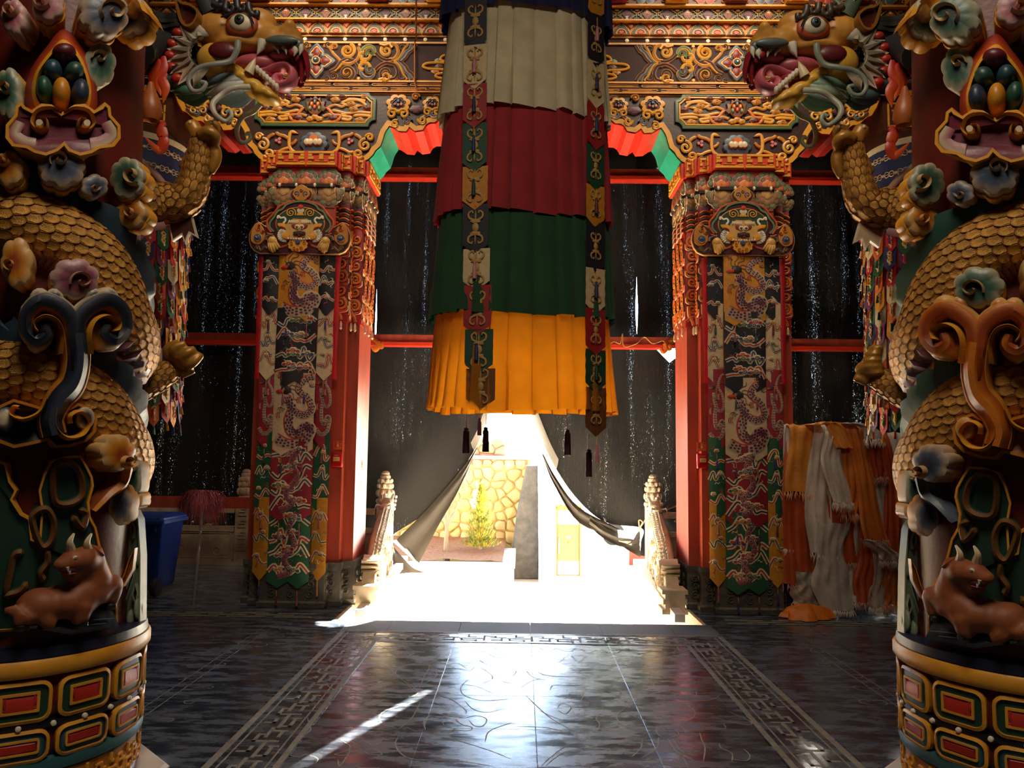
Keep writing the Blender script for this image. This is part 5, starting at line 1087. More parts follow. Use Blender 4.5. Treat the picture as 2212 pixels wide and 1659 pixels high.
def stonepanel(x0, x1, y, lab, grp):
    T = thing('stone_balustrade', lab, 'balustrade', ((x0+x1)/2, y, 0), grp); xm = (x0+x1)/2; hw = (x1-x0)/2
    for nm, z0, z1, d in (('base_slab', 0, .08, .1), ('carved_panel', .08, .46, .055), ('middle_rail', .46, .53, .075), ('handrail', .72, .80, .08)):
        m = MB(); m.box(x0, y-d, z0, x1, y+d, z1, K['white'])
        if nm == 'carved_panel':
            m.fn = lambda u, v, w: (xm+u, y-.055-w, .27+v); rp = random.Random(int(x0*10))
            for k in range(9): m.stroke(spiral(rp.uniform(-hw*.8, hw*.8), rp.uniform(-.1, .1), .09, .01, rp.uniform(0, 6), rp.choice((-1, 1))*1.3, 14), .02, .014, K['white'])
            for q in (rrect(-hw*.95, -.17, hw*.95, .17, .02),): m.stroke(q, .02, .012, K['white'], closed=True)
        m.build(nm, M['stone'], T, ang=30)
    for u in (-.62, 0, .62):
        m = MB(); x = xm+hw*u; m.lathe([(.05, .53), (.055, .55), (.03, .57), (.07, .61), (.075, .65), (.035, .68), (.05, .70), (.055, .72)], 12, K['white'], c=(x, y)); m.build('vase', M['stone'], T)
        m = MB(lambda u2, v, w: (x+u2, y-.03-w, .68+v)); m.dome(lobes(0, 0, .17, .05, 5, .2), [(0, -.06, K['white']), (.05, .02, K['white']), (.5, .03, K['white'])]); m.build('cloud_bracket', M['stone'], T)
YN = 10.95
newel(-1.92, YN, 'carved stone post with lotus finial left of the doorway', 'doorway newel posts'); newel(1.86, YN, 'carved stone post with lotus finial right of the doorway', 'doorway newel posts')
newel(-3.9, YN, 'carved stone post with lotus finial behind the left red pillar'); newel(-6.2, YN, 'carved stone post with lotus finial behind the blue bin'); newel(3.9, YN, 'carved stone post with lotus finial behind the piled scarves')
stonepanel(-3.78, -2.04, YN, 'stone balustrade with cloud rail between doorway post and left pillar', None); stonepanel(-6.08, -4.02, YN, 'stone balustrade with carved panel behind the duster', None); stonepanel(1.98, 3.78, YN, 'stone balustrade with cloud rail right of the doorway', None)
def flank(s):
    lab = 'carved stone dragon balustrade end falling towards the hall on the %s of the stairs' % ('left' if s < 0 else 'right'); xa = s*1.85; xb = s*1.55
    T = thing('dragon_balustrade', lab, 'balustrade', (xa, 9.4, 0))
    def X(y): return xb+(xa-xb)*(y-7.9)/3.0
    prof = [(8.05, .0), (8.05, .20), (8.22, .34), (8.5, .42), (8.7, .36), (8.85, .46), (9.1, .58), (9.35, .60), (9.6, .66), (9.8, .74), (10.1, .78), (10.5, .80), (10.84, .84), (10.84, 0)]
    m = MB(lambda u, v, w: (X(u)+s*.07-s*w if 0 else X(u)-s*(w-.07), u, v)); m.dome([np.array(p) for p in prof], [(0, 0, K['white']), (0, .13, K['white']), (.012, .14, K['white'])], off=True)
    rp = random.Random(3)
    for k in range(26):
        y = rp.uniform(8.35, 10.6); zt = np.interp(y, [p[0] for p in prof[1:-1]], [p[1] for p in prof[1:-1]]); m.stroke([p*np.array((1.2, 1)) - np.array((.2*y, 0)) for p in spiral(y, rp.uniform(.08, zt-.1), .09, .012, rp.uniform(0, 6), rp.choice((-1, 1))*1.3, 12)], .022, .16, K['white'])
    m.build('carved_panel', M['stone'], T, ang=35)
    m = MB(); q = cr([(X(8.3), 8.32, .33), (X(8.6), 8.6, .40), (X(9), 9.0, .55), (X(9.4), 9.4, .62), (X(9.75), 9.75, .72), (X(10.1), 10.1, .80), (X(10.35), 10.35, .84)], 5); m.tube(q, [.06+.03*sin(pi*i/len(q)) for i in range(len(q))], K['white'], 10)
    for i in range(1, len(q)-1):
        for k in range(5):
            a = -1.2+.6*k; m.ell(q[i]+np.array((-s*.085*cos(a), 0, .085*sin(a))), (.02, .035, .022), K['white'], 5, 3)
        m.ell(q[i]+np.array((0, 0, .09)), (.012, .03, .035), K['white'], 5, 3)
    m.build('dragon_body', M['stone'], T)
    m = MB(); h = np.array((X(10.3)-s*.02, 10.25, .90)); m.ell(h, (.10, .16, .10), K['white'], 10, 6); m.ell(h+np.array((0, -.16, -.02)), (.075, .1, .05), K['white'], 8, 5); m.ell(h+np.array((0, -.14, -.10)), (.06, .1, .03), K['white'], 8, 5)
    for t in (-1, 1):
        m.ell(h+np.array((t*.07, -.08, .06)), (.03, .03, .03), K['white'], 6, 4); m.tube([h+np.array((t*.05, .05, .07)), h+np.array((t*.06, .15, .13)), h+np.array((t*.05, .28, .12))], [.022, .018, .008], K['white'], 6)
        for k in range(4): m.ell(h+np.array((t*.09, .05+.04*k, -.05+.05*k)), (.02, .05, .025), K['white'], 5, 3)
        m.tube([h+np.array((t*.05, -.2, .0)), h+np.array((t*.09, -.28, .02)), h+np.array((t*.1, -.33, -.03))], [.012, .01, .004], K['white'], 5)
    m.build('dragon_head', M['stone'], T)
    m = MB(lambda u, v, w: (X(u)-s*(w-.09), u, v))
    for t in (0, 1): m.stroke(spiral(8.45, .30, .17-.03*t, .03, 1.2, 1.5, 24), .05, .2, K['white'])
    for k in range(6): m.stroke(cr([np.array((8.55, .12)), np.array((8.42-.03*k, .16+.05*k)), np.array((8.25-.012*k, .16+.06*k))], 4), .035, .19, K['white'], taper=1)
    m.build('scroll_tail', M['stone'], T)
    m = MB(); xx = X(8.1); 
    for z0, z1, g in ((0, .05, .13), (.05, .10, .10), (.10, .15, .12), (.15, .2, .10), (.2, .24, .13)): m.box(xx-g, 7.95, z0, xx+g, 8.2+(g-.1), z1, K['white'])
    m.build('end_block', M['stone'], T, smooth=False)
    m = MB(); x0, x1 = sorted((s*1.50, s*1.60)); R = [[(x0, 7.62, -.005), (x1, 7.62, -.005), (x1, 7.62, .07), (x0, 7.62, .07)], [(x0+s*.12, 10.8, -.005), (x1+s*.12, 10.8, -.005), (x1+s*.12, 10.8, .07), (x0+s*.12, 10.8, .07)]]; m.grid(R, K['white'], cj=True, cap=(True, True)); m.build('kerb', M['marble'], T, smooth=False)
flank(-1); flank(1)
# ------------------------------------------------------------------ bin, duster, scarves in the aisles
M['binblue'] = mat('blue_plastic', hx('16357c'), rough=.45, vary=.08); M['rubber'] = mat('black_rubber', hx('15140f'), rough=.7)
M['steel'] = mat('steel_tube', hx('9a9488'), rough=.35, metal=.7)
c = np.array((-4.17, 8.72)); T = thing('wheelie_bin', 'blue plastic wheeled bin half hidden behind the left dragon column', 'bin', (c[0], c[1], 0))
def frust(m, zs, col=K['blue']):
    R = []
    for z, hw, hd in zs: R.append([(c[0]+p[0], c[1]+p[1], z) for p in rrect(-hw, -hd, hw, hd, .04, 3)])
    m.grid(R, col, cj=True, cap=(True, True))
m = MB(); frust(m, [(.07, .20, .22), (.10, .21, .23), (.78, .26, .29), (.80, .27, .30)]); m.build('body', M['binblue'], T, ang=30)
m = MB(); frust(m, [(.785, .285, .31), (.79, .30, .325), (.825, .30, .325), (.83, .29, .315)]); m.build('rim', M['binblue'], T, ang=30)
m = MB(); frust(m, [(.828, .29, .315), (.85, .285, .31), (.875, .25, .27), (.88, .2, .22)]); m.box(c[0]-.2, c[1]+.30, .84, c[0]+.2, c[1]+.36, .87, K['blue']); m.build('lid', M['binblue'], T, ang=30)
for k in range(4):
    m = MB(); x = c[0]-.2+k*.133; m.box(x-.012, c[1]-.305, .70, x+.012, c[1]-.24, .785, K['blue']); m.build('rib', M['binblue'], T, smooth=False)
for t in (-1, 1):
    m = MB(); R = []
    for x, r in ((-.03, .06), (-.03, .095), (-.02, .10), (.02, .10), (.03, .095), (.03, .06), (.035, .05), (.035, .001)): R.append([(c[0]+t*.20+t*x, c[1]-.22+r*cos(a), .101+r*sin(a)) for a in np.linspace(0, 2*pi, 19)[:-1]])
    m.grid(R, K['black'], cj=True, cap=(True, False)); m.build('wheel', M['rubber'], T)
# duster leaning on the red rail
p0, p1 = np.array((-3.32, 7.96, .0)), P(438, 1092, 10.30)
T = thing('feather_duster', 'long handled duster with drooping pink feathers leaning on the low red rail', 'duster', tuple(p0))
m = MB(); m.tube([p0, p0+(p1-p0)*.5, p1], .016, K['grey'], 10); m.build('pole', M['steel'], T)
m = MB(); d = (p1-p0)/np.linalg.norm(p1-p0); m.tube([p1-d*.12, p1+d*.06], [.024, .03], hx('6fae9a'), 10); m.build('collar', M['binblue'] if 0 else M['paint'], T)
m = MB(); rr = random.Random(2); top = p1+np.array((0, -.06, .06))
for k in range(2600):
    a = rr.uniform(0, 2*pi); L = rr.uniform(.16, .42); up_ = rr.uniform(-.02, .15); s0 = rr.uniform(.02, .1); hr = rr.uniform(.5, 1)
    o = np.array((cos(a), sin(a)*.55, 0)); b0 = top+o*s0*.5; col = mixc(hx('c85a6c'), rr.choice([hx('c98a86'), hx('7c4a3a'), hx('a8604a'), hx('8a3a44')]), rr.random())
    q = [b0, b0+o*L*.45*hr+np.array((0, 0, up_)), b0+o*L*.75*hr+np.array((rr.uniform(-.03, .03), 0, up_*.5-.02)), b0+o*L*.85*hr+np.array((rr.uniform(-.05, .05), 0, 0))+np.array((0, 0, -L*rr.uniform(.3, .95)))]
    q = cr(q, 2); s_ = np.array((-o[1], o[0]*1, 0))*.007; m.add([p+s_*(1-i/len(q)) for i, p in enumerate(q)]+[p-s_*(1-i/len(q)) for i, p in enumerate(q)], [(i, i+1, len(q)+i+1, len(q)+i) for i in range(len(q)-1)], col)
tag(m.build('feathers', M['cloth'], T, recalc=False), 'pink and brown feathers', kind='stuff')
# scarf rack
rk = thing('scarf_rack', 'dark rail frame carrying the piled offering scarves', 'rack', (3.4, 8.2, 0))
for x in (2.78, 4.25): m = MB(); m.box(x-.03, 8.09, 0, x+.03, 8.14, 1.80, K['dbrown']); m.build('upright', M['flat'], rk, smooth=False)
m = MB(); m.box(2.72, 8.06, 1.76, 4.3, 8.16, 1.82, K['dbrown']); m.build('top_rail', M['flat'], rk, smooth=False)
m = MB(); m.box(2.72, 8.10, .3, 4.3, 8.14, .36, K['dbrown']); m.build('low_rail', M['flat'], rk, smooth=False)
SO, SD, SW, SP = hx('e07a1a'), hx('c24a10'), hx('e2d8ca'), hx('e8942e')
def sz(y, Y=8.0): return P(1800, y, Y)[2]
def scarf(lab, col, pts, wd, lay, back=.35, fringe=True, frw=1.):
    """pts: image points down the front of the rack; the cloth comes over the rail from behind"""
    y = 8.02-.022*lay; q = [P(px, py, y) for px, py in pts]; rs_ = random.Random(hash(lab) % 1000 if 0 else len(lab)*7+int(pts[0][0]))
    T = thing('offering_scarf', lab, 'scarf', tuple(q[-1]), 'offering scarves on the rack')
    top = q[0]; over = pts[0][1] < 960
    path = ([np.array((top[0], 8.21+.002*lay, top[2]-back)), np.array((top[0], 8.20+.002*lay, top[2]-.06)), np.array((top[0], 8.11, max(1.83+.006*lay, top[2]-.005)))] if over else [])+q
    path = cr(path, 6); N = len(path); m = MB(); R = []; ph = rs_.uniform(0, 6); nf = rs_.choice((2, 3, 3, 4))
    for i, p in enumerate(path):
        f = i/(N-1); w_ = wd*.0058*(.8+.25*f+.12*sin(f*9+ph)); row = []
        for j in range(15):
            u = j/14*2-1; row.append((p[0]+u*w_/2+.01*sin(f*13+ph), p[1]-.009*cos(u*nf*pi+ph+f*3)-.006*sin(u*5+f*15+ph)-.005*sin(u*13-f*31+2*ph)-(.02*(1-u*u) if p[1] < 8.1 else -.02*(1-u*u)), p[2]+.006*sin(u*7+ph)))
        R.append(row)
    m.grid(R, lambda i, j: mixc(col, K['white'], .10*(j % 3 == 1))); m.build('cloth', M['satin'], T, ang=80)
    if fringe:
        m = MB(); e = R[-1]
        for k in range(int(46*frw)):
            a = e[rs_.randint(0, 14)]; a = np.array(a); L = rs_.uniform(.05, .11)
            z2 = max(.006, a[2]-L); b_ = np.array((a[0]+rs_.uniform(-.03, .03), a[1]-rs_.uniform(0, .02), z2)); mid = (a+b_)/2+np.array((rs_.uniform(-.015, .015), -.01, 0)); t_ = .004
            m.add([a+(t_, 0, 0), a-(t_, 0, 0), mid-(t_, 0, 0), mid+(t_, 0, 0), b_], [(0, 1, 2, 3), (3, 2, 4)], mixc(col, SW, .3))
        tag(m.build('fringe', M['satin'], T, recalc=False), kind='stuff')
scarf('narrow white scarf hanging at the left end of the rack', SW, [(1701, 922), (1700, 1000), (1702, 1100), (1704, 1180)], 26, 0)
scarf('dark orange scarf hanging low beneath the bright orange one at the left', SD, [(1728, 940), (1722, 1060), (1722, 1160), (1724, 1262)], 58, 1)
scarf('broad bright orange scarf second from the left of the rack', SP, [(1735, 920), (1733, 960), (1736, 1010), (1738, 1062)], 58, 3)
scarf('long white scarf right of the broad orange one, frayed low down', SW, [(1777, 922), (1772, 1000), (1768, 1100), (1775, 1195)], 42, 4)
scarf('red-orange scarf in the middle of the rack with a crumpled end', hx('c9500f'), [(1806, 930), (1800, 1020), (1812, 1120), (1822, 1215)], 56, 3)
scarf('short white scarf knotted over the middle orange ones', SW, [(1800, 935), (1797, 985), (1808, 1040), (1819, 1085)], 34, 7)
scarf('orange scarf folded sideways across the top of the rack', SP, [(1768, 916), (1790, 912), (1812, 930), (1826, 968)], 30, 9, back=.1, fringe=False)
scarf('bright orange scarf right of the short white scarf', SO, [(1832, 918), (1836, 990), (1838, 1060), (1830, 1110)], 34, 6)
scarf('long white scarf trailing to the floor in the middle of the pile', SW, [(1852, 940), (1850, 1060), (1842, 1180), (1830, 1300)], 46, 2)
scarf('long orange scarf slanting to the right across the pile', SO, [(1846, 925), (1862, 1010), (1876, 1090), (1895, 1165)], 36, 8)
scarf('white scarf crumpled over the top right of the rack', hx('d6ccc4'), [(1838, 914), (1862, 918), (1880, 930), (1888, 948)], 30, 10, back=.1)
scarf('white scarf between the slanting orange and the dark orange ones', SW, [(1880, 950), (1888, 1040), (1898, 1120), (1908, 1190)], 44, 5)
scarf('dark orange scarf bent over the right half of the rack', SD, [(1874, 940), (1890, 970), (1898, 1010), (1897, 1030)], 26, 7)
scarf('dark red-orange scarf hanging straight at the right', SD, [(1905, 942), (1922, 1030), (1930, 1120), (1932, 1225)], 30, 6)
scarf('pale frayed scarf low on the right of the pile', hx('c2b2a2'), [(1866, 1165), (1888, 1172), (1912, 1190), (1932, 1210)], 40, 9, frw=2)
scarf('dark orange scarf hanging to the floor below the pale frayed one', SD, [(1880, 1100), (1878, 1180), (1876, 1240), (1872, 1300)], 46, 3)
scarf('pale scarf reaching the floor right of the middle', hx('c6b6a4'), [(1908, 1120), (1906, 1200), (1902, 1260), (1898, 1312)], 34, 4, frw=1.6)
scarf('white scarf at the far right by the dragon column', SW, [(1946, 945), (1944, 1060), (1942, 1180), (1942, 1280)], 42, 2)
scarf('orange scarf reaching the floor beside the dragon column', SO, [(1928, 1180), (1928, 1230), (1930, 1270), (1928, 1306)], 34, 5)
scarf('white scarf hanging low behind the middle with a ragged end', hx('c9bdb0'), [(1800, 1130), (1794, 1200), (1796, 1260), (1806, 1318)], 62, 5, frw=2)
scarf('grey-white scarf heaped behind the orange bundle', hx('a59a8c'), [(1748, 1235), (1746, 1260), (1744, 1285), (1744, 1305)], 56, 2, frw=1.6)
m = MB(); ce = P(1738, 1310, 7.9); R = []
rb = random.Random(6); kn = [(rb.uniform(.7, 1.2), rb.uniform(0, 6)) for _ in range(24)]
for i in range(9):
    t = i/8; row = []
    for j in range(28):
        a = 2*pi*j/28; r = (1-t)**.6*(.25+.05*sin(3*a+1)+.035*sin(7*a+2*t)+.02*sin(13*a)); row.append((ce[0]+r*cos(a), 7.86+r*.6*sin(a), .008+.14*t**.8*(1+.25*sin(5*a+2)*(1-t))+.02*sin(9*a+4*t)*(t > 0)*(1-t)))
    R.append(row)
m.grid(R, SO, cj=True, cap=(True, True)); tag(m.build('cloth_bundle', M['satin'], ang=70), 'crumpled orange cloth lying on the floor in front of the scarf pile', 'cloth')
# ------------------------------------------------------------------ the two carved dragon columns
DX, DY = 2.34, 3.70; PH0 = atan2(DX, DY)
def px2az(px, py, r):
    """where the line of sight through an image point of the left column meets a cylinder of radius r round its axis"""
    d = ray(px, py); ox, oy = CAM[0]+DX, CAM[1]-DY
    A = d[0]**2+d[1]**2; B = 2*(ox*d[0]+oy*d[1]); C = ox**2+oy**2-r*r; q = B*B-4*A*C
    if q < 0:
        t = -B/(2*A); x, y = ox+t*d[0], oy+t*d[1]; l = np.hypot(x, y); a = atan2(x, -y)-PH0
        a = (a+pi) % (2*pi)-pi; return a+(1 if a > 0 else -1)*(l-r)/r, CAM[2]+t*d[2]
    t = (-B-sqrt(q))/(2*A); x, y = ox+t*d[0], oy+t*d[1]; a = atan2(x, -y)-PH0; a = (a+pi) % (2*pi)-pi
    return a, CAM[2]+t*d[2]
def cyl(s, a, z, r): p = PH0+a; return np.array((s*(DX-r*sin(p)), DY-r*cos(p), z))
def fpx(s, r0, wm=.08):
    return lambda u, v, w: (lambda az: cyl(s, az[0], az[1], r0+w))(px2az(u, v, r0+wm))
def sculpt(name, build, voxel, mt, parent, smooth=4, col=None):
    m = MB(); build(m); o = m.build(name, mt, None); r = o.modifiers.new('r', 'REMESH'); r.mode = 'VOXEL'; r.voxel_size = voxel
    sm = o.modifiers.new('s', 'SMOOTH'); sm.iterations = smooth; sm.factor = .5
    dg = bpy.context.evaluated_depsgraph_get(); me = bpy.data.meshes.new_from_object(o.evaluated_get(dg)); bpy.data.objects.remove(o)
    o = bpy.data.objects.new(name, me); COL.objects.link(o); me.polygons.foreach_set('use_smooth', [True]*len(me.polygons))
    me.materials.clear(); me.materials.append(mt); o.parent = parent; o.location = -wloc(parent); return o
def scaled_tube(m, path, outw, rn, rb, ls, nth, th=1.75, cols=None, base=True, skip=None):
    """tube with overlapping raised scales on its outer side; path points, outward vectors"""
    c0, c1, c2 = cols or (hx('a5742a'), hx('c8923a'), hx('6e2c16'))
    P_ = [np.array(p, float) for p in path]; N = len(P_); S = [0.]
    for i in range(1, N): S.append(S[-1]+np.linalg.norm(P_[i]-P_[i-1]))
    T_ = [P_[min(i+1, N-1)]-P_[max(i-1, 0)] for i in range(N)]
    def fr_(s_):
        i = min(max(np.searchsorted(S, s_)-1, 0), N-2); f = (s_-S[i])/max(1e-9, S[i+1]-S[i]); p = P_[i]*(1-f)+P_[i+1]*f; t = T_[i]*(1-f)+T_[i+1]*f; t /= np.linalg.norm(t)
        n = outw[i]*(1-f)+outw[i+1]*f; n = n-t*(n@t); n /= np.linalg.norm(n); return p, t, n, np.cross(n, t), s_/S[-1]
    def R(v, f): return v(f) if callable(v) else v
    def at(s_, a, h):
        p, t, n, b, f = fr_(min(max(s_, 0), S[-1])); return p+n*(R(rn, f)+h)*cos(a)+b*(R(rb, f)+h)*sin(a)
    if base: m.grid([[at(s_, a, -.004) for a in np.linspace(-pi, pi, 17)[:-1]] for s_ in np.linspace(0, S[-1], max(4, int(S[-1]/.05)))], c2, cj=True, cap=(True, True), raw=True)
    k = 0; s_ = 0
    while s_ < S[-1]-ls*.4:
        for j in range(nth):
            a = -th+2*th*(j+.5*(k % 2)+.25)/nth
            if skip is not None and skip(at(s_, a, 0)): continue
            a = a; da = th/nth*1.16; L = ls*1.6
            vs = [at(s_-L*.2, a, .001), at(s_+L*.35, a, .012*ls/.05)]; cs = [c2, c0]
            for q in range(9):
                e = -pi/2+pi*q/8; vs.append(at(s_+L*.25+L*.5*cos(e)*.80, a+da*.82*sin(e), .008*ls/.05)); cs.append(c1)
            for q in range(9):
                e = -pi/2+pi*q/8; vs.append(at(s_+L*.25+L*.5*cos(e)*1.05, a+da*1.0*sin(e), .013*ls/.05)); cs.append(mixc(c2, c1, .25))
            for q in range(9):
                e = -pi/2+pi*q/8; vs.append(at(s_+L*.25+L*.5*cos(e)*1.12, a+da*1.05*sin(e), -.004)); cs.append(c2)
            for sg in (-1, 1): vs.append(at(s_-L*.2, a+sg*da*.85, .001)); cs.append(c2)
            fs = [(0, 1, 2, 29), (0, 30, 10, 1), (29, 2, 11), (30, 19, 10)]+[(1, 2+q, 3+q) for q in range(8)]+[(2+q, 3+q, 12+q, 11+q) for q in range(8)]+[(11+q, 12+q, 21+q, 20+q) for q in range(8)]
            m.add(vs, fs, cs, raw=True)
        s_ += ls; k += 1
def dragon_column(s):
    side = 'left' if s < 0 else 'right'; cx = s*DX; f = lambda r0=.47, wm=.08: fpx(s, r0, wm)
    T = thing('dragon_column', 'massive carved column wrapped by a golden dragon at the %s edge of the view' % side, 'column', (cx, DY, 0), 'dragon columns')
    def B(m, nm, mt='paint', lab=None, ang=45): return tag(m.build(nm, M[mt], T, ang=ang), lab)
    # ---- plinth and turned lotus base
    m = MB(); m.grid([[(cx+r*cos(pi/8+k*pi/4), DY+r*sin(pi/8+k*pi/4), z) for k in range(8)] for z, r in ((.0, .66), (.035, .66), (.05, .64), (.05, .3))], K['white'], cj=True); tag(m.build('plinth', M['marble'], T, smooth=False), 'white octagonal stone plinth')
    lat = lambda pr, col, nm, n=64: B((lambda mm: (mm.lathe(pr, n, col, c=(cx, DY)), mm)[1])(MB()), nm)
    lat([(.3, .05), (.49, .05), (.505, .06), (.505, .095), (.5, .10)], K['plum'], 'foot_ring'); lat([(.5, .10), (.515, .105), (.515, .24), (.5, .245)], K['ochre'], 'fret_ring')
    lat([(.5, .245), (.525, .25), (.53, .27), (.525, .30), (.49, .305)], K['teal'], 'green_ring'); lat([(.48, .30), (.505, .33), (.51, .38), (.49, .43), (.47, .44), (.49, .45), (.51, .50), (.51, .58), (.49, .64)], K['dred'], 'lotus_drum')
    lat([(.46, .425), (.52, .43), (.522, .455), (.46, .46)], K['black'], 'stud_belt'); lat([(.46, .64), (.535, .645), (.545, .66), (.545, .70), (.535, .715), (.46, .72)], K['gold'], 'gold_band')
    lat([(.5, .715), (.53, .72), (.525, .76), (.50, .765), (.3, .765)], K['navy'], 'water_band')
    az = lambda a0, z0, r0: (lambda u, v, w: cyl(s, a0+u/r0, z0+v, r0+w))
    m = MB(az(0, .11, .513)); n = 26
    for (x0, z0, x1, z1) in meander(2*pi*.513, .125, .124, .014): rect(m, x0, z0, x1, min(z1, .126), .012, K['gold'], .003)
    tag(B(m, 'key_fret'), kind='stuff')
    def petal(up):
        m = MB(az(0, .545 if up else .365, .507)); w_, h_ = .112, (.085 if up else .066); q = rrect(-w_, -h_, w_, h_, .045, 4)
        q = [p+np.array((0, (-1 if up else 1)*.0)) for p in q]; bl = lambda x, y: .012*(1-(x/w_)**2)
        m.dome(q, [(0, 0, K['ochre']), (0, .022, K['gold']), (.014, .028, K['gold']), (.017, .018, K['dgreen'] if up else K['navy']), (.042, .018, K['dgreen'] if up else K['navy']), (.044, .026, K['gold']), (.054, .026, K['gold']), (.057, .018, K['red']), (.066, .024, K['red'])] if up else [(0, 0, K['ochre']), (0, .022, K['gold']), (.012, .028, K['gold']), (.015, .018, K['navy']), (.034, .018, K['teal']), (.036, .026, K['gold']), (.044, .026, K['gold']), (.046, .018, K['red']), (.054, .024, K['red'])], off=True)
        return m.build('lotus_petal', M['paint'], T, loc=(cx, DY, 0), ang=35)
    for up in (True, False):
        o = petal(up)
        for k in range(1, 13): dupe(o, T, rz=2*pi*k/13)
    m = MB(az(0, .443, .521)); m.dome(ellip(0, 0, .012, .0125, 10), [(0, 0, K['white']), (.2, .012, K['white']), (.6, .014, K['white'])]); o = m.build('belt_stud', M['paint'], T, loc=(cx, DY, 0))
    for k in range(1, 26): dupe(o, T, rz=2*pi*k/26)
    # ---- shaft
    lat([(.44, .76), (.435, 1.2), (.41, 2.2), (.37, 3.6), (.36, 5.0), (.36, 6.0)], K['dred'], 'shaft')
    def plat(xc, yc):
        az_ = px2az(min(xc, 300)-18, yc, .43); Yp = cyl(-1, az_[0], az_[1], .43)[1]-.03
        return lambda u, v, w: (lambda p: np.array((-s*p[0], p[1]-w, p[2])))(P(u, v, Yp))
    # ---- rock carving low on the shaft
    gr, dk = hx('1d3a2c'), hx('12211c')
    def rock(pts, col, h=.05, rim=K['gold'], rw=5, nm='rock', w0=0., fm=None): m = MB(fm or f(.45)); m.plate([np.array(p, float) for p in pts], h, col, rim=rim, rw=rw, rh=.012, w0=w0); return B(m, nm, ang=35)
    rock([(-60, 980), (10, 1000), (20, 1040), (35, 1060), (25, 1080), (45, 1110), (65, 1120), (70, 1165), (85, 1170), (90, 1100), (84, 1060), (95, 1025), (112, 995), (150, 985), (178, 984), (192, 1005), (205, 1030), (208, 1050), (198, 1085), (200, 1115), (214, 1140), (222, 1175), (232, 1205), (252, 1240), (262, 1290), (262, 1348), (-60, 1372)], gr)
    rock([(262, 1352), (258, 1300), (272, 1265), (258, 1235), (262, 1190), (278, 1150), (288, 1120), (302, 1100), (312, 1120), (317, 1200), (316, 1345)], hx('6a7a66'), .05, hx('8f9a80'), 3, nm='rock', fm=plat(300, 1220))
    rock([(285, 1235), (275, 1255), (283, 1262), (303, 1225), (308, 1180), (296, 1200)], hx('6e3f1e'), .012, K['ochre'], 2, 'tree_branch', .05, plat(285, 1220))
    for q in ([(296, 1150), (290, 1185), (272, 1225), (276, 1232), (296, 1196)], [(306, 1185), (302, 1225), (284, 1285), (288, 1296), (306, 1240)], [(270, 1270), (278, 1300), (272, 1342), (266, 1330)], [(309, 1255), (314, 1275), (309, 1300), (302, 1278)], [(300, 1120), (308, 1140), (304, 1160), (298, 1140)]): rock(q, dk, .012, hx('8f9a80'), 1.5, 'rock_cleft', .055, plat(300, 1220))
    m = MB(plat(300, 1220))
    for x, y, rx, ry, h in ((290, 1140, 10, 22, .075), (282, 1250, 8, 26, .07), (310, 1310, 7, 30, .075), (296, 1330, 9, 22, .08), (309, 1200, 6, 24, .07), (272, 1312, 7, 30, .07)): m.dome(ellip(x, y, rx, ry, 12), [(0, .04, hx('6a7a66')), (.3, h, hx('7f8c74')), (.7, h+.008, hx('8f9a80'))])
    B(m, 'rock_bosses')
    m = MB(f(.45))
    for q in ([(120, 1010), (155, 1000), (178, 1030), (180, 1070), (150, 1090), (120, 1080)], [(70, 1120), (100, 1100), (118, 1130), (112, 1170), (90, 1180)]): m.stroke(cr(q, 6, True), 22, .085, hx('6a4520'), gr, closed=True)
    for q in ([(100, 1180), (105, 1215), (90, 1240), (100, 1260)], [(55, 1195), (30, 1200), (20, 1240), (5, 1300)], [(170, 1100), (190, 1110), (185, 1140), (170, 1130), (160, 1110)], [(60, 1260), (40, 1280), (0, 1290)]): m.stroke(cr(q, 6), 22, .08, hx('6a4520'), gr, taper=2)
    B(m, 'gnarled_tree')
    m = MB(f(.45)); m.dome([np.array(p, float) for p in ((40, 1352), (70, 1335), (120, 1342), (160, 1330), (215, 1312), (245, 1320), (260, 1355), (150, 1372))], [(0, 0, K['navy']), (.05, .09, K['navy']), (.4, .10, K['slate']), (.7, .09, K['navy'])]); 
    for q in ([(60, 1350), (110, 1345), (160, 1340), (240, 1335)], [(80, 1358), (140, 1352), (220, 1345)]): m.stroke(cr(q, 5), 5, .112, K['slate'])
    B(m, 'water_wave')
    # ---- recumbent bull
    bc = hx('8a4a26'); bw = lambda px, py, w: cyl(s, *px2az(px, py, .45+w), .45+w)
    def bull(m):
        for px, py, w, r in ((135, 1300, .07, (.11, .085, .075)), (85, 1308, .07, (.095, .08, .075)), (178, 1285, .08, (.085, .08, .09)), (205, 1255, .09, (.065, .07, .095)), (200, 1225, .10, (.055, .06, .085)), (182, 1208, .12, (.062, .06, .058)), (160, 1210, .13, (.06, .055, .05)), (140, 1219, .13, (.045, .045, .034)), (128, 1219, .13, (.022, .035, .028)), (156, 1243, .12, (.045, .042, .022)), (60, 1328, .08, (.06, .055, .05))): m.ell(bw(px, py, w), r, bc, 12, 8)
        for pts, r in (([(60, 1325), (48, 1340), (46, 1352)], [.045, .035, .03]), ([(110, 1335), (98, 1342), (112, 1350), (120, 1352)], [.035, .03, .026, .022]), ([(180, 1305), (174, 1330), (175, 1346)], [.05, .04, .034]), ([(205, 1290), (228, 1266), (248, 1260), (246, 1282), (238, 1306)], [.055, .045, .038, .032, .028]), ([(40, 1310), (10, 1318), (30, 1330)], [.015, .012, .012])): m.tube(cr([bw(x, y, .10 if x > 200 else .125) for x, y in pts], 4), np.interp(np.linspace(0, 1, (len(pts)-1)*4+1), np.linspace(0, 1, len(pts)), r), bc, 10)
    M.setdefault('hide', mat('painted_brown_hide', bc, rough=.58, bump=.08, bscale=25, vary=.18, vscale=6))
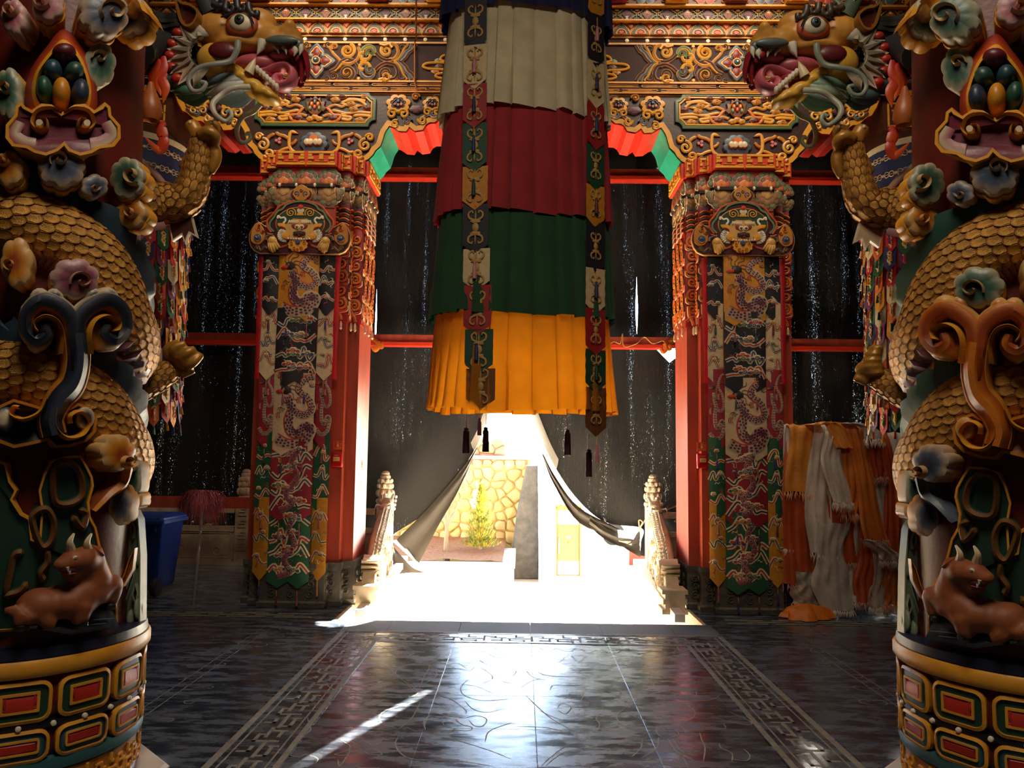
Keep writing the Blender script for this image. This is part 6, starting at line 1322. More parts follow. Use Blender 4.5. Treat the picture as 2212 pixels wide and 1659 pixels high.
    bo = sculpt('bull', bull, .012, M['hide'], T, 5); bo['label'] = 'carved brown bull looking back over its shoulder'
    def BB(m, nm): return m.build(nm, M['paint'], bo)
    for x, y, w_ in ((237, 1309, .10), (175, 1349, .125), (46, 1354, .125)): m = MB(); m.ell(bw(x, y, w_), (.03, .03, .022), K['black'], 8, 5); BB(m, 'hoof')
    for x0, y0, x1, y1 in ((153, 1186, 160, 1152), (190, 1187, 198, 1152)): m = MB(); m.tube(cr([bw(x0, y0, .13), bw(x0+(x1-x0)*.2-3, (y0+y1)/2, .15), bw(x1, y1, .15)], 5), np.linspace(.020, .004, 11), K['cream'], 8); BB(m, 'horn')
    m = MB(); m.tube([bw(200, 1200, .12), bw(212, 1188, .13), bw(218, 1182, .13)], [.024, .038, .006], bc, 8, flat=.5); BB(m, 'ear')
    m = MB(lambda u, v, w: cyl(s, *px2az(u, v, .62), .44+w)); m.dome(ellip(163, 1206, 8, 7, 12), [(0, .178, K['black']), (.15, .186, K['cream']), (.5, .19, K['cream']), (.52, .191, K['black']), (.75, .193, K['grey'])]); BB(m, 'eye')
    m = MB(); m.ell(bw(148, 1232, .16), (.035, .03, .012), hx('3a1410'), 8, 5); m.ell(bw(150, 1238, .165), (.028, .022, .008), hx('a8444a'), 8, 4); BB(m, 'mouth')
    for x, y in ((146, 1228), (150, 1236)): m = MB(); m.tube([bw(x, y-3, .185), bw(x+1, y+5, .185)], [.008, .003], K['white'], 6); BB(m, 'tooth')
    # ---- clouds
    WH = hx('c8b596')
    def cloud(cxp, cyp, rx, ry, n, cols, a0=0., sp=None, h=.10, rim=K['gold'], back=True, nm='cloud', r0=.45, w0=-.05):
        if cxp > 250: h = min(h*.6, .075); w0 = -.02
        m = MB(f(r0) if cxp < 250 else plat(cxp, cyp)); q = lobes(cxp, cyp, rx, ry, n, .13, a0, 6); ce = (cxp, cyp) if sp is None else ((sp[0]+cxp)/2, (sp[1]+cyp)/2)
        if back: m.dome(lobes(cxp+2, cyp+5, rx*1.06, ry*1.06, n, .14, a0, 6), [(0, w0, rim), (0, h*.55, rim), (.06, h*.65, rim), (.2, h*.6, rim)])
        m.dome(q, [(0, w0, rim), (.0, h*.8, cols[0]), (.05, h, cols[0]), (.16, h*1.06, mixc(cols[0], cols[1], .3)), (.4, h*1.12, cols[1]), (.75, h*1.14, cols[2])], center=ce)
        if sp is not None:
            x, y, r, a, t = sp; r *= 1.2; m.stroke(spiral(x, y, r, r*.2, a, t, 26), lambda g: r*.55*(1-.3*g), h*1.12+.028, mixc(cols[0], hx('c08a40'), .5), hx('a87838'), w0=.0)
        return B(m, nm)
    BLU = (hx('b39a80'), hx('4a5566'), hx('1c2436')); GRN = (hx('a8a084'), hx('3f5e4c'), hx('16302a')); PUR = (hx('b3948a'), hx('7a3a4a'), hx('4a1a28')); YEL = (hx('c9a26a'), hx('c07a1c'), hx('8a3a14')); PNK = (hx('bfa394'), hx('a5606a'), hx('702a34'))
    A1, A2 = (BLU, YEL) if s < 0 else (YEL, BLU); G2 = GRN if s < 0 else GRN
    cloud(33, 40, 28, 40, 7, PNK, 0, (30, 32, 14, 0, 1.2), back=False); cloud(105, 15, 36, 36, 6, PNK, 0, (92, 12, 16, .5, 1.1))
    cloud(212, 42, 50, 54, 8, A1 if s < 0 else GRN, 0, (228, 40, 24, 2.4, 1.2), .16); cloud(290, 48, 46, 48, 7, BLU if s < 0 else GRN, .3, None, .14)
    m = MB(plat(330, 45)); m.stroke(cr([(318, 20), (302, 38), (300, 58), (316, 64), (328, 50), (340, 52), (348, 70)], 6), 12, .19, K['gold'], K['ochre']); B(m, 'cloud_curl')
    cloud(215, 140, 36, 52, 7, GRN, .3, (212, 128, 14, 3.0, 1.1), .09, back=False); cloud(22, 205, 30, 58, 7, GRN, 0, (20, 195, 14, 1, 1), .10)
    # jewel medallion
    m = MB(f(.45)); q = cr([(137, 58), (100, 95), (62, 150), (50, 205), (62, 255), (100, 280), (165, 280), (205, 255), (214, 205), (203, 150), (178, 95)], 5, True); m.dome(q, [(0, -.05, K['dred']), (0, .06, K['dred']), (.06, .085, hx('7a1c10')), (.24, .10, hx('b04414')), (.27, .11, K['gold']), (.36, .12, K['gold']), (.38, .06, K['ochre']), (.6, .05, hx('8a5a20'))], center=(134, 185)); B(m, 'flaming_medallion')
    for x, y, rx, ry, c in ((138, 122, 28, 22, hx('5a1622')), (115, 160, 21, 26, hx('23404a')), (158, 162, 22, 24, hx('2a4a40')), (98, 200, 19, 32, hx('1f4a38')), (132, 206, 21, 36, hx('c8811c')), (170, 206, 20, 34, hx('2a3648'))): m = MB(f(.45)); m.dome(ellip(x, y, rx, ry, 18), [(0, .05, c), (.05, .10, c), (.2, .135, c), (.45, .155, c), (.75, .165, c)]); B(m, 'jewel')
    # double scroll cloud under the medallion
    m = MB(f(.45, .14)); L = [(133, 245), (112, 228), (90, 226), (70, 240), (55, 232), (48, 222), (36, 232), (34, 250), (15, 272), (14, 300), (28, 318), (58, 322), (75, 332), (100, 338), (125, 328), (138, 316)]; Rr = [(272-x, y) for x, y in L[1:-1]][::-1]
    m.plate([np.array(p, float) for p in L+Rr], .14, hx('6a2230'), rim=K['gold'], rw=6, rh=.012, w0=0)
    for t in (0, 1):
        mx_ = (lambda p: np.array((272-p[0], p[1]))) if t else (lambda p: np.array(p, float))
        m.band([mx_(p) for p in cr([(40, 262), (30, 290), (52, 308), (90, 314)], 6)], 15, 15, [(-1, .139, hx('7a2a38')), (-.5, .143, hx('a86a6a')), (.4, .147, WH), (1, .139, hx('8a4a4e'))], taper=1)
        m.stroke([mx_(p) for p in cr([(134, 242), (110, 234), (82, 240), (68, 265), (82, 282), (100, 276), (100, 258), (88, 258)], 6)], lambda g: 13*(1-.3*g), .165, K['gold'], K['ochre'])
        m.dome([mx_(p) for p in ellip(86, 268, 10, 10, 12)], [(0, .13, WH), (.3, .16, WH)])
    B(m, 'double_scroll_cloud')
    cloud(133, 368, 52, 42, 7, BLU, .2, (128, 352, 18, 2.6, 1.2), .11); cloud(205, 402, 32, 28, 6, BLU, 0, (202, 406, 9, 0, .9), .08, back=False)
    cloud(20, 365, 34, 40, 6, YEL, .2, (12, 352, 12, 0, 1.1), .09); cloud(290, 395, 38, 46, 8, GRN, .2, (306, 392, 18, 1.0, 1.0), .20); cloud(298, 468, 34, 34, 6, YEL, .5, (302, 470, 12, 0, 1.2), .17)
    cloud(38, 568, 36, 56, 6, YEL, .3, (28, 575, 12, 1.5, 1.0), .10, back=False); cloud(156, 605, 52, 46, 7, PUR if s < 0 else GRN, .1, (168, 612, 20, 2.8, 1.1), .13)
    # T-shaped cloud: stem, two curling heads, rolled foot
    C0, C1, C2 = (hx('0f1420'), hx('2a3040'), WH) if s < 0 else (hx('8a3a10'), hx('b8661a'), hx('c9a060'))
    GD = K['ochre']; m = MB(f(.45, .17))
    for t in (-1, 1):
        g = lambda pts: cr([np.array((165+t*(x-165), y)) for x, y in pts], 7)
        arm = g([(172, 800), (170, 740), (176, 690), (205, 660), (240, 650), (268, 672), (272, 710), (252, 732), (232, 722), (236, 702)])
        wl, wr = (lambda q: (27*(1-.35*q)+2)*min(1, .25+q*5), lambda q: (22*(1-.55*q)+2)*min(1, .25+q*5))
        m.band(arm, wr if t > 0 else wl, wl if t > 0 else wr, [(-1, 0, GD), (-.98, .13, C2 if t < 0 else GD), (-.6, .17, C1 if t < 0 else C0), (0, .18, C0), (.6, .17, C0 if t < 0 else C1), (.98, .13, GD if t < 0 else C2), (1, 0, GD)])
        m.stroke(g([(197, 765), (194, 720), (206, 692), (232, 682), (254, 694), (252, 712), (240, 716)]), lambda q: 14*(1-.2*q), .20, K['gold'], K['ochre'], taper=1)
        for x, y, r in ((210, 640, 24), (246, 642, 26), (272, 668, 22), (278, 704, 20), (256, 736, 22)): m.dome([np.array((165+t*(p[0]-165), p[1])) for p in ellip(x, y, r, r, 14)], [(0, 0, GD), (.0, .11, C2), (.2, .135, C2), (.6, .145, C1)])
    m.band(cr([(168, 720), (172, 780), (160, 830), (130, 865), (112, 905), (118, 940)], 7), 34, 34, [(-1, 0, GD), (-.95, .13, GD), (-.78, .15, GD), (-.7, .15, C0), (-.2, .185, C1), (.2, .185, C1), (.7, .15, C0), (.78, .15, GD), (.95, .13, GD), (1, 0, GD)])
    B(m, 'branching_cloud')
    m = MB(f(.45, .13)); L = [(112, 862), (92, 880), (60, 870), (30, 862), (-10, 880), (-20, 920), (-5, 955), (30, 968), (70, 960), (103, 952), (120, 968), (150, 966), (185, 955), (205, 935), (210, 905), (195, 880), (168, 870), (150, 880)]
    m.plate([np.array(p, float) for p in L], .12, C0 if s < 0 else hx('a8601c'), rim=GD, rw=6, rh=.014)
    m.stroke(cr([(120, 880), (118, 920), (140, 945), (172, 940), (186, 912), (170, 890), (150, 898), (150, 915)], 7), lambda q: 14*(1-.2*q), .19, K['gold'], K['ochre']); m.stroke(cr([(100, 862), (84, 892), (52, 906), (28, 896), (30, 880), (44, 880)], 7), lambda q: 13*(1-.2*q), .19, K['gold'], K['ochre'])
    m.dome(ellip(182, 903, 20, 26, 14), [(0, .12, C0), (.1, .15, C2), (.6, .16, C1)]); m.dome(ellip(10, 905, 26, 30, 14), [(0, .12, C0), (.2, .14, C1), (.6, .15, C2)])
    B(m, 'rolled_cloud')
    cloud(248, 978, 40, 42, 7, YEL if s < 0 else BLU, .2, (262, 995, 14, .4, 1.3), .10, back=False)
    m = MB(f(.45)); m.stroke(cr([(280, 1010), (270, 1045), (240, 1070), (205, 1105)], 6), lambda q: 34*(1-.6*q), .09, hx('b8701f') if s < 0 else hx('39434c'), hx('7a3a14') if s < 0 else K['slate']); B(m, 'cloud_stem')
    cloud(272, 1090, 26, 44, 6, BLU, .2, None, .09, back=False); cloud(306, 1030, 14, 46, 6, GRN, 0, (306, 1010, 7, 0, 1), .12, back=False, nm='cloud'); cloud(309, 1078, 14, 20, 6, YEL, 0, (309, 1078, 7, 0, 1.2), .14, back=False)
    # ---- dragon body: one helix round the shaft
    def coil(pts, r): return [px2az(x, y, r) for x, y in pts]
    c1 = coil([(-20, 462), (60, 474), (150, 506), (225, 556), (280, 622), (318, 700)], .5); c2 = coil([(-20, 800), (60, 806), (150, 832), (225, 872), (275, 920), (305, 958)], .5)
    pz = [(c1[0][0]-1.0, c1[0][1]+.10)]+c1+[(1.75, c1[-1][1]-.13), (2.6, c1[-1][1]-.10), (3.6, c2[0][1]+.12), (4.5, c2[0][1]+.04)]+[(a+2*pi, z) for a, z in c2]+[(1.7+2*pi, c2[-1][1]-.13), (2.6+2*pi, c2[-1][1]-.2)]
    pz = cr(pz, 9); RC = .385; path = [cyl(s, a, z, RC) for a, z in pz]; outw = [cyl(s, a, z, 1.)-cyl(s, a, z, 0.) for a, z in pz]
    m = MB(); scaled_tube(m, path, outw, .125, lambda q: .155, .042, 12, 1.7, skip=lambda p: (p[0]-cx)*s > .30 or (p[1]-DY) > .42); o = B(m, 'dragon_body', 'gilt'); o['label'] = 'golden scaled dragon body coiled round the shaft'
    fin = hx('22343f') if s < 0 else hx('24483a'); m = MB(); bl = MB(); up_ = np.array((0, 0, 1.)); R1, R2, R3 = [], [], []
    for i, p in enumerate(path):
        t = path[min(i+1, len(path)-1)]-path[max(i-1, 0)]; t /= np.linalg.norm(t); n = outw[i]; b = np.cross(n, t); b = b if b[2] > 0 else -b
        jag = .055+.05*((i*.21) % 1.)**.7; R1.append([p+b*.12+n*.07, p+b*(.15+jag*.5)+n*.085, p+b*(.15+jag)+n*.075-t*.03, p+b*(.14+jag*.5)+n*.045, p+b*.12+n*.02])
        if i % 2 == 0: R3.append([p-b*.10+n*.10, p-b*.155+n*.075, p-b*.18+n*.01]); R3.append([p-b*.10+n*.09+t*.05, p-b*.14+n*.06+t*.05, p-b*.165+n*.01+t*.05])
    m.grid(R1, fin, raw=True); o = B(m, 'dragon_fin'); bl.grid(R3, hx('7a4a4e'), raw=True); B(bl, 'belly_plates')
    # ---- arms
    YA = 4.18
    mir = (lambda p: np.array((-p[0], p[1], p[2]))) if s > 0 else (lambda p: np.array(p, float))
    def Q(px, py, dy=0., Y=None): p = P(px, py, (Y or YA)); p = p+np.array((0, dy, 0)); return mir(p)
    gc = hx('a8762c'); g2 = (hx('a5742a'), hx('c08a34'), hx('6b2f16'))
    def armtube(pts, rad, ls, n):
        m = MB(); q = cr([Q(*p) for p in pts], 6); ou = [np.array((0, -1., .05)) for _ in q]; rf = lambda t: np.interp(t, np.linspace(0, 1, len(rad)), rad); scaled_tube(m, q, ou, rf, rf, ls, n, 2.4, g2); return B(m, 'dragon_arm', 'gilt')
    a1 = armtube([(318, 452, -.1), (350, 444, -.03), (390, 436), (412, 412), (424, 372), (432, 335), (438, 305)], [.12, .112, .098, .082, .070, .060, .056], .05, 11)
    def hand(m):
        m.ell(Q(440, 303), (.07, .06, .07), gc, 12, 8)
        for pts, r in (([(428, 308), (424, 290), (416, 272), (412, 264)], [.04, .042, .045, .036]), ([(452, 302), (458, 286), (460, 270), (460, 264)], [.04, .042, .045, .036]), ([(440, 302, -.05), (462, 296, -.07), (474, 304, -.05), (470, 318, -.03)], [.035, .035, .032, .02]), ([(456, 312), (466, 330), (464, 352), (455, 376)], [.036, .036, .032, .018]), ([(424, 318), (410, 336), (400, 352), (386, 362)], [.034, .032, .026, .012])): m.tube(cr([Q(*p) for p in pts], 4), np.interp(np.linspace(0, 1, 13), np.linspace(0, 1, 4), r), gc, 10)
    M.setdefault('claw', mat('gilded_claw', gc, rough=.4, metal=.2, bump=.2, bscale=30, vary=.2, vscale=8))
    ho = sculpt('dragon_claw', hand, .011, M['claw'], T, 3)
    for a, b_ in (((413, 268), (410, 260)), ((460, 268), (461, 259))): m = MB(); m.ell(Q(a[0]+4, a[1]+3, -.042), (.010, .006, .012), K['cream'], 8, 5); m.build('nail', M['paint'], ho)
    m = MB(lambda u, v, w: Q(u, v, -w)); m.plate([np.array(p, float) for p in ((362, 470), (400, 452), (414, 466), (420, 490), (426, 513), (409, 503), (404, 514), (400, 527), (392, 507), (372, 521), (366, 495))], .02, hx('4a2a1e') if s < 0 else hx('b39a7a'), rim=hx('c9b79a'), rw=2.5, rh=.0, w0=-.02); B(m, 'elbow_fin', lab='dark pronged elbow fin' if s < 0 else 'pale pronged elbow fin')
    m = MB(); m.tube(cr([Q(312, 356, -.15), Q(335, 372, -.1), Q(355, 395, -.05), Q(368, 425, 0)], 6), [.02]*19, hx('a8806a'), 8, flat=.6); m.tube(cr([Q(318, 520, -.12), Q(340, 500, -.1), Q(362, 488, -.05)], 6), [.035]*13, hx('9a6a66'), 8, flat=.5)
    m.grid([[Q(x, y, -.12+.002*(x-310)) for x, y in ((312, 358), (338, 378), (358, 402), (366, 428))], [Q(x, y, -.14) for x, y in ((308, 440), (315, 440), (325, 440), (340, 440))]], hx('3a1f16')); B(m, 'shoulder_flap')
    armtube([(318, 845, -.12), (345, 822, -.05), (372, 798)], [.075, .068, .055], .04, 10)
    def fist(m):
        m.ell(Q(392, 782), (.065, .06, .05), gc, 12, 8)
        if s < 0:
            for pts in ([(378, 778, -.03), (372, 755, -.05), (395, 742, -.05)], [(388, 776, -.05), (392, 756, -.08), (412, 746, -.06)], [(402, 782, -.05), (416, 766, -.07), (428, 756, -.04)], [(408, 792, -.03), (428, 784, -.05), (438, 766, -.02)]): m.tube(cr([Q(*p) for p in pts], 4), np.linspace(.03, .022, 9), gc, 10)
        else:
            for k in range(5): m.ell(Q(384-6*(k-2)**2*.3+6, 792-13*k, -.04), (.062-.008*abs(k-1), .055, .024), gc, 12, 6)
        m.tube([Q(380, 800), Q(398, 806), Q(420, 800)], [.03, .03, .018], gc, 10)
    sculpt('dragon_claw', fist, .010, M['claw'], T, 2)
    m = MB(); 
    for k in range(10): m.lathe([(.0, 0)], 3) if 0 else None
    m.tube([Q(312, 850, -.12), Q(330, 832, -.1), Q(322, 780, -.12)], [.06, .07, .03], hx('5a2c1a'), 10); B(m, 'shoulder_flap')
    # ---- flaming pearl
    YP = 4.0; W = lambda x, y, dy=0.: Q(x, y, dy, YP)
    m = MB(); prof = [(0, 265), (16, 260), (23, 244), (22, 225), (15, 205), (8, 190), (5, 178)]; m.grid([[W(326+r*cos(a), y, .0024*r*sin(a)) for a in np.linspace(0, 2*pi, 15)[:-1]] for r, y in prof], hx('a85a28'), cj=True); o = B(m, 'flaming_pearl', lab='orange pear shaped pearl')
    for pts in ([(306, 262), (296, 220), (304, 175), (300, 140)], [(310, 215), (304, 170), (318, 140), (316, 112)], [(330, 185), (322, 160), (336, 135), (330, 120)], [(340, 200), (332, 165), (344, 140), (346, 113)], [(345, 215), (350, 185), (342, 165), (352, 150)], [(300, 250), (282, 215), (288, 180), (275, 150)], [(305, 290), (296, 270), (300, 250)], [(330, 275), (345, 290), (340, 268), (350, 258)], [(318, 300), (335, 318), (346, 300), (342, 280)]):
        m = MB(); q = cr([W(x, y, (-.03 if x < 320 else .04)) for x, y in pts], 5); n = len(q); m.tube(q, [.032*sin(pi*(.12+.86*(1-i/(n-1)))) for i in range(n)], lambda i, j, n=n: mixc(hx('c8581c'), hx('b3121c'), i/n), 8, flat=.35); m.build('flame', M['paint'], o)
    m = MB(); 
    for pts, c in (([(275, 232), (284, 262), (300, 300), (316, 318)], hx('8a8478')), ([(300, 282), (310, 300), (312, 322)], hx('3a4450')), ([(262, 240), (270, 275), (290, 310), (300, 325)], hx('4a2c20'))): q = cr([W(x, y, -.06) for x, y in pts], 5); m.tube(q, [.03*sin(pi*(.15+.8*i/(len(q)-1))) for i in range(len(q))], c, 8, flat=.6)
    B(m, 'wisp_cloud')
    # ---- dragon head
    YH = 4.28; H = lambda x, y, dy=0.: Q(x, y, dy, YH); U = .00262
    hc = hx('c48a3c')
    def E3(m, x, y, rx, rz, ry, dy=0., c=hc, n=14, k=9): m.ell(H(x, y, dy), (rx*U, ry, rz*U), c, n, k)
    def skull(m):
        for a in ((478, 72, 58, 44, .13), (540, 74, 56, 46, .14), (590, 90, 48, 30, .115), (628, 84, 27, 26, .12), (606, 102, 58, 24, .12), (646, 112, 18, 20, .10), (522, 106, 66, 18, .125), (440, 72, 38, 30, .10), (560, 50, 40, 30, .10), (500, 45, 40, 26, .10), (436, 60, 24, 18, .09)): E3(m, *a)
        E3(m, 636, 72, 12, 14, .05, -.08); E3(m, 636, 72, 12, 14, .05, .08)
    M.setdefault('dhead', mat('painted_gold_hide', hc, rough=.42, bump=.15, bscale=24, vary=.2, vscale=7))
    DH = sculpt('dragon_head', skull, .013, M['dhead'], T, 4); DH['label'] = 'golden dragon head with open mouth leaning over the hall'
    def HB(m, nm, lab=None, mt='paint'): return tag(m.build(nm, M[mt], DH, ang=50), lab)
    yl = hx('d8a63c')
    def jaw(m):
        for a in ((508, 160, 28, 16, .10), (530, 176, 26, 18, .10), (552, 193, 26, 18, .10), (574, 207, 25, 17, .095), (591, 215, 15, 12, .08)): E3(m, *a, c=yl)
    M.setdefault('djaw', mat('painted_yellow_hide', yl, rough=.38, bump=.1, bscale=20, vary=.15, vscale=7)); jo = sculpt('lower_jaw', jaw, .012, M['djaw'], DH, 3)
    m = MB()
    for d in (-.05, .05): E3(m, 475, 142, 42, 38, .10, d, yl)
    HB(m, 'cheek', 'round yellow cheek')
    for d in (-1, 1):
        m = MB(); q = [H(*p, d*.145) for p in ()]; E3(m, 500, 136, 30, 19, .02, d*.145, hx('5a1418')); HB(m, 'mouth_corner')
    m = MB(); pk = hx('b5545a'); E3(m, 555, 140, 52, 21, .078, 0, pk); E3(m, 612, 128, 34, 11, .08, 0, pk); E3(m, 560, 166, 34, 15, .07, 0, hx('8a2a30'))
    for k in range(7): E3(m, 640+((k % 2)*8), 128+6*k, 8, 10, .012, -.09+.03*k, hx('8f1f22'))
    HB(m, 'mouth_lining', 'glossy pink mouth lining')
    m = MB(); q = cr([H(x, y) for x, y in ((545, 160), (575, 158), (600, 148), (622, 146), (634, 160), (628, 180), (610, 188), (596, 180), (600, 168), (610, 166))], 6); m.tube(q, np.interp(np.linspace(0, 1, len(q)), [0, .5, .8, 1], [.05, .055, .055, .03]), hx('c4606a'), 12, flat=.5, up=(0, 1, 0)); HB(m, 'tongue')
    m = MB()
    for pts in ([(634, 120), (640, 150), (636, 176)], [(646, 122), (652, 150), (650, 178)], [(656, 118), (664, 146), (664, 172)], [(625, 122), (628, 140), (622, 158)]): q = cr([H(x, y) for x, y in pts], 5); m.tube(q, [.024*(1-i/(len(q)-.5))+.004 for i in range(len(q))], hx('8f1f24'), 8, flat=2.4, up=(1, 0, 0))
    HB(m, 'lip_fringe', 'dark red fringe under the upper lip')
    for d in (-1, 1):
        m = MB(); E3(m, 622, 110, 36, 11, .02, d*.118, hx('5a625c')); E3(m, 650, 112, 14, 12, .02, d*.09, hx('5a625c')); HB(m, 'upper_lip', 'grey upper lip')
        m = MB(); E3(m, 538, 77, 36, 28, .03, d*.116, hx('b0502a'), 18, 12); HB(m, 'eye_rim', 'orange red eye rim')
        m = MB(); E3(m, 538, 76, 27, 22, .035, d*.125, hx('d8c9a8'), 18, 12); eo = HB(m, 'eye')
        m = MB(); E3(m, 538, 74, 11, 11.5, .012, d*.157, hx('2a3326') if s < 0 else hx('3a3f44'), 14, 8); E3(m, 538, 74, 5, 5.5, .010, d*.164, hx('0c0d0b'), 10, 6); m.build('iris', M['paint'], eo)
        m = MB(); m.tube(cr([H(x, y, d*.152) for x, y in ((498, 69), (516, 63), (538, 55), (556, 62), (568, 84))], 5), [.002]+[.006]*19+[.002], hx('14100c'), 6); HB(m, 'eyelid_line')
        for x0, y0, x1, y1, k in ((578, 106, 566, 134, .03), (604, 116, 612, 132, .014), (622, 118, 628, 134, .014), (646, 118, 644, 138, .022), (658, 114, 656, 136, .018)): m = MB(); m.tube([H(x0, y0, d*.085), H((x0+x1)/2+3, (y0+y1)/2, d*.09), H(x1, y1, d*.085)], [k, k*.75, .002], K['white'], 8); HB(m, 'tooth')
        m = MB(); m.tube([H(548, 172, d*.08), H(556, 158, d*.085), H(562, 141, d*.08)], [.03, .022, .002], K['cream'], 8); HB(m, 'tooth')
        for k in range(7): m = MB(); E3(m, 566+6.4*k, 164+5.6*k, 5.0, 8.5, .02, d*(.08-.004*k), K['white'], 8, 6); HB(m, 'tooth')
        # whiskers
        for pts, cc in (([(534, 118), (532, 138), (518, 160), (490, 172), (462, 178), (442, 192), (436, 212), (446, 228), (464, 226), (472, 212), (462, 208)], hx('8a8a80')), ([(552, 206), (528, 216), (502, 230), (487, 254), (492, 276), (508, 286), (521, 276), (518, 264), (510, 268)], hx('b8b09a'))):
            m = MB(); q = cr([H(x, y, d*(.10 if x > 540 and y > 190 else .15 if x > 500 else .18)) for x, y in pts], 5); m.tube(q, np.interp(np.linspace(0, 1, len(q)), [0, .3, 1], [.020, .016, .011]), cc if s < 0 else mixc(cc, K['sage'], .35), 8, flat=.8); HB(m, 'whisker')
        # brow curls
        for pts in ([(478, 34), (490, 40), (502, 34), (494, 28)], [(506, 30), (504, 46), (514, 52), (522, 44), (516, 38)], [(528, 28), (530, 44), (540, 50), (546, 42), (540, 38)], [(552, 34), (554, 48), (562, 58), (570, 58), (570, 50)]): m = MB(); m.tube(cr([H(x, y, d*.12) for x, y in pts], 5), [.022]*8+[.018]*8, hx('2f2a2c') if s < 0 else hx('4a3a2a'), 8); HB(m, 'brow_curl')
        # collar leaves, bulbs, ear
        sl = hx('2f3a40') if s < 0 else hx('2f4a38'); ce = np.array((462, 138))
        for k, ang in enumerate((108, 132, 152, 170, 188, 206, 226, 250)):
            a = radians(ang); dv = np.array((cos(a), -sin(a))); nv = np.array((-dv[1], dv[0])); m = MB(lambda u, v, w, d=d: H(u, v, d*(.125-.0004*(462-u))+d*w*1.)); L = 88 if 130 < ang < 230 else 76
            lp = [ce+dv*30-nv*20, ce+dv*L*.62-nv*14, ce+dv*L, ce+dv*L*.62+nv*14, ce+dv*30+nv*20]; lm = [ce+dv*30, ce+dv*L*.6]
            m.add([(*lp[0], 0), (*lp[1], .0), (*lp[2], .0), (*lp[3], 0), (*lp[4], 0), (*lm[0], .02), (*lm[1], .014)], [(0, 1, 6, 5), (1, 2, 6), (2, 3, 6), (3, 4, 5, 6)], [sl, hx('c4b69c'), hx('e0d2b6'), hx('c4b69c'), sl, sl, hx('9a8f7c')]); m.tube([H(*(ce+dv*32), d*.13), H(*(ce+dv*L*.9), d*.105)], [.02, .003], hx('a89a84'), 5); HB(m, 'collar_leaf')
        for k, ang in enumerate((122, 142, 161, 179, 197, 216)):
            a = radians(ang); m = MB(); q = ce+np.array((cos(a), -sin(a)))*80; E3(m, q[0], q[1], 15, 12, .04, d*.075, hx('b02c18'), 10, 7); HB(m, 'collar_bulb')
        m = MB(lambda u, v, w, d=d: H(u, v, d*(.085+w+.0012*(u-420)))); m.plate([np.array(p) for p in cr([(395, 18), (416, 32), (438, 42), (456, 62), (444, 84), (424, 86), (406, 66)], 4, True)], .03, hx('5a2420'), rim=hx('a8702c'), rw=5, rh=.022, w0=0); HB(m, 'ear')
        m = MB(); q = cr([H(x, y, d*.06) for x, y in ((466, 44), (452, 20), (438, -2), (420, -30), (412, -60))], 5); m.tube(q, np.linspace(.055, .02, len(q)), hx('33383a') if s < 0 else hx('4f5f48'), 10, flat=.7)
        q = cr([H(x, y, d*.06) for x, y in ((448, 14), (458, -6), (474, -22))], 4); m.tube(q, np.linspace(.035, .012, len(q)), hx('33383a') if s < 0 else hx('6a755c'), 8); HB(m, 'horn')
    # beard and mane strands
    for x0, y0, x1, y1, c, k in ((548, 176, 452, 196, hx('9aa2a0'), .03), (545, 186, 448, 210, hx('b5b3a6'), .034), (540, 194, 470, 218, hx('9fb0b4'), .03), (535, 172, 446, 186, hx('5f6f78'), .03), (440, 190, 362, 180, hx('4f7a58'), .034), (438, 200, 378, 206, hx('3f6a4c'), .028), (430, 186, 344, 172, hx('3f6a4c'), .03)):
        if s > 0: c = mixc(c, hx('5f8a5c') if x0 > 500 else hx('3a4a5c'), .6)
        m = MB()
        for d in (-.05, 0, .05):
            q = cr([H(x0, y0, d), H((x0+x1)/2, (y0+y1)/2+5, d*1.5), H(x1, y1, d*.6)], 5); n = len(q); m.tube(q, [k*(.75+.4*sin(pi*i/(n-1)))*(1-(i/(n-1))**3)+.002 for i in range(n)], c, 8, flat=.6)
        HB(m, 'beard_lock')
    rm = random.Random(4); m = MB()
    for k in range(150):
        y0 = 50+132*rm.random(); d = rm.uniform(-.09, .09); m.tube(cr([H(430, 60+(y0-60)*.9, d), H(395, y0, d*1.1), H(362, y0+rm.uniform(-4, 4), d), H(322, y0+rm.uniform(-8, 8)+6, d-.12)], 4), np.linspace(.017, .012, 13), mixc(hx('1c1b19'), hx('38362f'), rm.random()), 5)
    tag(HB(m, 'mane', 'black carved mane', 'flat'), kind='stuff')
    m = MB(); E3(m, 385, 112, 40, 46, .06, 0, hx('191816')); m.tube([H(390, 110), H(350, 110, -.1), Q(300, 110, 0, 3.9)], [.07, .08, .08], hx('191816'), 12); HB(m, 'neck', mt='flat')
dragon_column(-1); dragon_column(1)
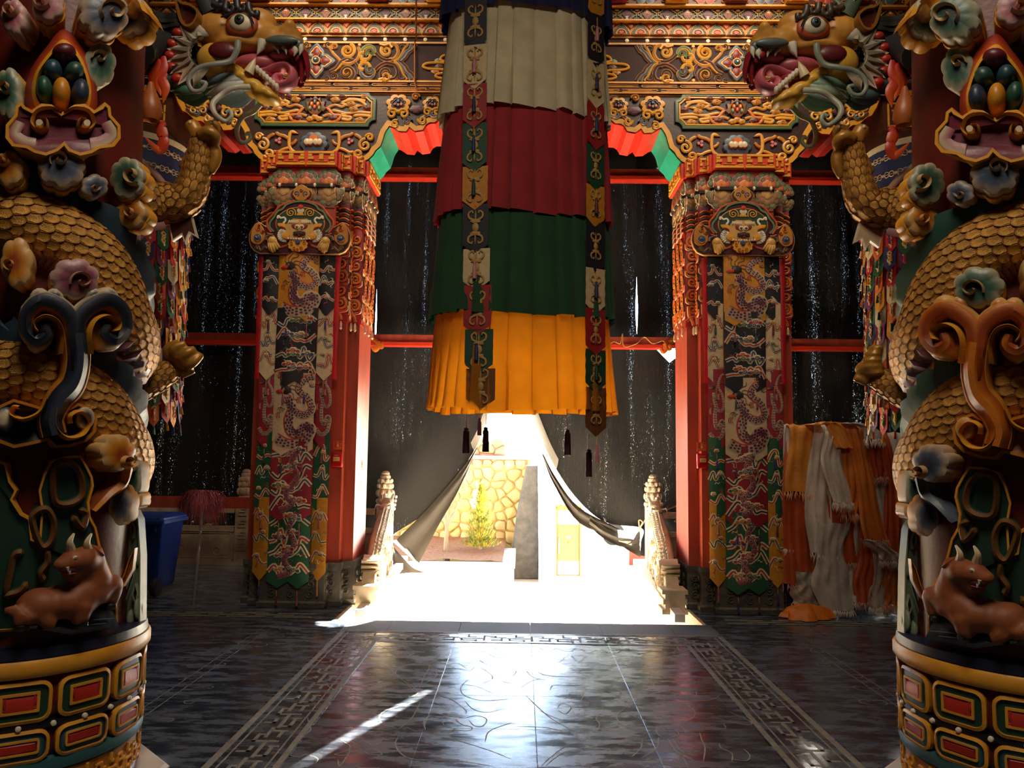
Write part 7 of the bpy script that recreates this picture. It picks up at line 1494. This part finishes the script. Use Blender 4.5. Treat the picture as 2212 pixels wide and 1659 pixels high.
# ------------------------------------------------------------------ the courtyard outside
M['wallstone'] = mat('courtyard_wall_stone', attr=True, rough=.85, bump=.6, bscale=14, vary=.15, vscale=6)
M['leaf'] = mat('foliage', attr=True, rough=.7, vary=.2, vscale=8, extra=trans(.3)); M['bark'] = mat('bark', hx('8f7d66'), rough=.9, bump=.5, bscale=40, vary=.2)
M['soil'] = mat('dry_soil', hx('8a5a30'), rough=.95, bump=.8, bscale=40, vary=.35, vscale=20); M['doorwood'] = mat('orange_wood', hx('a8622c'), rough=.5, bump=.1, bscale=30, vary=.2, vscale=3, stretch=(8, 8, 1))
M['rough'] = mat('dark_rough_render', hx('54524e'), rough=.9, bump=1., bscale=12, vary=.3, vscale=8)
YW = 17.5
rw = random.Random(8)
def clip(poly, p, q):
    """part of a polygon nearer to p than to q"""
    m = (p+q)/2; n = q-p; out = []
    for i in range(len(poly)):
        a, b = poly[i], poly[(i+1) % len(poly)]; da, db = (a-m)@n, (b-m)@n
        if da <= 0: out.append(a)
        if (da < 0) != (db < 0): out.append(a+(b-a)*(da/(da-db)))
    return out
def stonewall(T, x0, x1, z0, z1, y, nx, nz, cols, depth=.06, gap=.014):
    sites = [np.array((x0+(x1-x0)*(i+.5+.5*(j % 2)+rw.uniform(-.38, .38))/nx, z0+(z1-z0)*(j+.5+rw.uniform(-.33, .33))/nz)) for j in range(-1, nz+1) for i in range(-1, nx+1)]
    for k, p in enumerate(sites):
        poly = [np.array(q, float) for q in ((x0, z0), (x1, z0), (x1, z1), (x0, z1))]
        for j, q in enumerate(sites):
            if j != k and np.hypot(*(q-p)) < 2.2*max((x1-x0)/nx, (z1-z0)/nz) and poly: poly = clip(poly, p, q)
        if len(poly) < 3 or abs(area2(poly)) < .012: continue
        c = np.mean(poly, axis=0); pr = []
        for i in range(len(poly)):
            a, b = poly[i], poly[(i+1) % len(poly)]; pr += [a*.8+b*.2, a*.2+b*.8]
        m = MB(lambda u, v, w: (u, y-w, v)); cc = mixc(cols[0], cols[1], rw.random()); h = depth*rw.uniform(.7, 1.3)
        pr = [c+(p_-c)*(1-gap/max(.05, np.hypot(*(p_-c)))) for p_ in pr]; m.dome(pr, [(0, -.05, cc), (.0, h*.5, cc), (.10, h*.85, cc), (.4, h, cc)], center=c); m.build('stone', M['wallstone'], T, ang=50)
xl, xr = P(830, 1100, YW)[0], P(1135, 1100, YW)[0]; zt = P(1080, 992, YW)[2]; zb = -.60
T = thing('retaining_wall', 'sunny yellow courtyard wall of irregular stones behind the small tree', 'wall', ((xl+xr)/2, YW, GZ))
m = MB(); m.box(xl-2.5, YW, GZ, xr+.1, YW+.5, zt, K['white']); m.build('mortar', mat('pale_mortar', hx('c9b27a'), rough=.9, bump=.3), T, smooth=False)
stonewall(T, xl-.2, xr, zb, zt, YW, 13, 9, (hx('d8c48a'), hx('c9ae6a')))
m = MB(); m.box(xl-.4, YW-.06, zt, xr+.06, YW+.5, zt+.08, K['white']); m.build('coping', M['marble'], T, smooth=False)
T2 = thing('upper_wall', 'low reddish stone wall standing above the yellow wall under the sky', 'wall', ((xl+xr)/2, YW+.2, zt+.08)); zu = P(1080, 948, YW)[2]
m = MB(); m.box(xl-.4, YW+.16, zt+.08, xr-.45, YW+.45, zu-.12, hx('b08a6a')); m.build('mortar', M['flat'], T2, smooth=False)
stonewall(T2, xl-.2, xr-.42, zt+.08, zu, YW+.16, 6, 3, (hx('b8845c'), hx('cf9a74')), .05)
m = MB(); m.box(xl-.4, YW-.02, zt-.12, xr+.04, YW+.05, zt-.002, hx('b5714a')); 
for k in range(8): x = xl+k*.28; m.box(x, YW-.045, zt-.115, x+.25, YW+.02, zt-.008, hx('b8693f'))
m.build('red_brick_course', M['flat'], T, smooth=False)
# dark rendered buttress beside the wall
bp = [P(*p, 16.6)[[0, 2]] for p in ((1138, 1006), (1162, 1006), (1164, 1270), (1098, 1270), (1104, 1200), (1118, 1100))]; bp[2][1] = bp[3][1] = GZ
m = MB(lambda u, v, w: (u, 16.6-w, v)); m.dome(bp, [(0, -.8, K['grey']), (0, 0, K['grey']), (.03, .02, K['grey'])], off=True); tag(m.build('buttress', M['rough'], smooth=False), 'dark rough leaning buttress at the right end of the yellow wall', 'buttress')
a, b = P(1167, 1100, 16.2)[0], P(1198, 1100, 16.2)[0]; m = MB(); m.box(a, 16.2, GZ, b, 16.7, 1.6, K['white']); m.box(a-.02, 16.18, GZ, b+.02, 16.72, GZ+.25, K['white']); m.box(a-.02, 16.18, .25, b+.02, 16.72, .30, K['white']); tag(m.build('gate_pillar', M['marble'], smooth=False), 'pale stone gate pillar left of the orange door', 'pillar')
# planter with soil, tree, conifer
pa, pb_ = P(862, 1288, 14.2)[0], P(1108, 1288, 14.2)[0]; zp = P(1000, 1213, 14.4)[2]
T = thing('planter', 'white stone planter bed in front of the yellow wall', 'planter', ((pa+pb_)/2, 15.5, GZ))
for bx in ((pa-1.5, 14.2, pb_, 14.42), (pb_-.22, 14.43, pb_, 16.5)):
    m = MB(); m.box(bx[0], bx[1], GZ, bx[2], bx[3], zp-.08, K['white']); m.build('side_wall', M['marble'], T, smooth=False)
    m = MB(); m.box(bx[0]-.03, bx[1]-.03, zp-.079, bx[2]+.03, bx[3]+.03, zp, K['white']); m.build('coping', M['marble'], T, smooth=False)
m = MB(); n = 14; m.grid([[(pa-1.4+(pb_-.2-pa+1.4)*i/n, 14.4+(YW-.1-14.4)*j/8, zp+.02+.10*(j/8)+rw.uniform(-.02, .03)) for j in range(9)] for i in range(n+1)], K['brown']); m.build('soil', M['soil'], T)
def limb(m, pts, r0, r1, c, n=7): q = cr(pts, 4); m.tube(q, np.linspace(r0, r1, len(q)), c, n)
t0 = P(965, 1212, 15.4); T = thing('bare_tree', 'small leafless tree with upright branches in the planter', 'tree', tuple(t0))
for k, (px, py, r) in enumerate(((966, 1130, .07), (948, 1080, .04), (990, 1085, .045), (1005, 1020, .03), (940, 1040, .03), (975, 1050, .03))):
    m = MB(); st_ = t0 if k == 0 else P(965+rw.uniform(-2, 2), 1135+rw.uniform(-8, 10), 15.4); limb(m, [st_, (st_+P(px, py, 15.4))/2+np.array((rw.uniform(-.04, .04), .05, 0)), P(px, py, 15.4)], r, r*.45, hx('8f7d66')); m.build('trunk' if k == 0 else 'branch', M['bark'], T)
m = MB()
for k in range(60):
    a_ = P(rw.uniform(935, 1010), rw.uniform(1020, 1100), 15.4); limb(m, [a_, a_+np.array((rw.uniform(-.12, .2), rw.uniform(-.1, .1), .25)), a_+np.array((rw.uniform(-.2, .4), rw.uniform(-.1, .1), rw.uniform(.4, .8)))], .012, .003, hx('a8957a'), 4)
tag(m.build('twigs', M['bark'], T), kind='stuff')
t0 = P(1037, 1208, 15.6); T = thing('young_conifer', 'young green conifer with orange tinged foliage in the planter', 'tree', tuple(t0)); top = P(1036, 1048, 15.6)
m = MB(); limb(m, [t0, (t0+top)/2, top], .045, .012, hx('a89a84')); m.build('trunk', M['bark'], T)
m = MB(); Ht = top[2]-t0[2]
for k in range(2600):
    t = rw.random()**1.35; z = t0[2]+Ht*(.16+.84*t); R_ = .43*(1-t)**.8*(.75+.25*sin(t*40))+.03; a_ = rw.uniform(0, 2*pi); r = R_*sqrt(rw.random()); p = np.array((t0[0]+r*cos(a_), t0[1]+r*sin(a_), z+.10*r)); d = np.array((cos(a_)*.05, sin(a_)*.05, .06))*rw.uniform(.6, 1.4); s_ = np.array((-sin(a_), cos(a_), 0))*.014
    m.add([p-s_, p+s_, p+d], [(0, 1, 2)], mixc(hx('7d8a2c'), rw.choice([hx('5a6e22'), hx('c8892c'), hx('a8a03c')]), rw.random()))
tag(m.build('foliage', M['leaf'], T, smooth=False, recalc=False), kind='stuff')
# door with lion-ring knocker
d0, d1 = P(1203, 1150, 17.0), P(1252, 1150, 17.0); zb_, zt_ = GZ+.02, P(1225, 1098, 17.0)[2]
T = thing('courtyard_door', 'orange wood door with white bands, ring knocker and brass handle', 'door', (d0[0], 17, GZ))
f = lambda u, v, w: (d0[0]+u*(d1[0]-d0[0]), 17-w, zb_+v*(zt_-zb_))
def dp(nm, u0, v0, u1, v1, h, mt, c=K['white'], b=.004):
    m = MB(lambda u, v, w: (d0[0]+u, 17-w, zb_+v)); W_, H_ = d1[0]-d0[0], zt_-zb_; m.dome([np.array(p) for p in ((u0*W_, v0*H_), (u1*W_, v0*H_), (u1*W_, v1*H_), (u0*W_, v1*H_))], [(0, -.03, c), (0, h, c), (b, h+.002, c)], off=True); return m.build(nm, M[mt], T, smooth=False)
dp('leaf', 0, 0, 1, 1, 0, 'doorwood'); dp('white_band', .03, .02, .97, .22, .012, 'marble'); dp('white_band', .03, .76, .97, .97, .012, 'marble'); dp('middle_panel', .03, .24, .97, .74, .008, 'doorwood')
for t in ((-.06, 0, 0, 1.02), (1, 0, 1.06, 1.02), (-.06, 1.0, 1.06, 1.04)): dp('frame', *t, .05, 'doorwood')
M['brass'] = mat('brass', hx('d0a860'), rough=.35, metal=.6)
m = MB(); c = np.array(f(.5, .58, .02)); m.ell(c, (.07, .03, .07), K['gold'], 12, 6); m.tube([c+np.array((.06*cos(a), -.035, -.09+.06*sin(a))) for a in np.linspace(0, 2*pi, 17)], .012, K['gold'], 6); m.build('ring_knocker', M['brass'], T)
m = MB(); c = np.array(f(.10, .45, .02)); m.box(c[0]-.02, c[1]-.02, c[2]-.16, c[0]+.02, c[1]+.01, c[2]+.16, K['gold']); m.tube([c+np.array((0, -.05, .05)), c+np.array((.11, -.05, .05))], .012, K['gold'], 6); m.build('handle', M['brass'], T)
x1 = P(1262, 1100, 17.1)[0]; m = MB(); m.box(d0[0]-.15, 17.06, zt_+.03, x1+.1, 17.4, 1.5, K['white'])
for k in range(3): m.box(d0[0]-.15+k*.25, 17.045, zt_+.05, d0[0]+.08+k*.25, 17.07, zt_+.3, K['white'])
m.box(d1[0]+.05, 17.06, GZ, x1, 17.4, zt_+.04, K['white']); tag(m.build('gatehouse_wall', M['marble'], smooth=False), 'pale stone wall over and beside the orange door', 'wall')
# parked car, seen in part through the gap
M['carpaint'] = mat('white_car_paint', hx('d8dadb'), rough=.2, vary=.02); M['glass'] = mat('dark_car_glass', hx('2a3238'), rough=.1)
cy = 23.0; c0 = P(1325, 1170, cy); X0 = c0[0]; T = thing('parked_car', 'pale parked car seen under the swept curtain beyond the door', 'car', (X0+1.2, cy, GZ))
g0 = GZ; m = MB(); side_ = [(-1.05, .28), (-1.1, .55), (-.95, .78), (-.1, .92), (.45, 1.38), (1.7, 1.42), (2.6, 1.0), (3.0, .92), (3.1, .5), (3.05, .25)]
m.grid([[(X0+x*1, cy+yy*(1 if z < 1 else .85), g0+z) for x, z in side_] for yy in (0, .1, .85, 1.6, 1.7)], K['white'], cj=True, cap=(True, True)); m.build('body', M['carpaint'], T, ang=30)
m = MB(); m.box(X0-.02, cy+.08, g0+.95, X0+1.75, cy+.125, g0+1.32, K['black']); m.build('side_window', M['glass'], T, smooth=False)
for dx in (0, 2.3):
    for yy in (-.03, 1.58):
        m = MB(); R = [[(X0+dx+r*cos(a), cy+yy+o, g0+.33+r*sin(a)) for a in np.linspace(0, 2*pi, 25)[:-1]] for r, o in ((.22, .17), (.32, .16), (.33, .12), (.33, .03), (.31, 0), (.22, .0), (.215, .03))]; m.grid(R, K['black'], cj=True); wo_ = m.build('wheel', M['rubber'], T)
        m = MB(); m.grid([[(X0+dx+r*cos(a), cy+yy+o, g0+.33+r*sin(a)) for a in np.linspace(0, 2*pi, 25)[:-1]] for r, o in ((.215, .02), (.20, .0), (.06, .03), (.001, .03))], K['white'], cj=True); m.build('hub', M['steel'], wo_)
m = MB(); m.ell((X0-.98, cy+.25, g0+.66), (.1, .2, .08), K['white'], 10, 6); m.build('headlamp', M['glass'], T); m = MB(); m.box(X0-1.13, cy+.02, g0+.28, X0-1.0, cy+1.68, g0+.45, K['black']); m.build('bumper', M['rubber'], T, smooth=False)
q0, q1 = P(1358, 1196, 19.0), P(1392, 1212, 19.0); m = MB(); m.box(q0[0], 18.9, GZ, q1[0]+.25, 19.4, GZ+.42, hx('8a2416')); m.box(q0[0]-.02, 18.88, GZ+.42, q1[0]+.27, 19.42, GZ+.47, hx('8a2416')); tag(m.build('red_box', M['flat'], smooth=False), 'dull red painted box standing in the courtyard by the right stone post', 'box')
